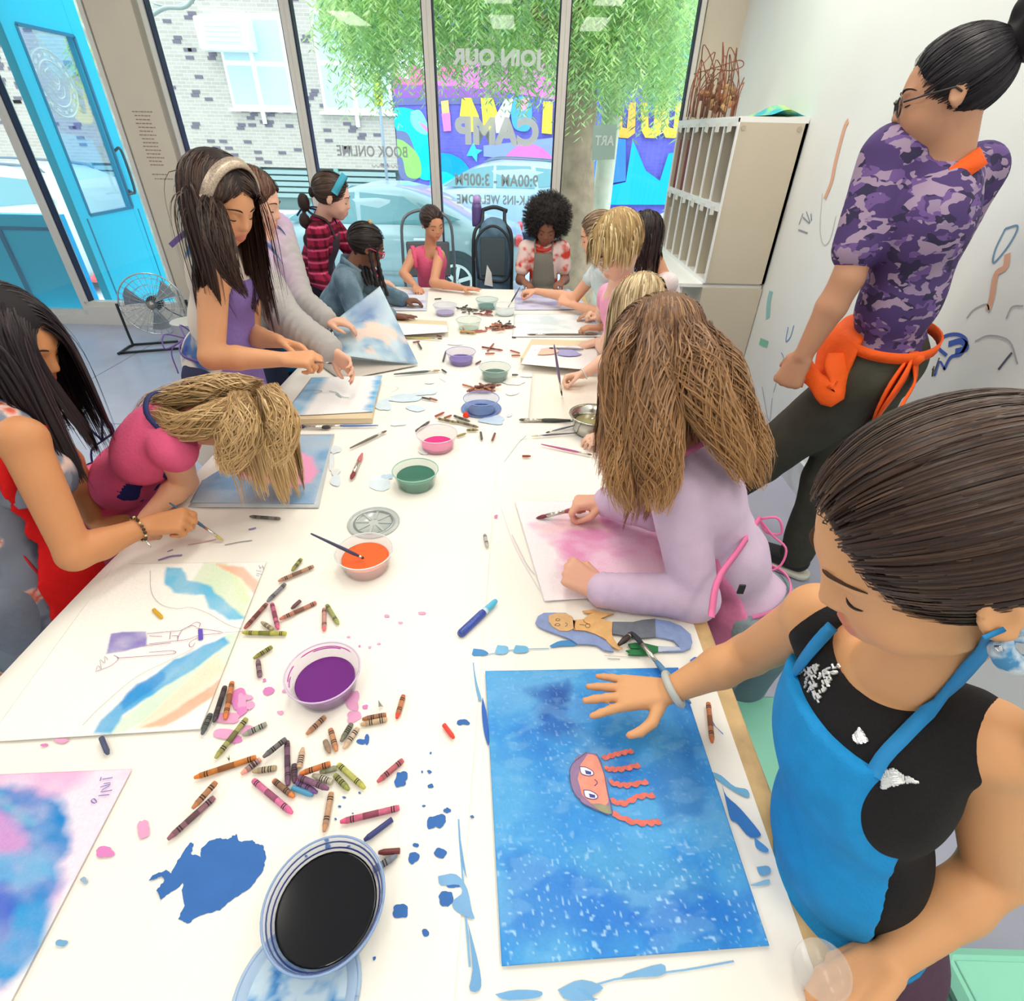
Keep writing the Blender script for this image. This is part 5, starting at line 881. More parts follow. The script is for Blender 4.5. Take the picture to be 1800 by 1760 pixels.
# ================================================================== IMPLICIT BODIES
class Blob:
    """smooth union of round cones and ellipsoids, meshed by surface nets into one continuous skin"""
    def __init__(s): s.pr = []; s.cuts = []
    def cone(s, a, b, ra, rb, k=.015, sub=False): s.pr.append(('c', np.asarray(a, float), np.asarray(b, float), ra, rb, k, sub)); return s
    def chain(s, pts, rs, k=.015):
        for i in range(len(pts)-1): s.cone(pts[i], pts[i+1], rs[i], rs[i+1], k)
        return s
    def ell(s, c, r, R=None, k=.015, sub=False): s.pr.append(('e', np.asarray(c, float), np.asarray(r, float), np.eye(3) if R is None else np.asarray(R, float), 0, k, sub)); return s
    def cut(s, p, n): s.cuts.append((np.asarray(p, float), _n(n))); return s     # keeps the side n points away from
    def bounds(s, grow=0):
        lo = np.full(3, 1e9); hi = -lo
        for q in s.pr:
            if q[6]: continue
            if q[0] == 'c': a = np.minimum(q[1]-q[3], q[2]-q[4]); b = np.maximum(q[1]+q[3], q[2]+q[4])
            else: m = q[2].max(); a, b = q[1]-m, q[1]+m
            lo = np.minimum(lo, a); hi = np.maximum(hi, b)
        return lo-grow, hi+grow
    def mesh(s, h, warp=None, clip=None, infl=0.0):
        lo, hi = s.bounds(3*h+abs(infl)+.004)
        if clip is not None: lo = np.maximum(lo, clip[0]); hi = np.minimum(hi, clip[1])
        n = np.maximum(4, np.ceil((hi-lo)/h).astype(int)+1); D = np.full(n, .2, np.float32)
        ax = [lo[i]+h*np.arange(n[i]) for i in range(3)]
        for q in s.pr:
            kind, k = q[0], q[5]
            if kind == 'c': a = np.minimum(q[1]-q[3], q[2]-q[4]); b = np.maximum(q[1]+q[3], q[2]+q[4])
            else:
                ext = np.sqrt(((q[3]*q[2][:, None])**2).sum(0)); a, b = q[1]-ext, q[1]+ext
            pad = k+2*h+abs(infl)+.004; i0 = np.clip(np.floor((a-pad-lo)/h).astype(int), 0, n-1); i1 = np.clip(np.ceil((b+pad-lo)/h).astype(int)+1, 1, n)
            if (i1 <= i0).any(): continue
            X, Y, Z = np.meshgrid(*[ax[j][i0[j]:i1[j]].astype(np.float32) for j in range(3)], indexing='ij', sparse=True)
            if kind == 'c':
                A, e = q[1], q[2]-q[1]; L = float(e.dot(e))+1e-12
                t = np.clip(((X-A[0])*e[0]+(Y-A[1])*e[1]+(Z-A[2])*e[2])/L, 0, 1)
                d = np.sqrt((X-A[0]-t*e[0])**2+(Y-A[1]-t*e[1])**2+(Z-A[2]-t*e[2])**2)-(q[3]+t*(q[4]-q[3]))
            else:
                R, r = q[3], q[2]; x, y, z = X-q[1][0], Y-q[1][1], Z-q[1][2]
                u = [(R[i][0]*x+R[i][1]*y+R[i][2]*z)/r[i] for i in range(3)]      # rows of R: local axes
                k0 = np.sqrt(u[0]**2+u[1]**2+u[2]**2); k1 = np.sqrt((u[0]/r[0])**2+(u[1]/r[1])**2+(u[2]/r[2])**2)+1e-9
                d = k0*(k0-1)/k1
            sl = tuple(slice(i0[j], i1[j]) for j in range(3)); E = D[sl]
            if q[6]: hh = np.clip(.5-.5*(E+d)/k, 0, 1); D[sl] = E*(1-hh)-d*hh+k*hh*(1-hh)
            else: hh = np.clip(.5+.5*(E-d)/k, 0, 1); D[sl] = E*(1-hh)+d*hh-k*hh*(1-hh)
        if infl: D -= infl
        if warp is not None:
            X, Y, Z = np.meshgrid(*[a_.astype(np.float32) for a_ in ax], indexing='ij', sparse=True); m = np.abs(D) < 4*h+.02
            I = np.nonzero(m); D[m] += warp(ax[0][I[0]], ax[1][I[1]], ax[2][I[2]])
        if s.cuts:
            X, Y, Z = np.meshgrid(*[a_.astype(np.float32) for a_ in ax], indexing='ij', sparse=True)
            for p, nn in s.cuts: D = np.maximum(D, (X-p[0])*nn[0]+(Y-p[1])*nn[1]+(Z-p[2])*nn[2])
        D[0], D[-1] = .1, .1; D[:, 0], D[:, -1] = .1, .1; D[:, :, 0], D[:, :, -1] = .1, .1
        return nets(D, lo, h)
def nets(D, lo, h):
    B = D < 0; c = B[:-1, :-1, :-1].astype(np.uint8)
    for dx, dy, dz in ((1,0,0),(0,1,0),(0,0,1),(1,1,0),(1,0,1),(0,1,1),(1,1,1)): c += B[dx:B.shape[0]-1+dx, dy:B.shape[1]-1+dy, dz:B.shape[2]-1+dz]
    I, J, K = np.nonzero((c > 0) & (c < 8)); N = len(I); cn = [(a, b, e) for a in (0, 1) for b in (0, 1) for e in (0, 1)]
    v = {q: D[I+q[0], J+q[1], K+q[2]] for q in cn}; S_ = np.zeros((N, 3)); W_ = np.zeros(N)
    for q in cn:
        for a in range(3):
            if q[a] == 0:
                r = list(q); r[a] = 1; r = tuple(r); m = (v[q] < 0) != (v[r] < 0); den = v[q]-v[r]; t = np.where(m, v[q]/np.where(np.abs(den) < 1e-12, 1, den), 0)
                p = np.tile(np.array(q, float), (N, 1)); p[:, a] += t; S_ += p*m[:, None]; W_ += m
    V = lo+h*(np.stack([I, J, K], 1)+S_/W_[:, None]); idx = np.full(c.shape, -1, np.int32); idx[I, J, K] = np.arange(N); Q = []
    for a in range(3):
        b, e = (a+1) % 3, (a+2) % 3; s0 = [slice(None)]*3; s1 = [slice(None)]*3; s0[a] = slice(0, -1); s1[a] = slice(1, None)
        A0, A1 = B[tuple(s0)], B[tuple(s1)]; P_ = np.nonzero(A0 != A1); fl = A0[P_]; P_ = np.array(P_)
        ok = (P_[b] > 0) & (P_[e] > 0) & (P_[b] < c.shape[b]) & (P_[e] < c.shape[e]); P_ = P_[:, ok]; fl = fl[ok]
        def g(db, de): q = P_.copy(); q[b] -= db; q[e] -= de; return idx[q[0], q[1], q[2]]
        F_ = np.stack([g(1, 1), g(0, 1), g(0, 0), g(1, 0)], 1); F_[~fl] = F_[~fl][:, ::-1]; Q.append(F_)
    F_ = np.vstack(Q); F_ = F_[(F_ >= 0).all(1)]
    # one light smoothing pass
    nb = np.zeros_like(V); ct = np.zeros(len(V))
    for i in range(4):
        a, b = F_[:, i], F_[:, (i+1) % 4]; np.add.at(nb, a, V[b]); np.add.at(nb, b, V[a]); np.add.at(ct, a, 1); np.add.at(ct, b, 1)
    V = V*.6+.4*nb/np.maximum(ct, 1)[:, None]
    return V, F_
def basis(fwd, up):
    """rows: right, forward, up"""
    f = _n(fwd); u = np.asarray(up, float); u = _n(u-f*u.dot(f)); return np.array([np.cross(f, u), f, u])
m_skin = vmat('skin', .48, sss=.12, bump=.04, bscale=300, spec=.35)
m_hair = vmat('hair', .42, spec=.4); m_hairbase = vmat('hair_base', .6, spec=.3)
def skin_head(B, H, hs, kid=True, mouth=0.0):
    """H = (centre, basis); hs = head height"""
    c, R = H; L = lambda x, y, z: c+hs*(R[0]*x+R[1]*y+R[2]*z); e = lambda p, r, k=.04, sub=False, Rr=None: B.ell(L(*p), np.array(r)*hs, R if Rr is None else Rr, k*hs, sub)
    e((0, -.07, .13), (.355, .43, .37), .06); e((0, .10, -.06), (.30, .31, .38), .10); e((0, .15, -.27), (.215, .22, .20), .10); e((0, .285, -.42), (.075, .07, .07), .08)
    for s in (-1, 1):
        e((s*.15, .235, -.18), (.125, .12, .13), .08); e((s*.10, .335, .085), (.10, .05, .035), .05)
        e((s*.145, .40, -.005), (.085, .055, .05), .05, True); e((s*.14, .30, -.015), (.068, .068, .058), .02)
        Re = rot(R[2], 0)@R; ax = np.array([R[0]*.95+R[1]*s*.3, R[1], R[2]]); ax = basis(R[1]*.97-R[0]*s*-.25, R[2])
        e((s*.365, -.03, -.04), (.032, .085, .125), .03, False, ax); e((s*.395, -.015, -.03), (.02, .045, .075), .015, True, ax)
    e((0, .345, -.30), (.11, .07, .07), .06)
    B.cone(L(0, .355, .04), L(0, .425, -.12), .030*hs, .045*hs, .04*hs)
    for s in (-1, 1): e((s*.045, .40, -.135), (.036, .04, .03), .02)
    e((0, .405, -.245), (.085, .030, .022), .02); e((0, .400, -.292), (.075, .034, .026), .02); e((0, .44, -.268), (.09, .02, .007), .012, True)
def head_tint(V, H, hs, skin, lips=None, blush=.12):
    c, R = H; q = (V-c)@R.T/hs; C = np.ones((len(V), 3))*lin(skin); sk = lin(skin); lc = lin(lips) if lips else sk*np.array((.82, .52, .52))
    d = np.sqrt((q[:, 0]/.095)**2+((q[:, 2]+.268)/.052)**2); m = np.clip((1.15-d)*4, 0, 1)*(q[:, 1] > .33); C = C*(1-m[:, None]*.75)+lc*m[:, None]*.75
    for s in (-1, 1):
        d = np.hypot((q[:, 0]-s*.19)/.13, (q[:, 2]+.17)/.12); m = np.clip(1-d, 0, 1)*(q[:, 1] > .1)*blush*2; C = C*(1-m[:, None])+C*np.array((1.08, .72, .70))*m[:, None]
        d = np.hypot((q[:, 0]-s*.14)/.085, (q[:, 2]+.02)/.06); m = np.clip(1.1-d, 0, 1)*(q[:, 1] > .25)*.25; C *= (1-m[:, None]*np.array((.35, .5, .5)))
    return C
def face_bits(H, hs, parent, brow=(60, 40, 30), eye_open=.25, skin=(200, 150, 120), glasses=None):
    c, R = H; L = lambda x, y, z: c+hs*(R[0]*x+R[1]*y+R[2]*z); mb_ = mat('brow_%d_%d_%d' % brow, brow, .8); ml = mat('lash_dark', (34, 24, 22), .7)
    for s in (-1, 1):
        put('eyebrow', tube(spline([L(s*.065, .392, .085), L(s*.13, .385, .112), L(s*.20, .338, .10), L(s*.235, .295, .075)], 10), np.array([.012, .015, .016, .016, .015, .014, .012, .01, .007, .003])*hs, 5, .6), mb_, parent, smooth=True)
        pts = [L(s*(.14+.068*math.sin(t)), .298+.070*math.cos(t)*1.0, -.030-.012*math.cos(t)) for t in np.linspace(-1.15, 1.15, 12)]
        put('eyelash', tube(pts, .0065*hs, 5), ml, parent, smooth=True)
        if eye_open:
            put('eye', lathe([(.0001, -.06), (.035, -.05), (.055, -.02), (.06, 0), (.055, .02), (.035, .05), (.0001, .06)], (0, 0, 0), 16)[0:2] and (lathe([(.0001, -.062), (.036, -.05), (.056, -.026), (.062, 0), (.056, .026), (.036, .05), (.0001, .062)], (0, 0, 0), 16)[0]*hs+L(s*.14, .302, -.035), lathe([(1, 1)]*7, (0, 0, 0), 16)[1]), mat('eye_dark', (52, 34, 28), .15), parent, smooth=True)
    if glasses:
        mg = mat('glasses_'+str(glasses), glasses, .3)
        for s in (-1, 1):
            put('glasses_rim', tube([L(s*(.15+.11*math.cos(t)), .43-.05*abs(.15+.11*math.cos(t)), -.03+.085*math.sin(t)) for t in np.linspace(0, 2*math.pi, 24)], .010*hs, 5), mg, parent, smooth=True)
            put('glasses_arm', tube([L(s*.26, .40, 0), L(s*.36, .25, .01), L(s*.385, .0, .02), L(s*.375, -.06, -.03)], .010*hs, 5), mg, parent, smooth=True)
        put('glasses_bridge', tube(spline([L(-.045, .44, .01), L(0, .455, .03), L(.045, .44, .01)], 6), .010*hs, 5), mg, parent, smooth=True)
def hand(B, wr, d, nrm, side, L, pose='relaxed', k=.004):
    """wr wrist, d direction to knuckles, nrm palm-side normal, side +1 when the thumb lies to the cross(d,nrm) side; L hand length"""
    wr = np.asarray(wr, float); d = _n(d); nrm = np.asarray(nrm, float); nrm = _n(nrm-d*nrm.dot(d)); sd = np.cross(d, nrm)*side     # sd: toward thumb
    if isinstance(pose, str):
        pose = {'relaxed': ((20, 30, 20), (24, 34, 22), (28, 38, 24), (32, 40, 26), 'n', .0), 'flat': ((2, 4, 3), (-2, 3, 3), (-1, 4, 3), (3, 5, 4), 'o', 1.0), 'fist': ((78, 88, 50), (80, 90, 50), (82, 90, 50), (84, 90, 50), 'f', .0),
                'grip': ((50, 55, 30), (58, 62, 34), (70, 80, 40), (76, 84, 44), 'p', .0), 'pinch': ((38, 50, 20), (44, 55, 28), (62, 70, 36), (70, 76, 40), 'p', .0)}[pose]
    pw = .21*L; kn = wr+d*L*.52
    for i, f in enumerate((.75, .25, -.25, -.75)): B.cone(wr+d*.06*L+sd*pw*f*.55, kn+sd*pw*f*(1.05)-d*L*(.0, -.01, .01, .05)[i], .098*L, .076*L, .03*L)
    B.ell(wr+d*L*.28+nrm*.02*L, (.20*L, .27*L, .085*L), np.array([sd, d, -nrm]), .03*L)
    ln = (.40, .445, .41, .33); tips = []
    for i in range(4):
        f = (.75, .25, -.25, -.75)[i]; spread = f*(.36 if pose[5] else .10)*(1 if pose[5] == 0 else pose[5]); base = kn+sd*pw*f*1.12-d*L*(.0, -.01, .01, .05)[i]
        fd = _n(d+sd*spread); a = 0; p = base; seg = (ln[i]*.44*L, ln[i]*.32*L, ln[i]*.27*L); rr = (.060, .053, .047, .040); r0 = (1.0, 1.03, .98, .88)[i]
        for j in range(3):
            a += math.radians(pose[i][j]); dj = fd*math.cos(a)+nrm*math.sin(a); q = p+dj*seg[j]; B.cone(p, q, rr[j]*L*r0, rr[j+1]*L*r0, k); p = q
        tips.append(p)
    b = wr+d*L*.12+sd*.16*L+nrm*.03*L; mode = pose[4]
    if mode == 'o': q = [b, b+(d*.12+sd*.20+nrm*.03)*L, b+(d*.27+sd*.30+nrm*.05)*L, b+(d*.40+sd*.34+nrm*.05)*L]
    elif mode == 'f': q = [b, b+(d*.20+sd*.08+nrm*.10)*L, b+(d*.34-sd*.02+nrm*.20)*L, b+(d*.36-sd*.20+nrm*.24)*L]
    elif mode == 'p': q = [b, b+(d*.17+sd*.12+nrm*.12)*L, b+(d*.32+sd*.07+nrm*.22)*L, b+(d*.44+sd*.0+nrm*.29)*L]
    else: q = [b, b+(d*.16+sd*.12+nrm*.06)*L, b+(d*.31+sd*.16+nrm*.12)*L, b+(d*.43+sd*.14+nrm*.16)*L]
    B.chain(q, [.085*L, .066*L, .058*L, .044*L], .02*L)
    return tips, q[-1]
def ik(a, c, l1, l2, hint):
    """elbow between shoulder a and wrist c"""
    a, c = np.asarray(a, float), np.asarray(c, float); v = c-a; d = min(np.linalg.norm(v), (l1+l2)*.999); e = _n(v); x = (l1*l1-l2*l2+d*d)/(2*d); y = math.sqrt(max(0, l1*l1-x*x))
    h = np.asarray(hint, float); h = h-e*h.dot(e); return a+e*x+_n(h)*y
# ------------------------------------------------------------------ hair
def strands(name, paths, wid, cols, parent, outward=None, tipw=.25, kind=None, m=None):
    """paths (N,K,3); ribbon locks with their own colour"""
    Pp = np.asarray(paths, float); N, K, _ = Pp.shape; T = np.gradient(Pp, axis=1); T /= np.linalg.norm(T, axis=2, keepdims=True)+1e-9
    o = Pp-outward if outward is not None else np.tile((0.3, -.8, .5), (N, K, 1)); Wd = np.cross(T, o); nl = np.linalg.norm(Wd, axis=2, keepdims=True); Wd = Wd/(nl+1e-9)
    tw = RNG.normal(0, .22, (N, 1, 1)); nn = np.cross(T, Wd); Wd = Wd*np.cos(tw)+nn*np.sin(tw)
    prof = np.interp(np.linspace(0, 1, K), [0, .10, .6, 1], [.25, 1, .9, tipw])[None, :, None]; w_ = np.broadcast_to(np.asarray(wid, float).reshape(-1, 1, 1), (N, 1, 1))*prof/2
    V = np.stack([Pp-Wd*w_, Pp+Wd*w_], 2).reshape(-1, 3)
    b = (np.arange(N)[:, None]*K+np.arange(K-1)[None, :])[..., None]*2; Q = np.concatenate([b, b+1, b+3, b+2], 2).reshape(-1, 4)
    Cc = np.repeat(np.repeat(cols[:, None, :], K, 1) if cols.ndim == 2 else cols, 2, axis=1).reshape(-1, 3)
    o_ = mesh(name, V, Q, m or m_hair, parent, smooth=True, cols=Cc)
    if kind: o_['kind'] = kind
    return o_
def hcols(n, pal, rng=None, K=None, tip=None):
    pal = np.array([lin(c) for c in pal]); rng = rng or RNG; a = pal[rng.integers(len(pal), size=n)]; b = pal[rng.integers(len(pal), size=n)]; t = rng.random((n, 1)); c = (a*t+b*(1-t))*rng.uniform(.75, 1.2, (n, 1))
    if K is None: return np.clip(c, 0, 1)
    tt = np.linspace(0, 1, K)[None, :, None]; out = np.repeat(c[:, None, :], K, 1)
    if tip is not None: out = out*(1-tt**1.3)+np.clip(lin(tip)*rng.uniform(.75, 1.25, (n, 1, 1)), 0, 1)*tt**1.3
    return np.clip(out, 0, 1)
def comb(H, hs, n, seed, part=0.0, mode='down', target=None, L=.3, K=22, wave=.0, region=None, coll=(), grav=1.0, front=.18, fr_side=.0, lift=1.02, avoid=False, spread=.25, clump=5.5, clampf=.62):
    """strand paths grown from the scalp; H head frame. mode down: part then gravity; gather: swept to target (local units)"""
    rg = np.random.default_rng(seed); c, R = H; ce = np.array((0, -.07, .13)); re = np.array((.375, .45, .395))
    pts = []
    while len(pts) < n:
        v = rg.normal(size=(n*3, 3)); v /= np.linalg.norm(v, axis=1)[:, None]; p = ce+re*v
        if mode == 'down': ok = (p[:, 2] > .0) & (p[:, 2] > -.1+1.15*(p[:, 1]-(-.0))) & (rg.random(len(p)) < .25+.75*np.exp(-((p[:, 0]-part)/.2)**2))
        else: ok = (((p-np.array((0, .46, -.10)))/np.array((.345, .305, .465)))**2).sum(1) > 1; ok &= ((((np.abs(p)-np.array((.36, 0, 0)))*(1, 0, 0))[:, 0]/.10)**2+((p[:, 1]-.03)/.15)**2+((p[:, 2]+.10)/.15)**2) > 1; ok &= (p[:, 2] > -.26-.5*p[:, 1]-.1) & (p[:, 1] < .40); ok &= rg.random(len(p)) < .35+.65*(p[:, 1] > -.1)
        if region is not None: ok &= region(p)
        pts += list(p[ok])
    p = np.array(pts[:n]); G = None if target is None else np.asarray(target, float)
    if mode != 'down': clump = 0
    lay = 1+rg.uniform(.0, .07, n)*lift; W = np.zeros((n, K, 3)); W[:, 0] = p*1.0; vel = np.zeros((n, 3)); ds = L/hs/(K-1)*(1.05-spread*rg.random((n, 1))**1.5)
    gv = R@np.array((0, 0, -1.0)); ph = (vnoise(p[:, 0]*7+3, p[:, 1]*7, p[:, 2]*7, 2)*22)[:, None]+rg.normal(0, .25, (n, 1)); fq = 1+.25*(vnoise(p[:, 0]*9, p[:, 1]*9+5, p[:, 2]*9, 1)[:, None]-.5)+0*ph; curl = wave/hs
    sgn = np.where(p[:, 0] >= part, 1.0, -1.0)[:, None]
    cl = [((np.asarray(a, float)-c)@R.T/hs, (np.asarray(b, float)-c)@R.T/hs, r/hs) for a, b, r in coll]
    if mode == 'down':
        vel = np.concatenate([sgn*1.0, -.15+0*sgn+(fr_side), 0*sgn], 1); q0 = (p-ce)/re; n0 = q0/re; n0 /= np.linalg.norm(n0, axis=1)[:, None]; vel = vel-n0*(vel*n0).sum(1)[:, None]; vel /= np.linalg.norm(vel, axis=1)[:, None]+1e-6
    for k in range(1, K):
        if mode == 'down':
            q = (W[:, k-1]-ce)/re; nr = q/re; nr /= np.linalg.norm(nr, axis=1)[:, None]; near = np.clip((1.35-np.linalg.norm(q, axis=1))*3, 0, 1)[:, None]
            acc = gv*grav*.55; vel = vel*.72+acc; vel = vel-near*nr*np.minimum(0, (vel*nr).sum(1))[:, None]
            dirn = vel/(np.linalg.norm(vel, axis=1)[:, None]+1e-9)
        else:
            v = G-W[:, k-1]; dist = np.linalg.norm(v, axis=1)[:, None]; dirn = v/(dist+1e-9)
        step = ds if mode == 'down' else np.minimum(ds, 1)*0+np.linalg.norm(G-W[:, 0], axis=1)[:, None]*1.25/(K-1)
        np_ = W[:, k-1]+dirn*step
        if curl: np_ = np_+curl*min(1, k/K*1.6)*np.stack([np.sin(ph[:, 0]+k*.9*fq[:, 0]), np.cos(ph[:, 0]*1.3+k*.8*fq[:, 0]), 0*ph[:, 0]], 1)*.5
        if mode == 'gather':
            lastd = np.linalg.norm(G-W[:, k-1], axis=1)[:, None] < step*1.05; np_ = np.where(lastd, W[:, k-1]*.3+G*.7, np_)
        q = (np_-ce)/(re*lay[:, None]); m = np.linalg.norm(q, axis=1)[:, None]; np_ = np.where(m < 1, ce+(re*lay[:, None])*q/(m+1e-9), np_)
        for a, b, r in cl:
            e = b-a; t = np.clip(((np_-a)@e)/(e@e+1e-9), 0, 1)[:, None]; v = np_-a-t*e; m = np.linalg.norm(v, axis=1)[:, None]; rr = r*(1+.5*(lay[:, None]-1)); np_ = np.where(m < rr, a+t*e+v/(m+1e-9)*rr, np_)
        if avoid:
            zl = np_[:, 2]; yl = np.interp(zl, [-.9, -.5, .0, .22, .36], [.30, .16, .06, .20, .50]); ax = np.abs(np_[:, 0]); m = (ax < .46) & (np_[:, 1] > yl) & (zl < .34); np_[m, 1] = np_[m, 1]*.55+yl[m]*.45
        if mode == 'down': vel = (np_-W[:, k-1])/ds*.9+vel*.1
        W[:, k] = np_
    if clump:
        key = np.floor(p*clump+rg.uniform(0, 1, 3)).astype(int); key = key[:, 0]*9973+key[:, 1]*131+key[:, 2]; _, gi = np.unique(key, return_inverse=True); ng = gi.max()+1; cnt = np.bincount(gi, minlength=ng)[:, None, None]
        M_ = np.zeros((ng, K, 3)); np.add.at(M_, gi, W); M_ /= cnt; s_ = (np.linspace(0, 1, K)**1.4)[None, :, None]*clampf; W = W*(1-s_)+M_[gi]*s_
        gl = rg.uniform(1-spread*.8, 1, ng)[gi]; idx = np.linspace(0, 1, K)[None, :]*gl[:, None]*(K-1); i0 = np.clip(idx.astype(int), 0, K-2); f_ = (idx-i0)[..., None]; r_ = np.arange(n)[:, None]; W = W[r_, i0]*(1-f_)+W[r_, i0+1]*f_
    return c+hs*(W@R)
def lock(guide, rad, n, seed, K=24, wave=0.0, fray=.3):
    """strands following a guide line"""
    rg = np.random.default_rng(seed); g = spline(guide, K); T, N_, B_ = frames(g); rad = np.interp(np.linspace(0, 1, K), np.linspace(0, 1, len(rad)), rad)
    a = rg.uniform(0, 6.28, (n, 1)); d = np.sqrt(rg.random((n, 1))); ph = rg.uniform(0, 6.28, (n, 1)); s = np.linspace(0, 1, K)[None, :]
    ln = rg.uniform(1-fray, 1, (n, 1)); idx = s*ln*(K-1); i0 = np.clip(idx.astype(int), 0, K-2); f = (idx-i0)[..., None]
    G = g[i0]*(1-f)+g[i0+1]*f; NN = N_[i0]; BB = B_[i0]; rr = rad[i0]*d
    aa = a+wave*np.sin(ph+s*9)
    return G+NN*(rr*np.cos(aa))[..., None]+BB*(rr*np.sin(aa))[..., None]+(wave*.012*np.sin(ph*2+s*11+0*idx))[..., None]*BB
def scalp(H, hs, col, parent, h=.006, lower=-.12, grow=1.0, gather=False, region=None):
    """solid hair mass hugging the skull"""
    c, R = H; L = lambda x, y, z: c+hs*(R[0]*x+R[1]*y+R[2]*z); B = Blob(); B.ell(L(0, -.08, .135), np.array((.378, .448, .392))*hs*grow, R, .01)
    B.ell(L(0, -.20, -.05), np.array((.33, .30, .30))*hs*grow, R, .03*hs)
    B.ell(L(0, .46, -.10), np.array((.34, .30, .46))*hs, R, .02*hs, True)
    for s in (-1, 1): B.ell(L(s*.36, .03, -.10), np.array((.13, .13, .17))*hs, R, .02*hs, True)
    B.cut(L(0, -.1, lower), -R[2]-.5*R[1])
    V, F_ = B.mesh(h); put('hair_mass', (V, F_), m_hairbase, parent, smooth=True, cols=np.ones((len(V), 3))*lin(col))
def cloth(name, B, col, parent, h, infl=.008, wr=.0015, wf=28, m=None, extra=None, seed=0, colf=None, **kw):
    def warp(x, y, z): return (vnoise(x*wf+seed, y*wf, z*wf*.6, 2)-.5)*2*wr+(extra(x, y, z) if extra else 0)
    V, F_ = B.mesh(h*(1.12 if colf is not None else 1.42) if h < .0075 else h, warp, infl=infl)
    if colf is not None: return mesh(name, V, F_, vmat('cloth_painted', .85, bump=.15, bscale=400, spec=.2), parent, smooth=True, cols=colf(V))
    return mesh(name, V, F_, m or mat('cloth_%d_%d_%d' % tuple(col), col, .85, noise=.06, nscale=90, bump=.15, bscale=420, spec=.2), parent, smooth=True)
def ribbon(pts, wd, nrm=None, th=.0015):
    """flat band along pts, its face toward nrm"""
    p = np.asarray(pts, float); T = np.gradient(p, axis=0); T /= np.linalg.norm(T, axis=1)[:, None]; nv = np.tile(np.asarray(nrm if nrm is not None else (0, -1, .4), float), (len(p), 1)) if nrm is None or np.ndim(nrm) == 1 else np.asarray(nrm, float)
    nv = nv-T*(nv*T).sum(1)[:, None]; nv /= np.linalg.norm(nv, axis=1)[:, None]; S_ = np.cross(T, nv)*wd/2; V = np.vstack([p+S_+nv*th, p-S_+nv*th, p-S_-nv*th, p+S_-nv*th]); m = len(p); Fc = []
    for i in range(m-1):
        for a in range(4): b = (a+1) % 4; Fc.append((a*m+i, b*m+i, b*m+i+1, a*m+i+1))
    Fc += [(0, m, 2*m, 3*m), (m-1, 4*m-1, 3*m-1, 2*m-1)]; return V, Fc

from mathutils.bvhtree import BVHTree
def hit(o, px, py):
    """where the sight line through a pixel meets an object: point and normal (world)"""
    org = wloc(o); bv = BVHTree.FromPolygons([tuple(v.co) for v in o.data.vertices], [tuple(p.vertices) for p in o.data.polygons]); c = Vector(CAM-org); d = Vector(_n(ray(px, py)))
    l, n, i, ds = bv.ray_cast(c, d)
    return (None, None) if l is None else (np.array(l)+org, np.array(n))
def bvh(o): return BVHTree.FromPolygons([tuple(v.co) for v in o.data.vertices], [tuple(p.vertices) for p in o.data.polygons]), wloc(o)
def hitb(b, px, py):
    c = Vector(CAM-b[1]); l, n, i, ds = b[0].ray_cast(c, Vector(_n(ray(px, py))))
    return None if l is None else (np.array(l)+b[1], np.array(n))
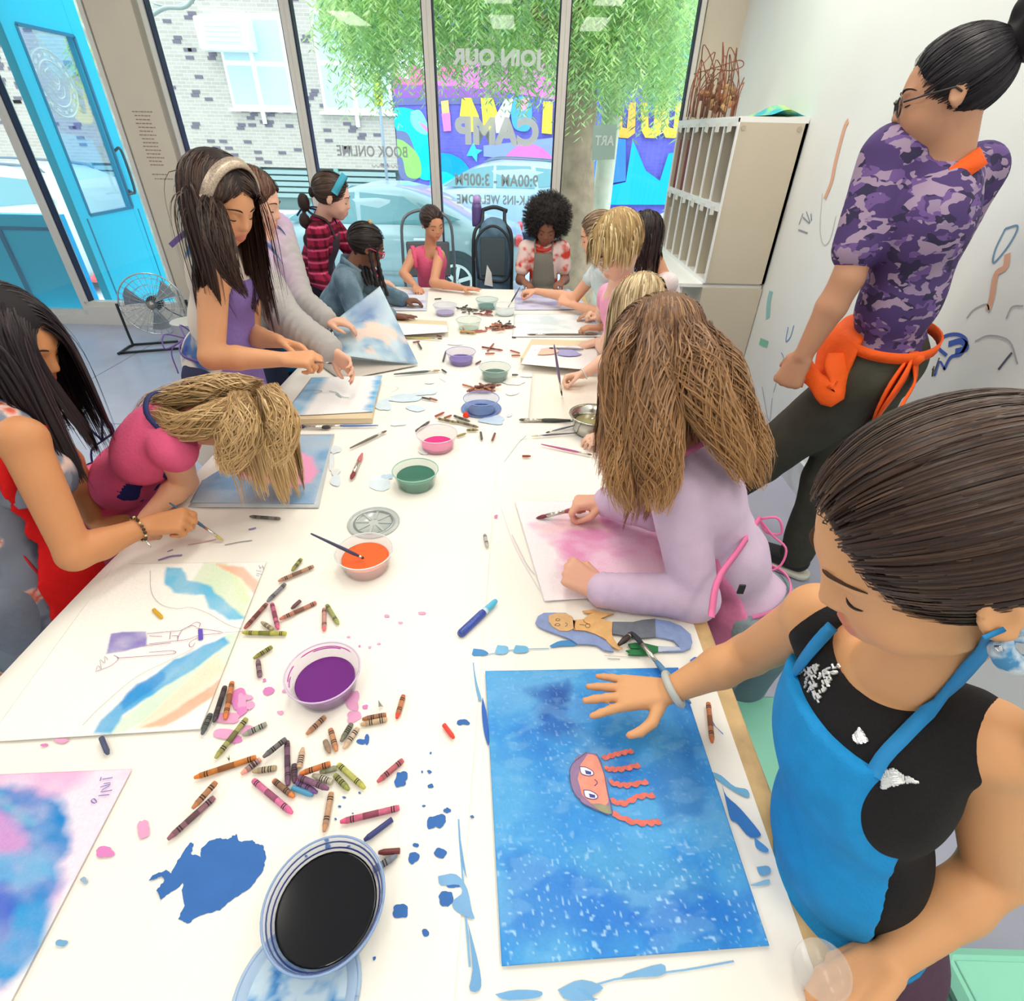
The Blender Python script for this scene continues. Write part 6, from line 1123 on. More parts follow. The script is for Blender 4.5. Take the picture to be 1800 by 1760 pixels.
# ================================================================== PERSON
def person(label, Ht, hip, chest, fwd, head, arms, skin, h=.006, hs=None, legs=None, legc=(70, 80, 100), lips=None, eye=.25, brow=(60, 42, 32), glasses=None, group=None, build=1.0, seat=False, shoes=(60, 60, 66), spine=None, shw=1.0):
    """arms: {'L': (wrist, elbow|hint, handdir, palm normal, pose[, shoulder])}. Returns joints for dressing."""
    hip, chest = np.asarray(hip, float), np.asarray(chest, float); hs = hs or Ht*.158; u = _n(chest-hip); BR_ = basis(fwd, u); r, f, u = BR_
    hc, hf, hu = head; H = (np.asarray(hc, float), basis(hf, hu)); b = build
    t = thing('person', label, 'person', (hip[0], hip[1], 0))
    sh = {'L': chest+u*.052*Ht-r*.098*Ht*shw, 'R': chest+u*.052*Ht+r*.098*Ht*shw}
    for k, a in arms.items():
        if len(a) > 5 and a[5] is not None: sh[k] = np.asarray(a[5], float)
    neck = chest+u*.075*Ht; skull = H[0]+hs*(H[1][1]*-.10+H[1][2]*-.24)
    B = Blob(); J = dict(t=t, Ht=Ht, hip=hip, chest=chest, B=BR_, H=H, hs=hs, sh=sh, neck=neck, arms={}, h=h, b=b, skull=skull)
    J['mid'] = (hip+chest)/2+(np.asarray(spine, float) if spine is not None else 0)
    torso(B, J, 1.0); skin_head(B, H, hs)
    B.cone(neck-u*.01*Ht, skull, .033*Ht*b, .031*Ht*b, .02)
    lu, lf, lh = .165*Ht, .145*Ht, .108*Ht
    for k, a in arms.items():
        w_ = np.asarray(a[0], float); sd = 1 if k == 'R' else -1
        e = ik(sh[k], w_, lu, lf, a[1][:3]) if len(a[1]) == 4 else np.asarray(a[1], float)
        J['arms'][k] = (sh[k], e, w_)
        B.cone(sh[k], e, .030*Ht*b, .0245*Ht*b, .012); B.cone(e, e+(w_-e)*.35, .0245*Ht*b, .0245*Ht*b, .01); B.cone(e+(w_-e)*.35, w_, .0245*Ht*b, .0155*Ht*b, .01)
        if a[2] is not None: J['tips'+k] = hand(B, w_, a[2], a[3], sd, lh, a[4])
    V, F_ = B.mesh(h*1.06); C = head_tint(V, H, hs, skin, lips)
    for k in arms:
        if 'tips'+k in J:
            for tp in list(J['tips'+k][0])+[J['tips'+k][1]]:
                m = np.clip(1-np.linalg.norm(V-tp, axis=1)/(.012*Ht/1.3), 0, 1)[:, None]*.5; C = C*(1-m)+C*np.array((1.15, .85, .8))*m
    n = vnoise(V[:, 0]*14, V[:, 1]*14, V[:, 2]*14, 2)[:, None]; C = C*(.94+.12*n)
    mesh('body', V, F_, m_skin, t, smooth=True, cols=np.clip(C, 0, 1))
    face_bits(H, hs, t, brow, eye, skin, glasses)
    # legs under clothing
    L_ = legs or {}
    Bl = Blob(); hw = .047*Ht
    for s, k in ((-1, 'L'), (1, 'R')):
        hj = hip+r*s*hw-u*.02*Ht; q = L_.get(k)
        if q is None: foot = np.array((hip[0]+r[0]*s*hw, hip[1]+r[1]*s*hw, .05)); kn = (hj+foot)/2+f*.01
        else: kn, foot = np.asarray(q[0], float), np.asarray(q[1], float)
        Bl.cone(hj, kn, .056*Ht, .040*Ht, .02); Bl.cone(kn, foot, .040*Ht, .027*Ht, .01); J['foot'+k] = foot; J['knee'+k] = kn
        ff = _n((f[0], f[1], 0)); Bs = Blob(); Bs.cone(foot+(0, 0, -.015)+ff*-.02, foot+ff*.085*Ht+(0, 0, -.027), .026*Ht, .022*Ht, .01); Bs.cut((foot[0], foot[1], 0.003), (0, 0, -1))
        V, F_ = Bs.mesh(.010); put('shoe', (V, F_), mat('shoe_%d_%d_%d' % shoes, shoes, .6), t, smooth=True)
    Bl.ell(hip, (.082*Ht, .062*Ht, .062*Ht), BR_, .02); J['legs'] = Bl; J['legc'] = legc
    cloth('trousers', Bl, legc, t, max(h*1.3, .009), .006, .002)
    return J
def torso(B, J, g=1.0, lower=True, shf=1.0):
    Ht, R, b = J['Ht'], J['B'], J['b']; r, f, u = R
    B.ell(J['chest'], np.array((.083, .058, .088))*Ht*g*b, R, .03); B.ell(J['mid'], np.array((.074, .055, .085))*Ht*g*b, R, .04)
    if lower: B.ell(J['hip'], np.array((.083, .063, .068))*Ht*g*b, R, .03)
    for k in 'LR': B.cone(J['neck']-u*.022*Ht, J['neck']-u*.022*Ht+(J['sh'][k]-J['neck']+u*.022*Ht)*shf, .028*Ht, (.032 if shf == 1 else .030)*Ht*b, .03)
def shirt(J, col, sleeve=0.0, neckr=.05, neckdrop=.0, hem=-.02, infl=.008, flare=0.0, name='shirt', colf=None, m=None, wr=.0018, wf=26, puff=1.0, extra=None, long=0.0, openarm=.0, shf=.66):
    """sleeve 0 none .. 1 elbow .. 2 wrist; hem in Ht below hip; flare widens into a skirt"""
    Ht, R = J['Ht'], J['B']; r, f, u = R; B = Blob(); torso(B, J, 1.02, shf=1.0 if sleeve > 0 else shf)
    for k, (s, e, w_) in J['arms'].items():
        if sleeve > 0:
            B.cone(s, s+(e-s)*min(1, sleeve), .031*Ht*J['b']*puff, (.030-.004*min(1, sleeve))*Ht*J['b']*puff, .015)
            if sleeve > 1: q = e+(w_-e)*(sleeve-1); B.cone(e, q, .0265*Ht*J['b']*puff, (.0245-.005*(sleeve-1))*Ht*J['b']*puff, .01)
    if flare or long: B.cone(J['hip']+u*.02*Ht, J['hip']-np.array((0, 0, 1))*(long or .12)*Ht, .068*Ht, (.072+flare)*Ht, .03)
    B.ell(J['neck']+u*.030*Ht+f*.012*Ht, np.array((neckr, neckr*1.0, .035+neckdrop))*Ht, R, .006, True)
    if neckdrop: B.ell(J['neck']-u*.01*Ht+f*.05*Ht, np.array((neckr*.95, .05, .03+neckdrop))*Ht, R, .006, True)
    if not (flare or long): B.cut(J['hip']+u*hem*Ht, -u)
    else: B.cut(J['hip']-np.array((0, 0, 1))*(long or .12)*Ht, (0, 0, -1))
    return cloth(name, B, col, J['t'], J['h'], infl, wr, wf, m=m, colf=colf, extra=extra)
def apron(J, col, top=.055, wtop=.052, wbot=.09, hem=-.14, infl=.013, strap=None, side=.0, name='apron', tie=True, tiel=.06, m=None, bow=True, back=.0, flare=.0, nw=.050, strap_on=True):
    """bib apron over the chest with neck strap and waist ties"""
    Ht, R = J['Ht'], J['B']; r, f, u = R; c0, hp = J['chest'], J['hip']; B = Blob(); torso(B, J, 1.0, shf=.5); t = J['t']; sc = strap or col
    B.cone(hp+f*.012*Ht, hp-u*(-hem)*Ht+f*.02*Ht, .072*Ht, (.080+flare)*Ht, .03)
    B.cut(c0+u*top*Ht, u); B.cut(hp+u*hem*Ht, -u); B.cut(c0-f*(.002+back)*Ht, -f)
    for s in (-1, 1):
        a = c0+u*top*Ht+r*s*wtop*Ht; d = hp+u*.02*Ht+r*s*wbot*Ht*1.0; e = d-a; B.cut(a, r*s+u*(e.dot(r*s)/max(1e-6, -e.dot(u))))
    cloth(name, B, col, t, J['h'], infl, .0012, 22, m=m)
    ms = mat('strap_%d_%d_%d' % tuple(sc), sc, .8)
    pts = [c0+u*top*Ht*.98-r*wtop*.9*Ht+f*.062*Ht, J['neck']+u*.016*Ht-r*nw*Ht+f*(.030-(nw-.05)*.5)*Ht, J['neck']+u*.03*Ht-r*(nw-.010)*Ht-f*.028*Ht, J['neck']+u*.034*Ht-f*.050*Ht, J['neck']+u*.03*Ht+r*(nw-.010)*Ht-f*.028*Ht, J['neck']+u*.016*Ht+r*nw*Ht+f*(.030-(nw-.05)*.5)*Ht, c0+u*top*Ht*.98+r*wtop*.9*Ht+f*.062*Ht]
    p = spline(pts, 30); nv = p-(J['neck']-u*.02*Ht)
    if strap_on: put('neck_strap', ribbon(p, .012, nv), ms, t, smooth=True)
    if tie:
        wv = hp+u*.045*Ht; th = np.linspace(-.15, math.pi+.15, 22); p = np.array([wv+r*math.cos(a)*.088*Ht-f*math.sin(a)*.072*Ht for a in th]); put('waist_tie', ribbon(p, .010, p-wv), ms, t, smooth=True)
        if bow:
            b0 = wv-f*.075*Ht; 
            for s in (-1, 1):
                put('bow_loop', tube(spline([b0, b0+r*s*.03*Ht-f*.03*Ht+u*.015*Ht, b0+r*s*.05*Ht-f*.02*Ht-u*.01*Ht, b0], 16), .0028, 6), ms, t, smooth=True)
                put('bow_end', tube(spline([b0, b0+r*s*.02*Ht-f*.03*Ht-u*.03*Ht, b0+r*s*.03*Ht-f*.02*Ht-u*tiel*1.4*Ht], 14), .0026, 6), ms, t, smooth=True)
def bodycoll(J, g=1.0):
    Ht, R = J['Ht'], J['B']; r, f, u = R; o = [(J['chest']-r*.03*Ht, J['chest']+r*.03*Ht, .070*Ht*g), (J['hip'], J['chest'], .072*Ht*g), (J['neck'], J['skull'], .04*Ht)]
    for k in 'LR': o.append((J['neck']-u*.02*Ht, J['sh'][k], .038*Ht*g))
    return o
BLK = [(34, 24, 26), (48, 34, 34), (26, 20, 24), (62, 44, 42)]
# ------------------------------------------------------------------ girl in the near right corner
def near_girl():
    hc = P(1652, 952, w=.425); Ht = 1.30
    J = person('girl with brown ponytail, black top and bright blue apron at the near right corner', Ht, (.495, .30, .60), (.436, .365, .93), (-1, .12, -.1), (hc, (-.80, .15, -.60), (-.45, .10, .88)),
        {'R': (P(1172, 1217, z=.765), P(1318, 1150, z=.85), (-1, .0, -.06), (0.05, 0, -1), 'flat', P(1440, 1085, z=1.03)),
         'L': (P(1560, 1690, z=.735), P(1748, 1530, z=.82), (-.75, -.35, -.1), (.1, -.45, -1), 'pinch', P(1738, 1300, z=1.035))},
        (226, 168, 120), h=.0037, hs=.213, lips=(214, 120, 110), eye=0, legc=(84, 60, 78), brow=(70, 44, 28))
    t = J['t']; H, hs = J['H'], J['hs']; R = H[1]; L = lambda x, y, z: H[0]+hs*(R[0]*x+R[1]*y+R[2]*z)
    top = shirt(J, (22, 20, 24), 0, .043, .0, -.03, .009, shf=.80, name='tank_top', m=mat('black_knit', (20, 18, 21), .9, noise=.2, nscale=300, bump=.2, bscale=500))
    r, f, u = J['B']
    B = Blob(); B.cone(J['hip']+u*.03, J['hip']-u*.02, .105, .13, .03); B.cone(J['hip']-(0, 0, .02), (J['hip'][0]+.02, J['hip'][1], .34), .125, .185, .03); B.cut((0, 0, .36), (0, 0, -1))
    cloth('skirt', B, (92, 66, 86), t, .007, .004, .004, 16)
    apron(J, (24, 142, 206), .046, .074, .100, -.17, .022, (40, 140, 206), bow=False, flare=.03, strap_on=False, m=mat('blue_apron_cloth', (16, 146, 218), .8, noise=.07, nscale=30, bump=.25, bscale=300))
    bt_ = bvh(top); bb_ = bvh([c for c in t.children if c.name.startswith('body')][0]); msb = mat('strap_40_140_206', (40, 140, 206), .8)
    for q in ([(1536,1362),(1552,1330),(1590,1292),(1640,1238),(1690,1180),(1722,1140),(1742,1108)], [(1398,1188),(1418,1158),(1440,1128),(1462,1100)]):
        V_ = []; N_ = []
        for x, y in spline([(a, b, 0) for a, b in q], 14)[:, :2]:
            h1 = hitb(bt_, x, y); h2 = hitb(bb_, x, y); hs_ = [h for h in (h1, h2) if h is not None]
            if hs_: h0 = min(hs_, key=lambda h: np.linalg.norm(h[0]-CAM)); V_.append(h0[0]+h0[1]*.003); N_.append(h0[1])
        if len(V_) > 3: V_ = np.array(V_); V_[1:-1] = (V_[:-2]+V_[1:-1]+V_[2:])/3; put('neck_strap', ribbon(V_, .0135, np.array(N_)), msb, t, smooth=True)
    # silver sequin butterflies on the top
    rg = random.Random(4); ms = mat('sequin', (236, 238, 240), .25, metal=.6); bv = bvh(top)
    def seq(outline, n=260):
        xs = [q[0] for q in outline]; ys = [q[1] for q in outline]; V = []; Fc = []; bf = box((0, 0, 0), (1, 1, 1))[1]
        for _ in range(n):
            x = rg.uniform(min(xs), max(xs)); y = rg.uniform(min(ys), max(ys))
            if polymask(np.array([x]), np.array([y]), outline, .01)[0] < .5: continue
            q = hitb(bv, x, y)
            if q is None: continue
            nn = len(V); V += list(box(q[0]+q[1]*.0012, (.0042, .0020, .0016), basis(rg.choice(((1, 0, .2), (.3, 1, 0))), q[1]).T)[0]); Fc += [tuple(nn+i for i in f_) for f_ in bf]
        if V: put('sequin_motif', (np.array(V), Fc), ms, t)
    for o in ([(1405,1160),(1420,1172),(1440,1168),(1438,1185),(1455,1175),(1476,1165),(1468,1190),(1450,1215),(1440,1235),(1425,1220),(1410,1200)], [(1500,1298),(1512,1282),(1524,1302),(1510,1306)], [(1548,1352),(1565,1350),(1585,1362),(1612,1374),(1580,1376),(1552,1386)]): seq(o)
    # hair pulled back
    scalp(H, hs, (62, 42, 34), t, .006, -.10)
    pal = [(54, 36, 31), (66, 46, 38), (46, 32, 28), (84, 62, 48)]
    tg = (-.0, -.50, .10)
    a = comb(H, hs, 7500, 1, mode='gather', target=tg, K=13); strands('hair', a, .0019, hcols(7500, pal), t, outward=L(0, -.05, .1))
    g0 = L(0, -.50, .10); pt = lock([g0, g0+(.05, -.01, .0), g0+(.09, -.03, -.07), g0+(.10, -.04, -.20), g0+(.09, -.05, -.32)], [.016, .035, .04, .03, .01], 700, 3, 20, .5); strands('ponytail', pt, .003, hcols(700, pal), t)
    put('hair_tie', tube([g0+(.014*math.cos(a), .0, .014*math.sin(a)) for a in np.linspace(0, 6.28, 18)], .006, 6), mat('tie_grey', (120, 120, 130), .8), t, smooth=True)
    # loose forehead wisps, earring, wristband, apron bow, clear lid in hand
    put('earring', lathe([(.0001, -.003), (.003, 0), (.0001, .003)], L(-.405, .02, -.135), 10), mat('silver', (230, 230, 235), .15, metal=1), t, smooth=True)
    w_ = J['arms']['R'][2]; e = J['arms']['R'][1]; d = _n(w_-e); q = w_-d*.012; n1 = _n(np.cross(d, (0, 0, 1))); n2 = np.cross(d, n1)
    put('wristband', tube([q+(n1*math.cos(a)+n2*math.sin(a))*.0265 for a in np.linspace(0, 6.283, 28)], .0065, 8, 1.0), mat('pale_band', (196, 200, 196), .5), t, smooth=True)
    bowc = P(1772, 1118, w=.37)
    kk = mat('floral_bow', (210, 222, 230), .7, col2=(70, 140, 190), nscale=60)
    put('neck_bow', join(tube(spline([bowc, bowc+(.008, -.004, .02), bowc+(.02, -.006, .004), bowc], 14), [.004]*14, 8), tube(spline([bowc, bowc+(.0, -.003, -.012), bowc+(.012, -.006, -.022), bowc+(.025, -.006, -.02)], 14), [.004+.005*math.sin(x/13*3) for x in range(14)], 8)), kk, t, smooth=True)
    return J
JN = near_girl()
TAN, PALE, BROWN, DEEP = (226, 172, 132), (240, 196, 172), (190, 132, 96), (122, 80, 62)
def LF(J): H, hs = J['H'], J['hs']; R = H[1]; return lambda x, y, z: H[0]+hs*(R[0]*x+R[1]*y+R[2]*z)
def hairset(J, base, pal, n, L, wd, seed=1, part=0., wave=0., tip=None, K=22, grow=1.0, g=1.05, grav=1.0, lower=-.12, h=None, name='hair', region=None, avoid=False):
    H, hs, t = J['H'], J['hs'], J['t']; scalp(H, hs, base, t, h or J['h']*1.3, lower, grow)
    a = comb(H, hs, n, seed, part, 'down', L=L, K=K, wave=wave, coll=bodycoll(J, g), grav=grav, region=region, avoid=avoid); strands(name, a, wd, hcols(n, pal, K=K, tip=tip), t, outward=LF(J)(0, -.05, .0))
def gather(J, base, pal, n, wd, target, tail=None, rad=None, nt=300, seed=1, lower=-.12):
    H, hs, t = J['H'], J['hs'], J['t']; scalp(H, hs, base, t, J['h']*1.3, lower); a = comb(H, hs, n, seed, mode='gather', target=target, K=16); strands('hair', a, wd, hcols(n, pal), t, outward=LF(J)(0, -.05, .1))
    if tail is not None: strands('ponytail', lock(tail, rad, nt, seed+3, 18, .3), wd*1.3, hcols(nt, pal), t)
def camo(name, cols, sc):
    m = mat(name, cols[0], .85); nt = m.node_tree; b = nt.nodes['Principled BSDF']; tc = nt.nodes.new('ShaderNodeTexCoord'); mp = nt.nodes.new('ShaderNodeMapping'); mp.inputs['Scale'].default_value = (sc, sc, sc*1.7); nt.links.new(tc.outputs['Object'], mp.inputs[0])
    prev = None
    for k, c in enumerate(cols):
        n = nt.nodes.new('ShaderNodeTexNoise'); n.inputs['Scale'].default_value = 1; n.inputs['Detail'].default_value = 2.2; n.inputs['Distortion'].default_value = .3; mm = nt.nodes.new('ShaderNodeMapping'); mm.inputs['Location'].default_value = (k*7.3, k*3.1, k*5.7); nt.links.new(mp.outputs[0], mm.inputs[0]); nt.links.new(mm.outputs[0], n.inputs['Vector'])
        g = nt.nodes.new('ShaderNodeMath'); g.operation = 'GREATER_THAN'; g.inputs[1].default_value = .53; nt.links.new(n.outputs['Fac'], g.inputs[0])
        mx = nt.nodes.new('ShaderNodeMix'); mx.data_type = 'RGBA'; mx.inputs['B'].default_value = list(lin(c))+[1]
        if prev is None: mx.inputs['A'].default_value = list(lin(cols[-1]))+[1]
        else: nt.links.new(prev, mx.inputs['A'])
        nt.links.new(g.outputs[0], mx.inputs['Factor']); prev = mx.outputs['Result']
    nt.links.new(prev, b.inputs['Base Color']); return m
# ------------------------------------------------------------------ helper adult in purple camouflage
c = P(1665, 165, w=1.27)
J = person('standing helper with black topknot, glasses, purple camouflage shirt and orange apron', 1.70, (1.14, 1.63, .97), (1.09, 1.61, 1.345), (-.80, .6, -.0), (c, (-.86, .38, -.22), (-.12, .1, 1)),
    {'L': (P(1412, 625, w=1.60), P(1490, 490, w=1.47), (-.2, .1, -1), (.7, .6, 0), 'fist', P(1566, 272, w=1.37)), 'R': ((1.22, 1.86, .93), (1.30, 1.82, 1.16), (-.2, .3, -1), (-1, 0, 0), 'relaxed', (1.24, 1.72, 1.465))},
    (196, 146, 116), h=.0065, hs=.232, eye=.2, glasses=(50, 46, 50), brow=(34, 28, 28), legc=(66, 66, 56), legs={'L': ((.95, 1.78, .50), (1.02, 2.12, .09)), 'R': ((1.16, 1.66, .50), (1.19, 1.70, .09))}, shoes=(34, 34, 38), shw=1.05)
r, f, u = J['B']; t = J['t']; Lh = LF(J)
shirt(J, (120, 90, 150), .74, .040, 0, -.035, .012, name='camouflage_shirt', m=camo('purple_camo', [(150, 130, 162), (112, 84, 146), (52, 44, 78), (164, 142, 170), (78, 58, 112)], 15), wr=.004, wf=16, puff=1.16)
B = Blob(); B.ell(J['hip']+u*.0, (.150, .125, .12), J['B'], .03); B.cone(J['hip']-r*.08-u*.03, J['kneeL'], .105, .085, .03); B.cone(J['kneeL'], J['footL']+(0, 0, .02), .085, .062, .02); B.cone(J['hip']+r*.08-u*.03, J['kneeR'], .105, .085, .03); B.cone(J['kneeR'], J['footR']+(0, 0, .02), .085, .062, .02); B.cut(J['hip']+u*.10, u)
cloth('trousers', B, (66, 66, 56), t, .009, .0, .006, 14, m=mat('olive_trousers', (64, 64, 54), .9, noise=.16, nscale=14, bump=.2, bscale=120))
put('back_pocket', join(ribbon(spline([J['hip']-f*.135-r*.10+u*.05, J['hip']-f*.145-r*.04+u*.0, J['hip']-f*.14-r*.03+u*.05], 10), .006, -f)), mat('pocket_seam', (88, 88, 74), .9), t)
mo = mat('orange_apron', (250, 96, 20), .75, noise=.08, nscale=18, bump=.3, bscale=60)
wv = J['hip']+u*.075; th = np.linspace(-.6, math.pi+.7, 26); p = np.array([wv+r*math.cos(a)*.165-f*math.sin(a)*.128 for a in th]); put('waist_tie', ribbon(p, .03, p-wv, .003), mo, t, smooth=True)
hb = bvh([c for c in t.children if c.name.startswith('trousers')][-1])
def hp(x, y, off=.012): q = hitb(hb, x, y); return (q[0]+q[1]*off) if q is not None else P(x, y, w=1.48)
for pts, wd in (([(1598,634),(1580,668),(1550,710),(1520,748)], .042), ([(1602,634),(1598,670),(1590,705),(1578,728)], .026), ([(1592,632),(1560,676),(1540,716),(1530,738)], .03)):
    put('tie_end', ribbon(spline([hp(x, y, .012+.004*k) for k, (x, y) in enumerate(pts)], 14), wd, -f-.3*r, .003), mo, t, smooth=True)
put('tie_knot', lathe([(.0001, -.02), (.018, -.014), (.024, 0), (.018, .014), (.0001, .02)], hp(1600, 632, .014), 12), mo, t, smooth=True)
B = Blob(); B.ell(J['hip']+f*.03+u*.02, (.165, .13, .13), J['B'], .02); B.cone(J['hip']+f*.08-r*.05, J['hip']+f*.10-r*.10-u*.05, .09, .06, .03); B.cut(J['hip']+f*.055, -f); B.cut(J['hip']+u*.10, u); cloth('apron_skirt', B, (250, 96, 20), t, .009, .004, .004, 14, m=mo)
wl = J['arms']['L'][2]; put('apron_corner', tube(spline([J['hip']+f*.10-r*.14+u*.05, J['hip']+f*.07-r*.20-u*.05, wl+(0.02, .03, -.05), wl+(-.0, .02, -.10)], 24), .034+.012*np.sin(np.arange(24)*.9)*np.linspace(1, .3, 24), 18, .35), mo, t, smooth=True)
p = spline([J['neck']-f*.02-r*.075-u*.0, J['neck']-f*.052-r*.03+u*.03, J['neck']-f*.055+r*.03+u*.03, J['neck']+r*.075], 18); put('neck_strap', ribbon(p, .045, p-J['neck']+u*.02, .003), mo, t, smooth=True)
scalp(J['H'], J['hs'], (24, 20, 26), t, .008, -.20); a = comb(J['H'], J['hs'], 2600, 5, mode='gather', target=(0, -.56, .36), K=13); strands('hair', a, .0026, hcols(2600, [(22, 20, 26), (40, 34, 44), (30, 26, 34)]), t, outward=Lh(0, -.05, .1))
B = Blob(); g0 = Lh(0, -.64, .38)
for k in range(9): B.ell(g0+np.array((math.sin(k*2.1), math.cos(k*1.7), math.sin(k*3.3)))*.03, (.034, .03, .036), None, .01)
B.cone(Lh(0, -.45, .30), g0, .035, .03, .02); V, F_ = B.mesh(.007); put('topknot', (V, F_), m_hairbase, t, smooth=True, cols=np.ones((len(V), 3))*lin((24, 20, 26)))
strands('topknot_wisps', lock([g0-(0, 0, .03), g0+(.06, -.02, .02), g0+(.10, -.03, -.05), g0+(.09, -.02, -.12)], [.05, .05, .04, .02], 160, 8, 14, .9, .6), .004, hcols(160, [(22, 20, 26), (44, 36, 44)]), t)
for k, s in (('L', -1), ('R', 1)):
    ft = J['foot'+k]; ff = _n((f[0], f[1], 0)); Bs = Blob(); Bs.cone(ft+ff*-.04+(0, 0, -.06), ft+ff*.16+(0, 0, -.065), .042, .040, .02); Bs.cut((0, 0, .035), (0, 0, 1)); Bs.cut((0, 0, .003), (0, 0, -1)); V, F_ = Bs.mesh(.01); put('shoe_sole', (V, F_), mat('sole_white', (226, 222, 208), .6), t, smooth=True)
# ------------------------------------------------------------------ long-haired girl in lilac
J = person('girl with very long light brown hair in a lilac sweatshirt painting pink', 1.30, (.585, .90, .60), (.43, .985, .87), (-.92, .05, -.45), (P(1155, 618, Y=1.10), (-.80, .12, -.58), (-.55, -.02, .83)),
    {'L': (P(1050, 1035, z=.725), P(1222, 1052, z=.72), (-.85, .35, .35), (.2, .6, -.75), 'fist', P(1190, 868, z=.92)), 'R': (P(1062, 882, z=.74), P(1150, 900, z=.76), (-1, -.05, -.05), (0, -.1, -1), 'grip', P(1110, 800, z=.93))},
    (236, 178, 152), h=.005, hs=.208, legc=(110, 130, 144))
r, f, u = J['B']; t = J['t']; Lh = LF(J)
def slv(x, y, z):
    o = 0
    for k in ('L', 'R'):
        s, e, w_ = J['arms'][k]
        for a, b, amp in ((s, e, .0015), (e, w_, .0038)):
            d = b-a; L_ = np.linalg.norm(d); q = ((x-a[0])*d[0]+(y-a[1])*d[1]+(z-a[2])*d[2])/L_; dist = np.sqrt(np.maximum(0, (x-a[0])**2+(y-a[1])**2+(z-a[2])**2-q*q)); m = np.exp(-(dist/.05)**4)*(q > 0)*(q < L_)
            o = o+m*amp*np.sin(q*330+6*vnoise(x*18, y*18, z*18, 2)*2)*np.clip(q/L_*1.3, 0, 1)
    return o
shirt(J, (214, 192, 220), 1.93, .044, .0, -.055, .011, name='sweatshirt', m=mat('lilac_jersey', (214, 190, 218), .85, noise=.05, nscale=24, bump=.12, bscale=300), extra=slv, wr=.006, wf=15, puff=1.12)
B = Blob(); B.ell(J['hip'], (.115, .10, .10), J['B'], .03); B.cone(J['hip']-r*.05, J['kneeL'], .085, .065, .03); B.cone(J['hip']+r*.05, J['kneeR'], .085, .065, .03); B.cone(J['kneeL'], J['footL'], .065, .05, .02); B.cone(J['kneeR'], J['footR'], .065, .05, .02); B.cut(J['hip']+u*.055, u)
cloth('jeans', B, (120, 142, 152), t, .009, .0, .006, 16, m=mat('pale_denim', (120, 142, 152), .9, col2=(158, 176, 182), nscale=9, bump=.25, bscale=200))
apron(J, (238, 140, 186), .03, .06, .095, -.03, .017, (236, 130, 180), bow=False)
mp_k = mat('strap_pink', (236, 120, 170), .8); b0 = P(1335, 912, w=1.2)
put('bow_loop', tube(spline([b0, b0+(.035, -.01, .01), b0+(.05, -.02, -.025), b0+(.02, -.01, -.03), b0], 16), .003, 6), mp_k, t, smooth=True); put('bow_end', tube(spline([b0, b0+(.03, -.02, -.03), b0+(.062, -.04, -.055), b0+(.05, -.055, -.10), b0+(0, -.05, -.115)], 20), .0026, 6), mp_k, t, smooth=True)
p = spline([P(1250, 1085, w=1.0), P(1262, 1020, w=1.02), P(1300, 965, w=1.08), P(1335, 912, w=1.19)], 14); put('side_tie', ribbon(p, .014, (.3, -.9, .4), .002), mp_k, t, smooth=True)
pb = P(1303, 1036, w=1.02); put('clothing_tag', box(pb, (.012, .004, .022)), mat('tag_black', (40, 38, 40), .6), t)
pal = [(104, 74, 54), (134, 96, 66), (80, 54, 42), (160, 120, 84), (112, 76, 50)]
scalp(J['H'], J['hs'], (110, 78, 56), t, .007, -.35, 1.03)
for sd, (n_, L_, gr, pt_) in enumerate(((4100, .46, .95, .06), (2600, .50, 1.0, -.08))):
    a = comb(J['H'], J['hs'], n_, 11+sd, pt_, 'down', L=L_, K=19, wave=.014, coll=bodycoll(J, 1.08), grav=gr, spread=.45, clump=4.5, clampf=.8); strands('hair', a, .0026, hcols(n_, pal, K=19, tip=(178, 130, 84)), t, outward=Lh(0, -.05, 0))
nh = Lh(0, 0, 0)
for q, rr, n_, sd in (([P(1118,560,w=1.04), P(1085,640,w=1.03), P(1098,760,w=1.02), P(1085,840,w=1.0), P(1105,905,w=1.0)], [.012,.035,.035,.025,.012], 420, 3), ([P(1155,570,w=1.0), P(1150,660,w=.99), P(1150,780,w=.98), P(1160,850,w=.98), P(1150,905,w=.98)], [.02,.05,.05,.035,.018], 700, 4), ([P(1235,570,w=1.03), P(1262,640,w=1.02), P(1290,720,w=1.02), P(1322,800,w=1.03), P(1335,862,w=1.04)], [.015,.045,.045,.04,.015], 650, 5), ([P(1205,560,w=.98), P(1220,630,w=.97), P(1240,700,w=.96), P(1290,790,w=.98), P(1310,850,w=1.0)], [.02,.05,.045,.035,.015], 500, 6)):
    strands('hair_lock', lock(q, rr, n_, sd, 22, .55, .35), .0028, hcols(n_, pal, K=22, tip=(184, 138, 90)), t, outward=nh)
tr = J['tipsR']; g = (tr[0][0]+tr[1])/2
brush(g+(.05, .02, .045), P(942, 911, z=PAPER+.004), 'wide brush with a maroon tip in the hand of the girl in lilac', hc=(160, 84, 90), bc=(130, 60, 72), r=.0058, fer=.3, bri=.18)
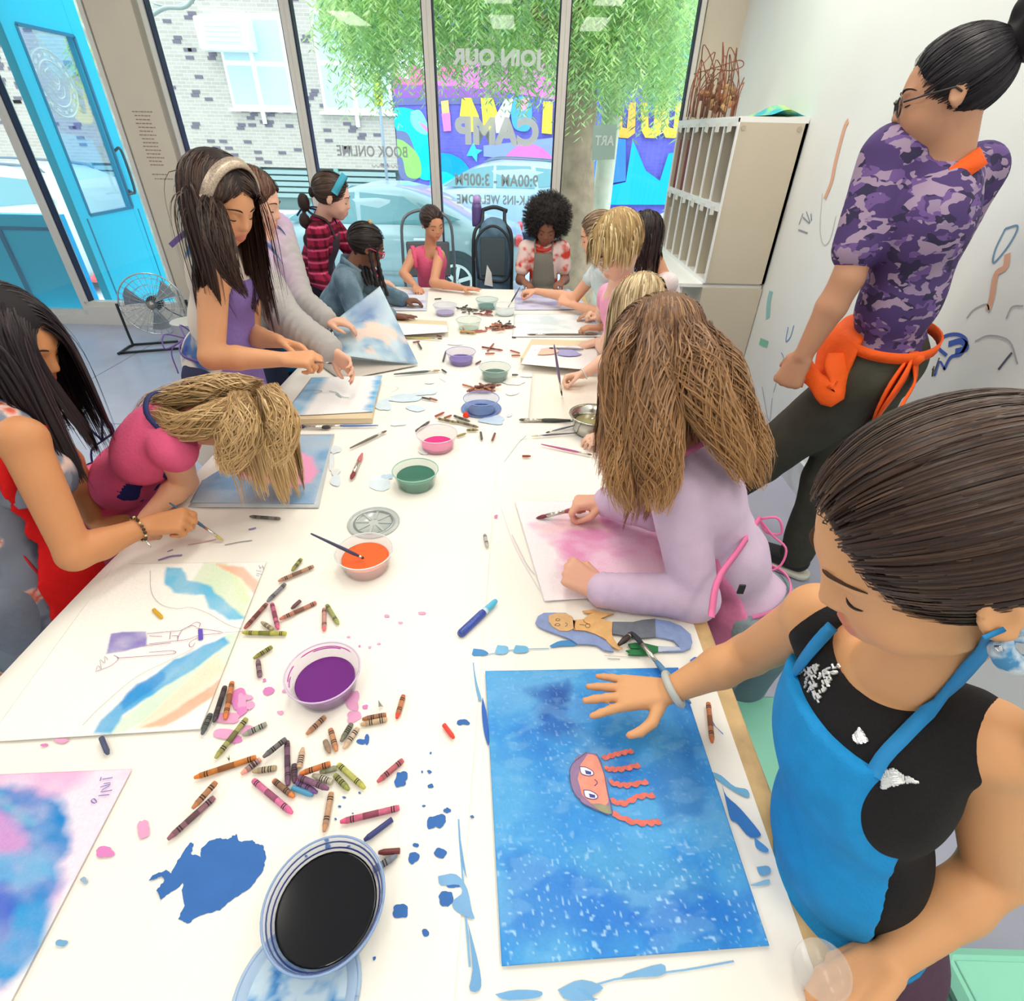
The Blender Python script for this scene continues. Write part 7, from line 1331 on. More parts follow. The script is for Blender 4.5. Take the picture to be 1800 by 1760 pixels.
# ------------------------------------------------------------------ blonde girl in pink mostly hidden behind her
J = person('blonde girl in pink with a white wristband, mostly hidden behind the long brown hair', 1.24, (.62, 1.72, .58), (.47, 1.82, .84), (-.9, .15, -.35), (P(1122, 540, Y=1.80), (-.75, .35, -.55), (-.45, .1, .85)),
    {'L': (P(1062, 800, z=.72)+(.05, .1, 0), (-.2, -.4, -1, 0), (-1, .1, 0), (0, 0, -1), 'relaxed'), 'R': (P(1024, 658, z=.735), P(1075, 628, z=.80), (-1, -.15, -.15), (.1, -.5, -.8), 'grip')}, PALE, h=.007, legc=(120, 120, 140))
shirt(J, (240, 160, 196), .5, name='shirt'); hairset(J, (170, 142, 104), [(206, 182, 140), (178, 150, 112), (226, 206, 168), (150, 124, 92)], 1100, .34, .005, seed=2, wave=.004)
brush(P(974, 606, z=.92), P(988, 697, z=PAPER+.004), 'upright purple grey brush held by the hidden blonde girl', hc=(120, 100, 140), bc=(60, 40, 40), r=.0045, fer=.16, bri=.14)
w_ = J['arms']['R'][2]; d = _n(w_-J['arms']['R'][1]); n1 = _n(np.cross(d, (0, 0, 1))); n2 = np.cross(d, n1); put('wristband', tube([w_-d*.006+(n1*math.cos(a)+n2*math.sin(a))*.0235 for a in np.linspace(0, 6.283, 22)], .003, 6), _M['plastic_rim'], J['t'], smooth=True)
# ------------------------------------------------------------------ blonde child with glasses
J = person('child with a short blonde bob and glasses in a pink top leaning over the table', 1.28, (.60, 2.30, .60), (.44, 2.30, .90), (-.9, -.1, -.5), (P(1084, 432, Y=2.12), (-.72, -.35, -.62), (-.6, -.2, .78)),
    {'L': (P(1052, 600, z=.74), (-.1, -.8, -.3, 0), (-.9, -.1, -.25), (0, 0, -1), 'relaxed'), 'R': (P(1055, 562, z=.73), (-.2, .6, -.6, 0), (-.9, -.1, .5), (0, -.3, -1), 'fist')}, PALE, h=.007, hs=.215, glasses=(230, 226, 226), legc=(110, 110, 130))
shirt(J, (244, 166, 200), .5, name='pink_top'); hairset(J, (168, 138, 90), [(206, 180, 130), (178, 146, 96), (226, 204, 156), (150, 118, 76)], 1900, .105, .0040, seed=3, K=15, grow=1.05, grav=.9, lower=-.25)
# ------------------------------------------------------------------ child in profile
J = person('child in profile with pulled-back brown hair reaching a brush across the far end', 1.24, (.60, 2.95, .60), (.46, 2.98, .90), (-1, .1, -.3), (P(1050, 412, Y=2.95), (-.92, .12, -.38), (-.3, 0, .95)),
    {'R': (P(942, 512, z=.75), P(1010, 524, z=.76), (-1, .1, -.05), (0, 0, -1), 'grip'), 'L': (P(1003, 535, z=.73), P(1058, 552, z=.73), (-.8, .3, .3), (0, .6, -.8), 'fist')}, (232, 174, 142), h=.007, legc=(100, 110, 130))
shirt(J, (226, 232, 230), .45, name='pale_tee', m=mat('splash_tee', (228, 232, 230), .8, col2=(196, 214, 220), nscale=14)); gather(J, (112, 88, 70), [(132, 104, 82), (108, 84, 66), (160, 134, 110)], 700, .005, (0, -.5, .1))
brush(P(914, 505, z=.80), P(893, 541, z=PAPER+.006), 'dark brush held out by the child in profile at the far end', hc=(70, 70, 90), bc=(50, 60, 70), r=.004, fer=.15, bri=.12)
J = person('dark-haired child almost hidden behind the blonde bob', 1.22, (.86, 2.76, .58), (.74, 2.82, .86), (-1, 0, -.2), (P(1130, 412, Y=2.85), (-.9, 0, -.3), (-.2, 0, 1)),
    {'L': ((.42, 2.72, .72), (-.1, -.6, -.8, 0), (-1, 0, 0), (0, 0, -1), 'relaxed'), 'R': ((.43, 2.95, .72), (-.1, .6, -.8, 0), (-1, 0, 0), (0, 0, -1), 'relaxed')}, (206, 150, 120), h=.008)
shirt(J, (226, 214, 214), .4, name='shirt'); hairset(J, (40, 32, 34), BLK, 800, .26, .006, seed=5, wave=.004)
# ------------------------------------------------------------------ child with the afro
J = person('child with a round black afro, tie-dye tee and grey apron at the far table end', 1.20, (.17, 3.86, .58), (.16, 3.84, .84), (-.05, -1, -.15), (P(961, 400, Y=3.78), (-.05, -.9, -.45), (0, -.4, .9)),
    {'R': ((.03, 3.64, .735), (-.25, .3, -1, 0), (.35, -.9, -.1), (0, 0, -1), 'relaxed'), 'L': ((.28, 3.66, .735), (.25, .3, -1, 0), (-.3, -.9, 0), (0, 0, -1), 'relaxed')}, (140, 92, 72), h=.007, brow=(30, 24, 24), legc=(90, 90, 96))
def tiedye(V): n = vnoise(V[:, 0]*16, V[:, 1]*16, V[:, 2]*16, 3); C = np.ones((len(V), 3))*lin((240, 214, 208)); C = mixc(C, (214, 70, 56), np.clip((n-.5)*9, 0, 1)); z = (V[:, 2]-.80); return C
shirt(J, (240, 200, 190), .62, .05, name='tie_dye_tee', colf=tiedye, puff=1.25); apron(J, (136, 132, 122), .05, .05, .075, -.10, .014, (150, 146, 136), bow=False)
r, f, u = J['B']; th = np.linspace(0, 6.283, 26); put('red_collar', tube([J['neck']+u*.006+r*math.cos(a)*.062+f*(math.sin(a)*.062+.012)-u*.02*math.sin(a) for a in th], .009, 6), mat('collar_red', (206, 70, 56), .8), J['t'], smooth=True)
H, hs, t = J['H'], J['hs'], J['t']; R = H[1]; Lh = LF(J); B = Blob(); B.ell(Lh(0, -.22, .28), (.135, .115, .125), R, .01); B.ell(Lh(0, -.30, .0), (.14, .09, .10), R, .03); B.ell(Lh(0, .55, -.2), (.065, .11, .115), R, .02, True)
V, F_ = B.mesh(.007, lambda x, y, z: (vnoise(x*45, y*45, z*45, 2)-.5)*.03); put('hair_mass', (V, F_), m_hairbase, t, smooth=True, cols=np.ones((len(V), 3))*lin((26, 20, 20)))
rg = np.random.default_rng(4); sel = rng_v = V[rg.integers(len(V), size=2600)]; ce = Lh(0, -.22, .2); d = sel-ce; d /= np.linalg.norm(d, axis=1)[:, None]; s = np.linspace(0, .026, 7)[None, :, None]; ph = rg.uniform(0, 6.28, (2600, 1, 1)); pa = sel[:, None, :]+d[:, None, :]*s+.004*np.sin(ph+np.arange(7)[None, :, None]*1.4+np.arange(3)[None, None, :]*2)
strands('hair', pa, .0022, hcols(2600, [(24, 18, 18), (44, 34, 32)]), t)
# ------------------------------------------------------------------ child in the pink dress
J = person('smiling child in a pink sleeveless dress leaning on the far end of the table', 1.16, (-.62, 3.90, .56), (-.60, 3.82, .80), (.35, -1, -.15), (P(760, 392, Y=3.76), (.55, -.75, -.35), (.05, -.3, .95)),
    {'R': ((-.66, 3.52, .71), (-.76, 3.66, .76), (.3, -.9, 0), (0, 0, -1), 'relaxed'), 'L': ((-.36, 3.50, .715), (-.55, 3.56, .73), (1, -.1, 0), (0, 0, -1), 'flat', (-.53, 3.74, .86))}, (216, 156, 122), h=.0065, brow=(40, 30, 30), lips=(200, 96, 96))
shirt(J, (244, 110, 150), 0, .05, .01, name='pink_dress', flare=.05, long=.2, infl=.009)
for s in (-1, 1): p = J['sh']['R' if s > 0 else 'L']; put('ruffle', tube(spline([p+J['B'][2]*.03-J['B'][1]*.04, p+J['B'][2]*.045, p+J['B'][1]*.05+J['B'][2]*.0, p+J['B'][1]*.055-J['B'][2]*.07], 14), [.012+.004*(k % 2) for k in range(14)], 7, .5), mat('ruffle_pink', (240, 96, 140), .8), J['t'], smooth=True)
gather(J, (60, 44, 40), [(62, 46, 42), (84, 62, 54), (44, 34, 34)], 700, .005, (0, -.5, .0))
B = Blob(); B.ell(LF(J)(0, -.55, -.05), (.04, .035, .04), None); V, F_ = B.mesh(.008); put('hair_bun', (V, F_), m_hairbase, J['t'], smooth=True, cols=np.ones((len(V), 3))*lin((56, 42, 40)))
# ------------------------------------------------------------------ denim jacket child with braids
J = person('child with dark braids and pink glasses in a faded denim jacket', 1.22, (-1.12, 2.98, .60), (-.93, 2.98, .84), (.95, .1, -.35), (P(645, 432, Y=3.02), (.80, .38, -.42), (.35, .1, .92)),
    {'R': (P(690, 555, z=.725), (.2, -.6, -.7, 0), (1, -.05, -.05), (0, 0, -1), 'flat'), 'L': (P(715, 545, z=.72)+(-.05, .2, 0), (.2, .6, -.7, 0), (1, 0, 0), (0, 0, -1), 'relaxed')}, DEEP, h=.007, hs=.205, brow=(24, 20, 20), legc=(60, 60, 80), glasses=(226, 60, 110))
dn = mat('denim_jacket', (86, 110, 128), .9, col2=(116, 140, 156), nscale=11, bump=.3, bscale=220); shirt(J, (90, 110, 130), 1.9, .045, 0, -.05, .014, name='denim_jacket', m=dn, puff=1.25, wr=.004, wf=18)
r, f, u = J['B']; p = spline([J['neck']+f*.05-u*.0-r*.03, J['neck']-r*.06+u*.025, J['neck']-f*.055+u*.03, J['neck']+r*.06+u*.025, J['neck']+f*.05+r*.03], 18); put('jacket_collar', ribbon(p, .04, p-J['neck']-u*.03, .004), dn, J['t'], smooth=True)
gather(J, (30, 22, 22), [(32, 24, 24), (50, 38, 34), (24, 18, 20)], 700, .005, (0, -.42, .0)); Lh = LF(J)
for k, (x, y) in enumerate(((-.30, .20), (-.36, .05), (-.36, -.08), (-.28, -.2), (.34, .15), (.35, -.05), (-.1, -.40), (.1, -.40))):
    a = Lh(x, y, .1); q = spline([a, a+(0, 0, -.06)+.0*u, a+(.01, 0, -.14), a+(.015+.004*k, -.005, -.24)], 26); put('braid', tube(q, [.009+.0022*math.sin(i*1.9) for i in range(26)], 6), mat('braid_black', (34, 26, 28), .6), J['t'], smooth=True)
put('glasses_temple', tube(spline([Lh(-.26, .44, .02), Lh(-.40, .25, .0), Lh(-.44, -.1, -.02), Lh(-.40, -.25, -.05)], 12), .0045, 6), mat('pink_frame', (226, 60, 110), .4), J['t'], smooth=True)
for x in (-.06, .05): B = Blob(); B.ell(Lh(x, -.1, .55), (.012, .012, .012)); V, F_ = B.mesh(.006); put('hair_bead', (V, F_), mat('bead_tan', (190, 160, 120), .4), J['t'], smooth=True)
# ------------------------------------------------------------------ plaid shirt child with ponytail
J = person('child with a dark bubble ponytail, teal headband and crimson plaid shirt', 1.40, (-1.28, 3.42, .74), (-1.16, 3.38, 1.00), (.95, .15, -.15), (P(585, 345, Y=3.32), (.90, .15, -.30), (.2, 0, .98)),
    {'R': ((-1.0, 3.10, .76), (-1.16, 3.2, .82), (1, 0, -.2), (0, 0, -1), 'relaxed'), 'L': ((-.88, 3.42, .76), (.2, .5, -.6, 0), (1, 0, -.1), (0, 0, -1), 'relaxed')}, (236, 186, 164), h=.007, hs=.215, brow=(60, 44, 36), legc=(50, 46, 60))
def plaid(V): C = np.ones((len(V), 3))*lin((150, 34, 66)); a = np.sin(V[:, 2]*110) > .55; b = np.sin((V[:, 0]+V[:, 1])*90) > .6; C[a] *= .35; C[b] *= .45; C[(np.sin(V[:, 2]*110+1.8) > .9)] = lin((220, 90, 130)); return C
shirt(J, (150, 40, 70), 1.9, .045, .0, -.05, .011, name='plaid_shirt', colf=plaid, puff=1.12); Lh = LF(J); r, f, u = J['B']
gather(J, (58, 42, 36), [(70, 50, 42), (50, 36, 32), (92, 70, 56)], 900, .0048, (0, -.5, -.05)); t = J['t']
B = Blob(); g0 = Lh(0, -.52, -.08); q = [g0, g0+(-.05, 0, -.05), g0+(-.06, -.01, -.14), g0+(-.05, -.02, -.24), g0+(-.03, -.02, -.33)]
for a, rr in zip(q, (.022, .040, .036, .042, .034)): B.ell(a, (rr*.8, rr*.8, rr*1.15), None, .01)
V, F_ = B.mesh(.007, lambda x, y, z: (vnoise(x*90, y*90, z*20, 2)-.5)*.012); put('ponytail', (V, F_), m_hairbase, t, smooth=True, cols=np.ones((len(V), 3))*lin((54, 40, 38)))
p = np.array([Lh(.41*math.sin(a), .06+.18*math.cos(a)*.8, .10+.46*math.cos(a)) for a in np.linspace(-1.5, 1.5, 22)]); put('headband', ribbon(p, .035, p-Lh(0, 0, 0), .002), mat('teal_band', (60, 160, 186), .7), t, smooth=True)
p = spline([J['neck']+f*.06-u*.03-r*.03, J['neck']-r*.05+u*.02, J['neck']-f*.05+u*.05, J['neck']-f*.10+u*.04, J['neck']-f*.13+u*.0], 16); put('neck_strap', tube(p, .005, 6), mat('navy_tie', (40, 50, 110), .8), t, smooth=True)
apron(J, (70, 60, 70), .03, .06, .09, -.12, .016, bow=False)
# ------------------------------------------------------------------ girl in grey sweater and blue apron
J = person('girl with a brown bob, grey sweater and blue apron lifting a painting', 1.46, (-1.22, 2.55, .78), (-1.10, 2.46, 1.04), (.93, .05, -.2), (P(447, 352, Y=2.42), (.92, .10, -.35), (.25, 0, .97)),
    {'R': (P(582, 618, w=1.92), P(500, 560, w=1.98), (.8, -.3, -.5), (-.2, -.9, -.3), 'relaxed'), 'L': (P(572, 563, w=2.25), P(525, 530, w=2.3), (.9, .1, -.1), (0, 0, -1), 'relaxed')}, (234, 182, 156), h=.007, hs=.225, legc=(60, 66, 90))
def lil(V): n = vnoise(V[:, 0]*10, V[:, 1]*10, V[:, 2]*10, 2); C = np.ones((len(V), 3))*lin((178, 174, 172)); q = V-J['sh']['R']; m = np.clip(1.25-np.linalg.norm(q*(1, 1, .9), axis=1)/.17, 0, 1)+np.clip((V[:, 2]-1.10)*8, 0, 1); return mixc(C, (206, 172, 214), np.clip(m, 0, 1)*.8)
def gslv(x, y, z):
    s, e, w_ = J['arms']['R']; d = _n(w_-e); q = (x-e[0])*d[0]+(y-e[1])*d[1]+(z-e[2])*d[2]; return .003*np.sin(q*200+8*vnoise(x*14, y*14, z*14, 2))
shirt(J, (180, 176, 174), 1.92, .042, 0, -.06, .014, name='grey_sweater', colf=lil, puff=1.35, extra=gslv, wr=.004, wf=16); apron(J, (22, 120, 176), .02, .05, .09, -.16, .022, (90, 120, 170), bow=False)
hairset(J, (84, 58, 46), [(104, 70, 54), (130, 90, 66), (78, 52, 42), (92, 58, 46)], 1700, .25, .0042, seed=7, K=16, grow=1.03, avoid=True)
w_ = P(562, 590, w=2.15); put('sequin_cuff', join(*[lathe([(.0001, -.009), (.009, 0), (.0001, .009)], w_+(random.Random(k).uniform(-.05, .04), random.Random(k+50).uniform(-.03, .03), random.Random(k+99).uniform(-.03, .02)), 6) for k in range(40)]), mat('dark_bead', (60, 56, 66), .2, metal=.6), J['t'])
# ------------------------------------------------------------------ girl with very long black-brown hair
J = person('tall girl with very long dark hair, glitter headband and lavender apron', 1.52, (-1.12, 1.90, .80), (-.99, 1.86, 1.12), (.92, -.1, -.15), (P(388, 350, w=1.53), (.80, -.30, -.52), (.35, -.1, .92)),
    {'R': (P(497, 632, w=1.68), P(372, 628, w=1.62), (1, .12, .0), (-.1, .3, -1), 'pinch', P(375, 490, w=1.62)), 'L': (P(490, 600, w=1.85), P(440, 590, w=1.95), (.9, -.1, -.2), (-.2, -.5, -.8), 'relaxed')}, (220, 160, 118), h=.0056, hs=.222, lips=(190, 100, 90), brow=(40, 30, 26), legc=(60, 60, 90))
t = J['t']; Lh = LF(J); r, f, u = J['B']
def td2(V): n = vnoise(V[:, 0]*9+3, V[:, 1]*9, V[:, 2]*9, 3); C = np.ones((len(V), 3))*lin((232, 222, 210)); C = mixc(C, (84, 116, 168), np.clip((n-.52)*14, 0, 1)); return mixc(C, (70, 76, 160), np.clip((n-.62)*14, 0, 1))
shirt(J, (230, 220, 210), 0, .045, 0, name='tie_dye_dress', colf=td2, flare=.045, long=.24, infl=.010, openarm=.004); apron(J, (150, 126, 200), .01, .06, .10, -.17, .018, (120, 96, 170), bow=True)
def hl(V): return np.ones((len(V), 3))*lin((46, 34, 32))
pal = [(50, 36, 34), (72, 52, 44), (34, 26, 28), (96, 72, 58)]
scalp(J['H'], J['hs'], (40, 30, 30), t, .007, -.25, 1.02); a = comb(J['H'], J['hs'], 3300, 21, .05, 'down', L=.52, K=18, coll=bodycoll(J, 1.0), avoid=True, spread=.4); strands('hair', a, .0030, hcols(3300, pal, K=18), t, outward=Lh(0, -.05, 0)); nh = Lh(0, .1, 0)
for q, rr, n_, sd in (([P(372,330,w=1.47), P(372,370,w=1.45), P(385,420,w=1.43), P(405,480,w=1.46), P(435,525,w=1.50)], [.02,.045,.05,.03,.008], 340, 32),): n_ = int(n_*1.5); strands('hair_lock', lock(q, [v*.8 for v in rr], n_, sd, 26, .25, .35), .0026, hcols(n_, pal, K=26), t, outward=nh)
p = np.array([Lh(.425*math.sin(a), .16-.05*math.cos(a), .10+.455*math.cos(a)) for a in np.linspace(-1.5, 1.5, 24)]); put('headband', ribbon(p, .032, p-Lh(0, 0, 0), .004), mat('glitter_band', (186, 168, 150), .4, metal=.4, noise=.4, nscale=300), t, smooth=True)
a = P(300, 432, w=1.62); put('purple_ribbon', ribbon(spline([a+(.08, 0, .05), a+(.03, 0, .02), a], 8), .014, (0, -1, 0)), mat('violet_ribbon', (110, 90, 160), .7), t)
tr = J['tipsR']; g = tr[0][0]; brush(g+(-.05, .0, .02), P(584, 639, w=1.62), 'thin brush held by the tall dark-haired girl', hc=(140, 120, 120), bc=(70, 70, 74), r=.0032, fer=.25, bri=.12)
# ------------------------------------------------------------------ bending blonde girl
J = person('blonde girl in a pink top bending so low her hair touches her painting', 1.30, (-1.20, 1.25, .62), (-.93, 1.19, .85), (.72, -.05, -.70), (P(438, 752, z=.90), (.62, -.12, -.85), (.75, .0, .55)),
    {'R': (P(268, 898, z=.72), P(325, 848, z=.74), (.25, -1, -.1), (0, 0, -1), 'fist', P(305, 790, z=.885)), 'L': ((-.95, 1.50, .735), (.2, .5, -.8, 0), (.5, .6, 0), (0, 0, -1), 'fist')}, (232, 178, 142), h=.0058, hs=.205, legc=(60, 60, 110), brow=(140, 110, 80))
t = J['t']; Lh = LF(J); r, f, u = J['B']
shirt(J, (232, 96, 140), .13, .045, .0, name='pink_top', m=mat('pink_cotton', (228, 92, 136), .85, noise=.07, nscale=14, bump=.2, bscale=160), flare=.035, long=.13, infl=.010, wr=.007, wf=13, puff=.95)
apron(J, (44, 48, 110), .03, .06, .09, -.12, .010, (44, 52, 100), bow=False)
mn = mat('navy_tie', (40, 50, 110), .8); b0 = P(180, 775, w=1.60)
put('bow_loop', tube(spline([b0, b0+(-.01, -.02, .08), b0+(.04, -.02, .12), b0+(.05, 0, .04), b0], 18), .0035, 6), mn, t, smooth=True); put('bow_end', tube(spline([b0, b0+(-.04, -.01, -.03), b0+(-.05, -.02, -.10), b0+(-.02, -.02, -.16)], 16), .003, 6), mn, t, smooth=True); put('bow_end', tube(spline([b0, b0+(.03, 0, .08), b0+(.035, 0, .15)], 10), .003, 6), mn, t, smooth=True)
pal = [(196, 158, 104), (168, 128, 80), (222, 190, 140), (140, 104, 66)]
scalp(J['H'], J['hs'], (150, 116, 74), t, .007, -.2, 1.03); a = comb(J['H'], J['hs'], 3400, 41, 0, 'down', L=.24, K=17, wave=.002, coll=bodycoll(J, 1.05), spread=.6); strands('hair', a, .0028, hcols(3400, pal, K=17, tip=(214, 176, 122)), t, outward=Lh(0, -.05, .1)); nh = Lh(0, 0, 0)
for q, rr, n_, sd in (([P(455,680,w=1.22), P(400,680,w=1.25), P(330,692,w=1.29), P(270,710,w=1.33), P(236,745,w=1.36)], [.02,.035,.035,.03,.012], 420, 42), ([P(440,700,w=1.20), P(380,735,w=1.21), P(320,750,w=1.25), P(270,730,w=1.30), P(245,770,w=1.33)], [.02,.04,.03,.022,.01], 380, 43), ([P(470,680,w=1.22), P(498,740,w=1.22), P(490,790,w=1.24), P(485,822,w=1.26)], [.02,.035,.03,.012], 300, 44), ([P(420,690,w=1.2), P(425,760,w=1.2), P(405,810,w=1.25), P(400,838,w=1.28)], [.02,.05,.03,.01], 260, 45)): n_ = int(n_*1.5); strands('hair_lock', lock(q, rr, n_, sd, 18, .5, .5), .0027, hcols(n_, pal, K=18, tip=(220, 184, 130)), t, outward=nh)
# ------------------------------------------------------------------ girl in the floral dress, left foreground
J = person('girl with black hair, grey floral dress and red apron at the left edge', 1.36, (-1.15, .90, .68), (-1.10, .93, .965), (.95, .15, -.1), (P(8, 598, w=1.08), (.86, .10, -.42), (.30, .05, .95)),
    {'R': (P(255, 925, z=.775), P(132, 975, z=.79), (1, .35, .02), (.05, .35, -1), 'grip', P(38, 772, z=1.015)), 'L': ((-1.16, 1.14, .62), (-.2, .6, -.7, 0), (1, 0, 0), (0, 0, -1), 'relaxed')}, (208, 144, 98), h=.0052, hs=.21, legc=(126, 132, 148), brow=(30, 24, 24), lips=(170, 90, 80))
t = J['t']; Lh = LF(J); r, f, u = J['B']
def floral(V):
    n = vnoise(V[:, 0]*24, V[:, 1]*24, V[:, 2]*24, 3); C = np.ones((len(V), 3))*lin((128, 134, 150)); C = mixc(C, (90, 98, 116), np.clip((.47-n)*8, 0, 1)); q = vnoise(V[:, 0]*27+9, V[:, 1]*27+4, V[:, 2]*27, 1); q2 = vnoise(V[:, 0]*90, V[:, 1]*60, V[:, 2]*60, 2)
    C = mixc(C, (226, 196, 186), np.clip((q-.58)*14, 0, 1)); return mixc(C, (214, 96, 78), np.clip((q-.66)*16, 0, 1)*np.clip((q2-.38)*8, 0, 1))
shirt(J, (130, 136, 150), 0, .048, 0, name='floral_dress', colf=floral, flare=.07, long=.40, infl=.012, wr=.005, wf=12, openarm=.0); apron(J, (214, 28, 30), .045, .06, .10, -.20, .034, back=-.056,  strap=(200, 30, 40), bow=False, strap_on=False)
B = Blob(); B.cone(J['chest']+f*.03-r*.0+u*.0, J['chest']+f*.06-u*.06, .07, .085, .03); B.cut(J['chest']-u*.09, -u); B.cut(J['chest']+f*.0, -f)
cloth('dress_ruffle', B, (128, 134, 150), t, .006, .002, .008, 14, colf=floral)
mr = mat('red_tie', (190, 26, 44), .8); b0 = P(8, 945, w=1.12); put('apron_tie_end', ribbon(spline([b0, b0+(.02, -.01, -.06), b0+(.03, -.01, -.13)], 10), .02, (0, -1, .2)), mr, t, smooth=True)
pal = [(30, 22, 26), (44, 32, 38), (24, 18, 22), (60, 44, 50)]
scalp(J['H'], J['hs'], (28, 22, 26), t, .006, -.3, 1.04); a = comb(J['H'], J['hs'], 3500, 51, .08, 'down', L=.40, K=17, coll=bodycoll(J, 1.0), spread=.35, fr_side=.25); strands('hair', a, .0028, hcols(3500, pal, K=17), t, outward=Lh(0, -.05, 0)); nh = Lh(0, 0, 0)
s, e, w_ = J['arms']['R']; d = _n(w_-e); n1 = _n(np.cross(d, (0, 0, 1))); n2 = np.cross(d, n1)
for k in range(22):
    a = k/22*6.283; p = w_-d*.014+(n1*math.cos(a)+n2*math.sin(a))*.0262+(0, 0, -.003*math.sin(a)); put('bracelet_bead', lathe([(.0001, -.0036), (.003, -.002), (.0036, 0), (.003, .002), (.0001, .0036)], p, 8), mat('bead_%d' % (k % 3), [(60, 52, 44), (214, 196, 150), (90, 80, 60)][k % 3], .25, metal=.4), t, smooth=True)
put('bracelet', tube(spline([w_-d*.01+n1*.024, w_+(.004, -.02, -.03), w_+(.012, -.024, -.038), w_-d*.01-n1*.020], 18), .0016, 6), mat('silver', (230, 230, 235), .15, metal=1), t, smooth=True)
tr = J['tipsR']; g = (tr[0][0]+tr[1])/2; brush(g+(-.05, .02, .045), P(393, 951, z=PAPER+.004), 'blue grey brush held by the girl with the beaded bracelet', hc=(70, 110, 140), bc=(200, 180, 110), r=.0036, fer=.22, bri=.14)
# ================================================================== FURNITURE AROUND THE TABLE
m_mint = mat('mint_plastic', (140, 214, 190), .4, noise=.02)
def bench(x0, x1, y0, y1, z, label):
    b = thing('bench', label, 'bench', ((x0+x1)/2, (y0+y1)/2, 0)); put('seat', bx(x0, x1, y0, y1, z-.035, z, .012), m_mint, b); put('seat_ridge', bx(x0+.02, x1-.02, y0+.02, y1-.02, z, z+.003, .0015), m_mint, b)
    for x in (x0+.04, x1-.04):
        for y in (y0+.05, y1-.05): put('leg', prism([(x-.03, y-.03, z-.035), (x+.03, y-.03, z-.035), (x+.03, y+.03, z-.035), (x-.03, y+.03, z-.035)], ((x-(x0+x1)/2)*.12, (y-(y0+y1)/2)*.08, -(z-.035))), m_mint, b)
    put('side_rail', join(bx(x0+.012, x0+.03, y0+.05, y1-.05, z-.10, z-.037), bx(x1-.03, x1-.012, y0+.05, y1-.05, z-.10, z-.037)), m_mint, b)
bench(.475, .82, .50, .80, .41, 'mint green stool between the two girls at the right table side')
bench(.73, 1.15, -.15, .31, .42, 'mint green stool behind the near girl in the lower right corner')
bench(-1.75, -1.24, .55, .85, .42, 'mint green bench at the left edge of the picture')
# floor fan
fan = thing('floor_fan', 'silver and black floor fan standing by the window post', 'fan', P(275, 590, z=0)); fc = P(268, 535, Y=4.38); mk = mat('fan_black', (36, 40, 46), .4); mc_ = mat('fan_chrome', (196, 206, 210), .25, metal=.8)
ax = _n((.35, -1, .12)); q1 = _n(np.cross(ax, (0, 0, 1))); q2 = np.cross(q1, ax); FR = .235
circ = lambda R_, off, n=40: [fc+ax*off+(q1*math.cos(a)+q2*math.sin(a))*R_ for a in np.linspace(0, 2*math.pi, n)]
put('guard_ring', tube(circ(FR, 0), .006, 6), mc_, fan, smooth=True)
for sgn in (1, -1):
    for R_ in (FR*.33, FR*.62, FR*.85): put('guard_ring', tube(circ(R_, sgn*.055*math.cos(R_/FR*1.45)), .0018, 4), mc_, fan, smooth=True)
    put('guard_wires', join(*[tube([fc+ax*sgn*.055*math.cos(s*1.5)+(q1*math.cos(a)+q2*math.sin(a))*FR*s for s in (.12, .4, .7, .9, 1.0)], .0016, 4) for a in np.linspace(0, 2*math.pi, 28, endpoint=False)]), mc_, fan, smooth=True)
Rf = np.array([q1, q2, ax]).T
put('hub', lathe([(.0001, .065), (.025, .062), (.032, .05), (.03, -.02), (.0001, -.03)], fc, 20, Rf), mat('fan_hub', (150, 146, 140), .3, metal=.6), fan, smooth=True); put('motor', lathe([(.0001, -.02), (.05, -.025), (.06, -.06), (.055, -.13), (.03, -.15), (.0001, -.15)], fc, 20, Rf), mk, fan, smooth=True)
for k in range(3):
    a = k*2.094+.4; V = []; 
    for s in np.linspace(.14, .86, 7):
        for t_ in (-1, 0, 1): aa = a+t_*.42*(.5+.5*s); V.append(fc+(q1*math.cos(aa)+q2*math.sin(aa))*FR*s+ax*t_*.022)
    put('blade', (np.array(V+[v-ax*.002 for v in V]), [(i*3+j, i*3+j+1, i*3+j+4, i*3+j+3) for i in range(6) for j in range(2)]+[(21+i*3+j+3, 21+i*3+j+4, 21+i*3+j+1, 21+i*3+j) for i in range(6) for j in range(2)]), mat('fan_blade', (150, 160, 168), .3, metal=.4), fan, smooth=True)
for sgn in (-1, 1):
    s0 = fc+q1*sgn*(FR+.015); g = (s0[0], s0[1], .012); put('stand', tube(spline([s0+(0, 0, .02), s0+(0, 0, -.08), (g[0], g[1], .10), (g[0], g[1], .014), (g[0]+.0, g[1]-.05, .012), (g[0]+.02, g[1]-.22, .012)], 30), .010, 8), mk, fan, smooth=True)
a = fc+q1*(FR+.015); b = fc-q1*(FR+.015); put('stand_bar', tube([(a[0]+.02, a[1]-.2, .012), (b[0]+.02, b[1]-.2, .012)], .010, 8), mk, fan, smooth=True); put('stand_bar', tube([(a[0], a[1], .012), (b[0], b[1], .012)], .010, 8), mk, fan, smooth=True)
put('power_cord', tube(spline([fc-ax*.15, fc-ax*.2+(.1, 0, -.1), (fc[0]+.28, 4.55, .10), (fc[0]+.42, 4.45, .008), (fc[0]+.30, 4.2, .006), (fc[0]+.6, 4.1, .006)], 30), .004, 6), mk, fan, smooth=True)
put('waste_bin', lathe([(.0001, 0), (.10, 0), (.13, .28), (.135, .28), (.128, .285), (.098, .01), (.0001, .01)], (P(335, 575, Y=4.1)*(1, 1, 0)), 28), mat('bin_white', (226, 226, 222), .5), None, smooth=True, label='plain white bin behind the tall dark-haired girl by the fan', cat='bin')
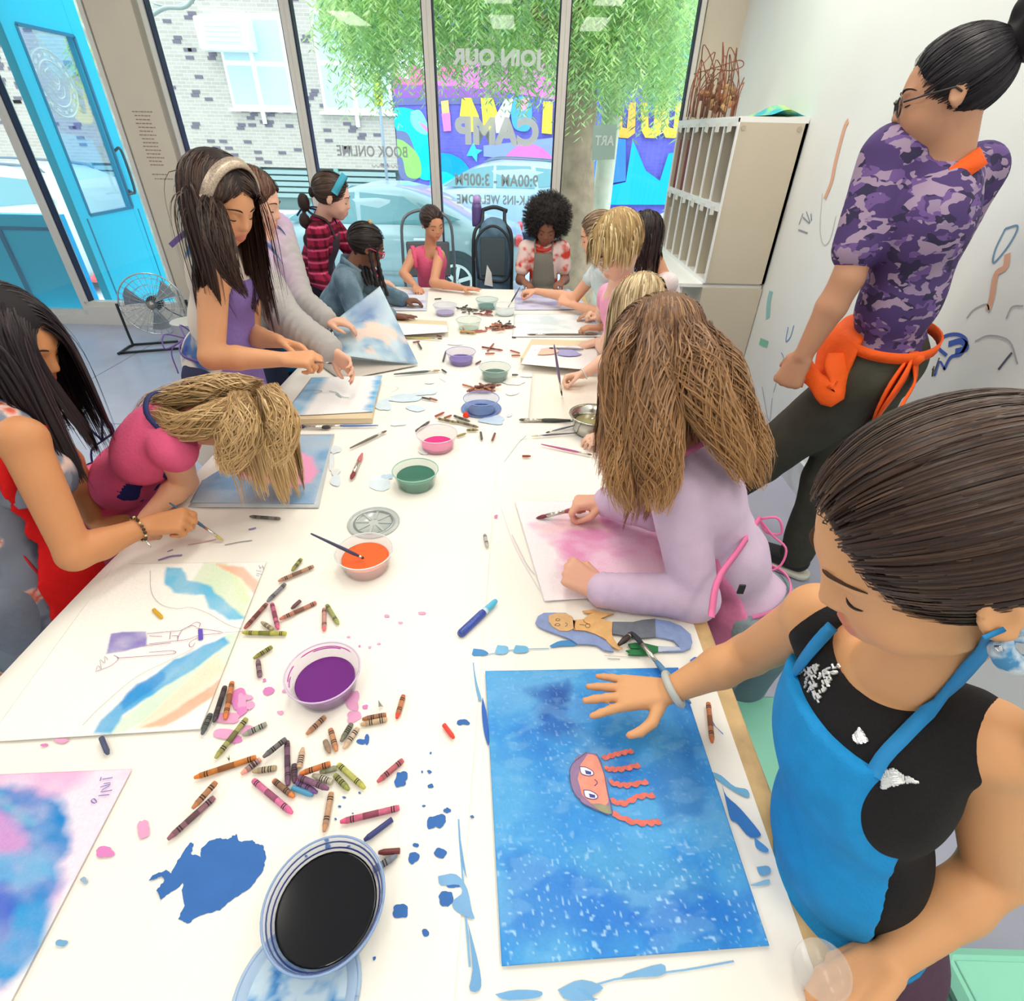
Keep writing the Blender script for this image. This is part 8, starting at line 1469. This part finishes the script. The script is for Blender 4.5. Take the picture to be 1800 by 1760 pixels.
# chairs at the far end
def chair(x, y, ang, mt, label, seatc, zb=.98):
    R = rot((0, 0, 1), ang); W_ = lambda a, b, c: np.array((x, y, 0))+R@np.array((a, b, c)); c = thing('chair', label, 'chair', (x, y, 0)); ms = mat('chair_seat_%d_%d_%d' % seatc, seatc, .5)
    put('seat', (lambda g: (g[0]@R.T+np.array((x, y, 0)), g[1]))(box((0, 0, .44), (.42, .42, .04), None, .015)), ms, c)
    put('back_frame', tube(spline([W_(-.2, .2, .44), W_(-.2, .22, .75), W_(-.17, .24, zb-.06), W_(0, .25, zb), W_(.17, .24, zb-.06), W_(.2, .22, .75), W_(.2, .2, .44)], 40), .012, 8), mt, c, smooth=True)
    put('backrest', (lambda g: (g[0]@R.T+np.array((x, y, 0)), g[1]))(box((0, .23, .68), (.34, .02, .26), None, .008)), ms, c)
    for a in (-.19, .19):
        for b in (-.19, .19): put('leg', tube([W_(a, b, .44), W_(a*1.08, b*1.1, 0)], .011, 8), mt, c, smooth=True)
    return c
m_cg = mat('chair_grey_metal', (130, 140, 146), .35, metal=.6)
chair(-.70, 4.34, .15, m_cg, 'grey tubular metal chair behind the child in the pink dress', (110, 118, 124), 1.03)
chair(-1.50, 3.80, 1.1, mat('chair_dark', (50, 44, 46), .6), 'dark padded chair behind the plaid shirt child', (62, 54, 56), .98)
# buggy with a hanging pack beside the afro child
bg_ = thing('stroller', 'folded black and blue stroller with a grey pack behind the far table end', 'stroller', (-.16, 4.1, 0)); mbk = mat('stroller_black', (44, 50, 58), .6); mbb = mat('stroller_blue', (96, 130, 156), .7, noise=.15, nscale=20)
c = P(868, 440, Y=4.05); put('pack_body', (lambda B: (B.cone(c+(0, 0, -.22), c+(0, 0, .10), .13, .11, .03), B.mesh(.012, lambda x, y, z: (vnoise(x*14, y*14, z*14, 2)-.5)*.02))[1])(Blob()), mbb, bg_, smooth=True)
for dx in (-.14, .13): put('frame_tube', tube(spline([c+(dx, -.06, -.75), c+(dx, -.08, -.2), c+(dx*.95, -.06, .10), c+(dx*.6, 0, .17), c+(dx*.55, .05, .24)], 24), .012, 8), mbk, bg_, smooth=True)
put('mesh_panel', box(c+(0, -.135, -.02), (.17, .01, .24), None, .004), mat('mesh_dark', (70, 84, 92), .8), bg_); put('frame_rim', tube(spline([c+(-.10, -.14, -.16), c+(-.11, -.14, .08), c+(0, -.13, .17), c+(.11, -.14, .08), c+(.10, -.14, -.16), c+(-.10, -.14, -.16)], 36), .010, 6), mbk, bg_, smooth=True)
put('tissue', prism([c+(-.06, -.15, -.20), c+(.0, -.15, -.21), c+(-.01, -.15, -.12), c+(-.04, -.15, -.07)], (0, .01, 0)), mat('tissue_white', (236, 240, 240), .8), bg_)
for k in range(2):
    wq = c+(-.13+.26*k, -.02, 0); put('wheel', lathe([(.06, -.015), (.08, -.012), (.085, 0), (.08, .012), (.06, .015), (.055, 0), (.06, -.015)], (wq[0], wq[1], .085), 20, rot((0, 1, 0), math.pi/2)), mbk, bg_, smooth=True)
put('handle_bar', tube(spline([c+(-.09, .05, .24), c+(0, .07, .26), c+(.09, .05, .24)], 10), .013, 8), mbk, bg_, smooth=True)
bo = P(838, 372, Y=4.1); bt = thing('drink_bottle', 'purple drink bottle standing on the stroller handle beside the afro child', 'bottle', bo)
put('bottle_body', lathe([(.0001, -.09), (.032, -.09), (.034, -.07), (.034, .02), (.03, .05), (.0001, .05)], bo, 18), mat('bottle_purple', (96, 80, 140), .3), bt, smooth=True); put('bottle_cap', lathe([(.0001, .05), (.026, .05), (.024, .085), (.012, .1), (.0001, .1)], bo, 18), mat('cap_lilac', (190, 160, 226), .4), bt, smooth=True)
# clear lid held by the near girl
q = P(1446, 1705, z=.742); t = thing('clear_lid', 'clear round plastic lid pinched in the near girl\'s hand', 'lid', q); Rl = basis((.5, -1, .2), (-.25, -.2, 1)).T
put('lid_disc', lathe([(.0001, 0), (.026, 0), (.028, .003), (.0295, .003), (.030, -.002), (.027, -.0015), (.0001, -.0012)], q, 36, Rl), mat('clear_lid_plastic', (225, 222, 215), .12, alpha=.20, coat=.4), t, smooth=True)
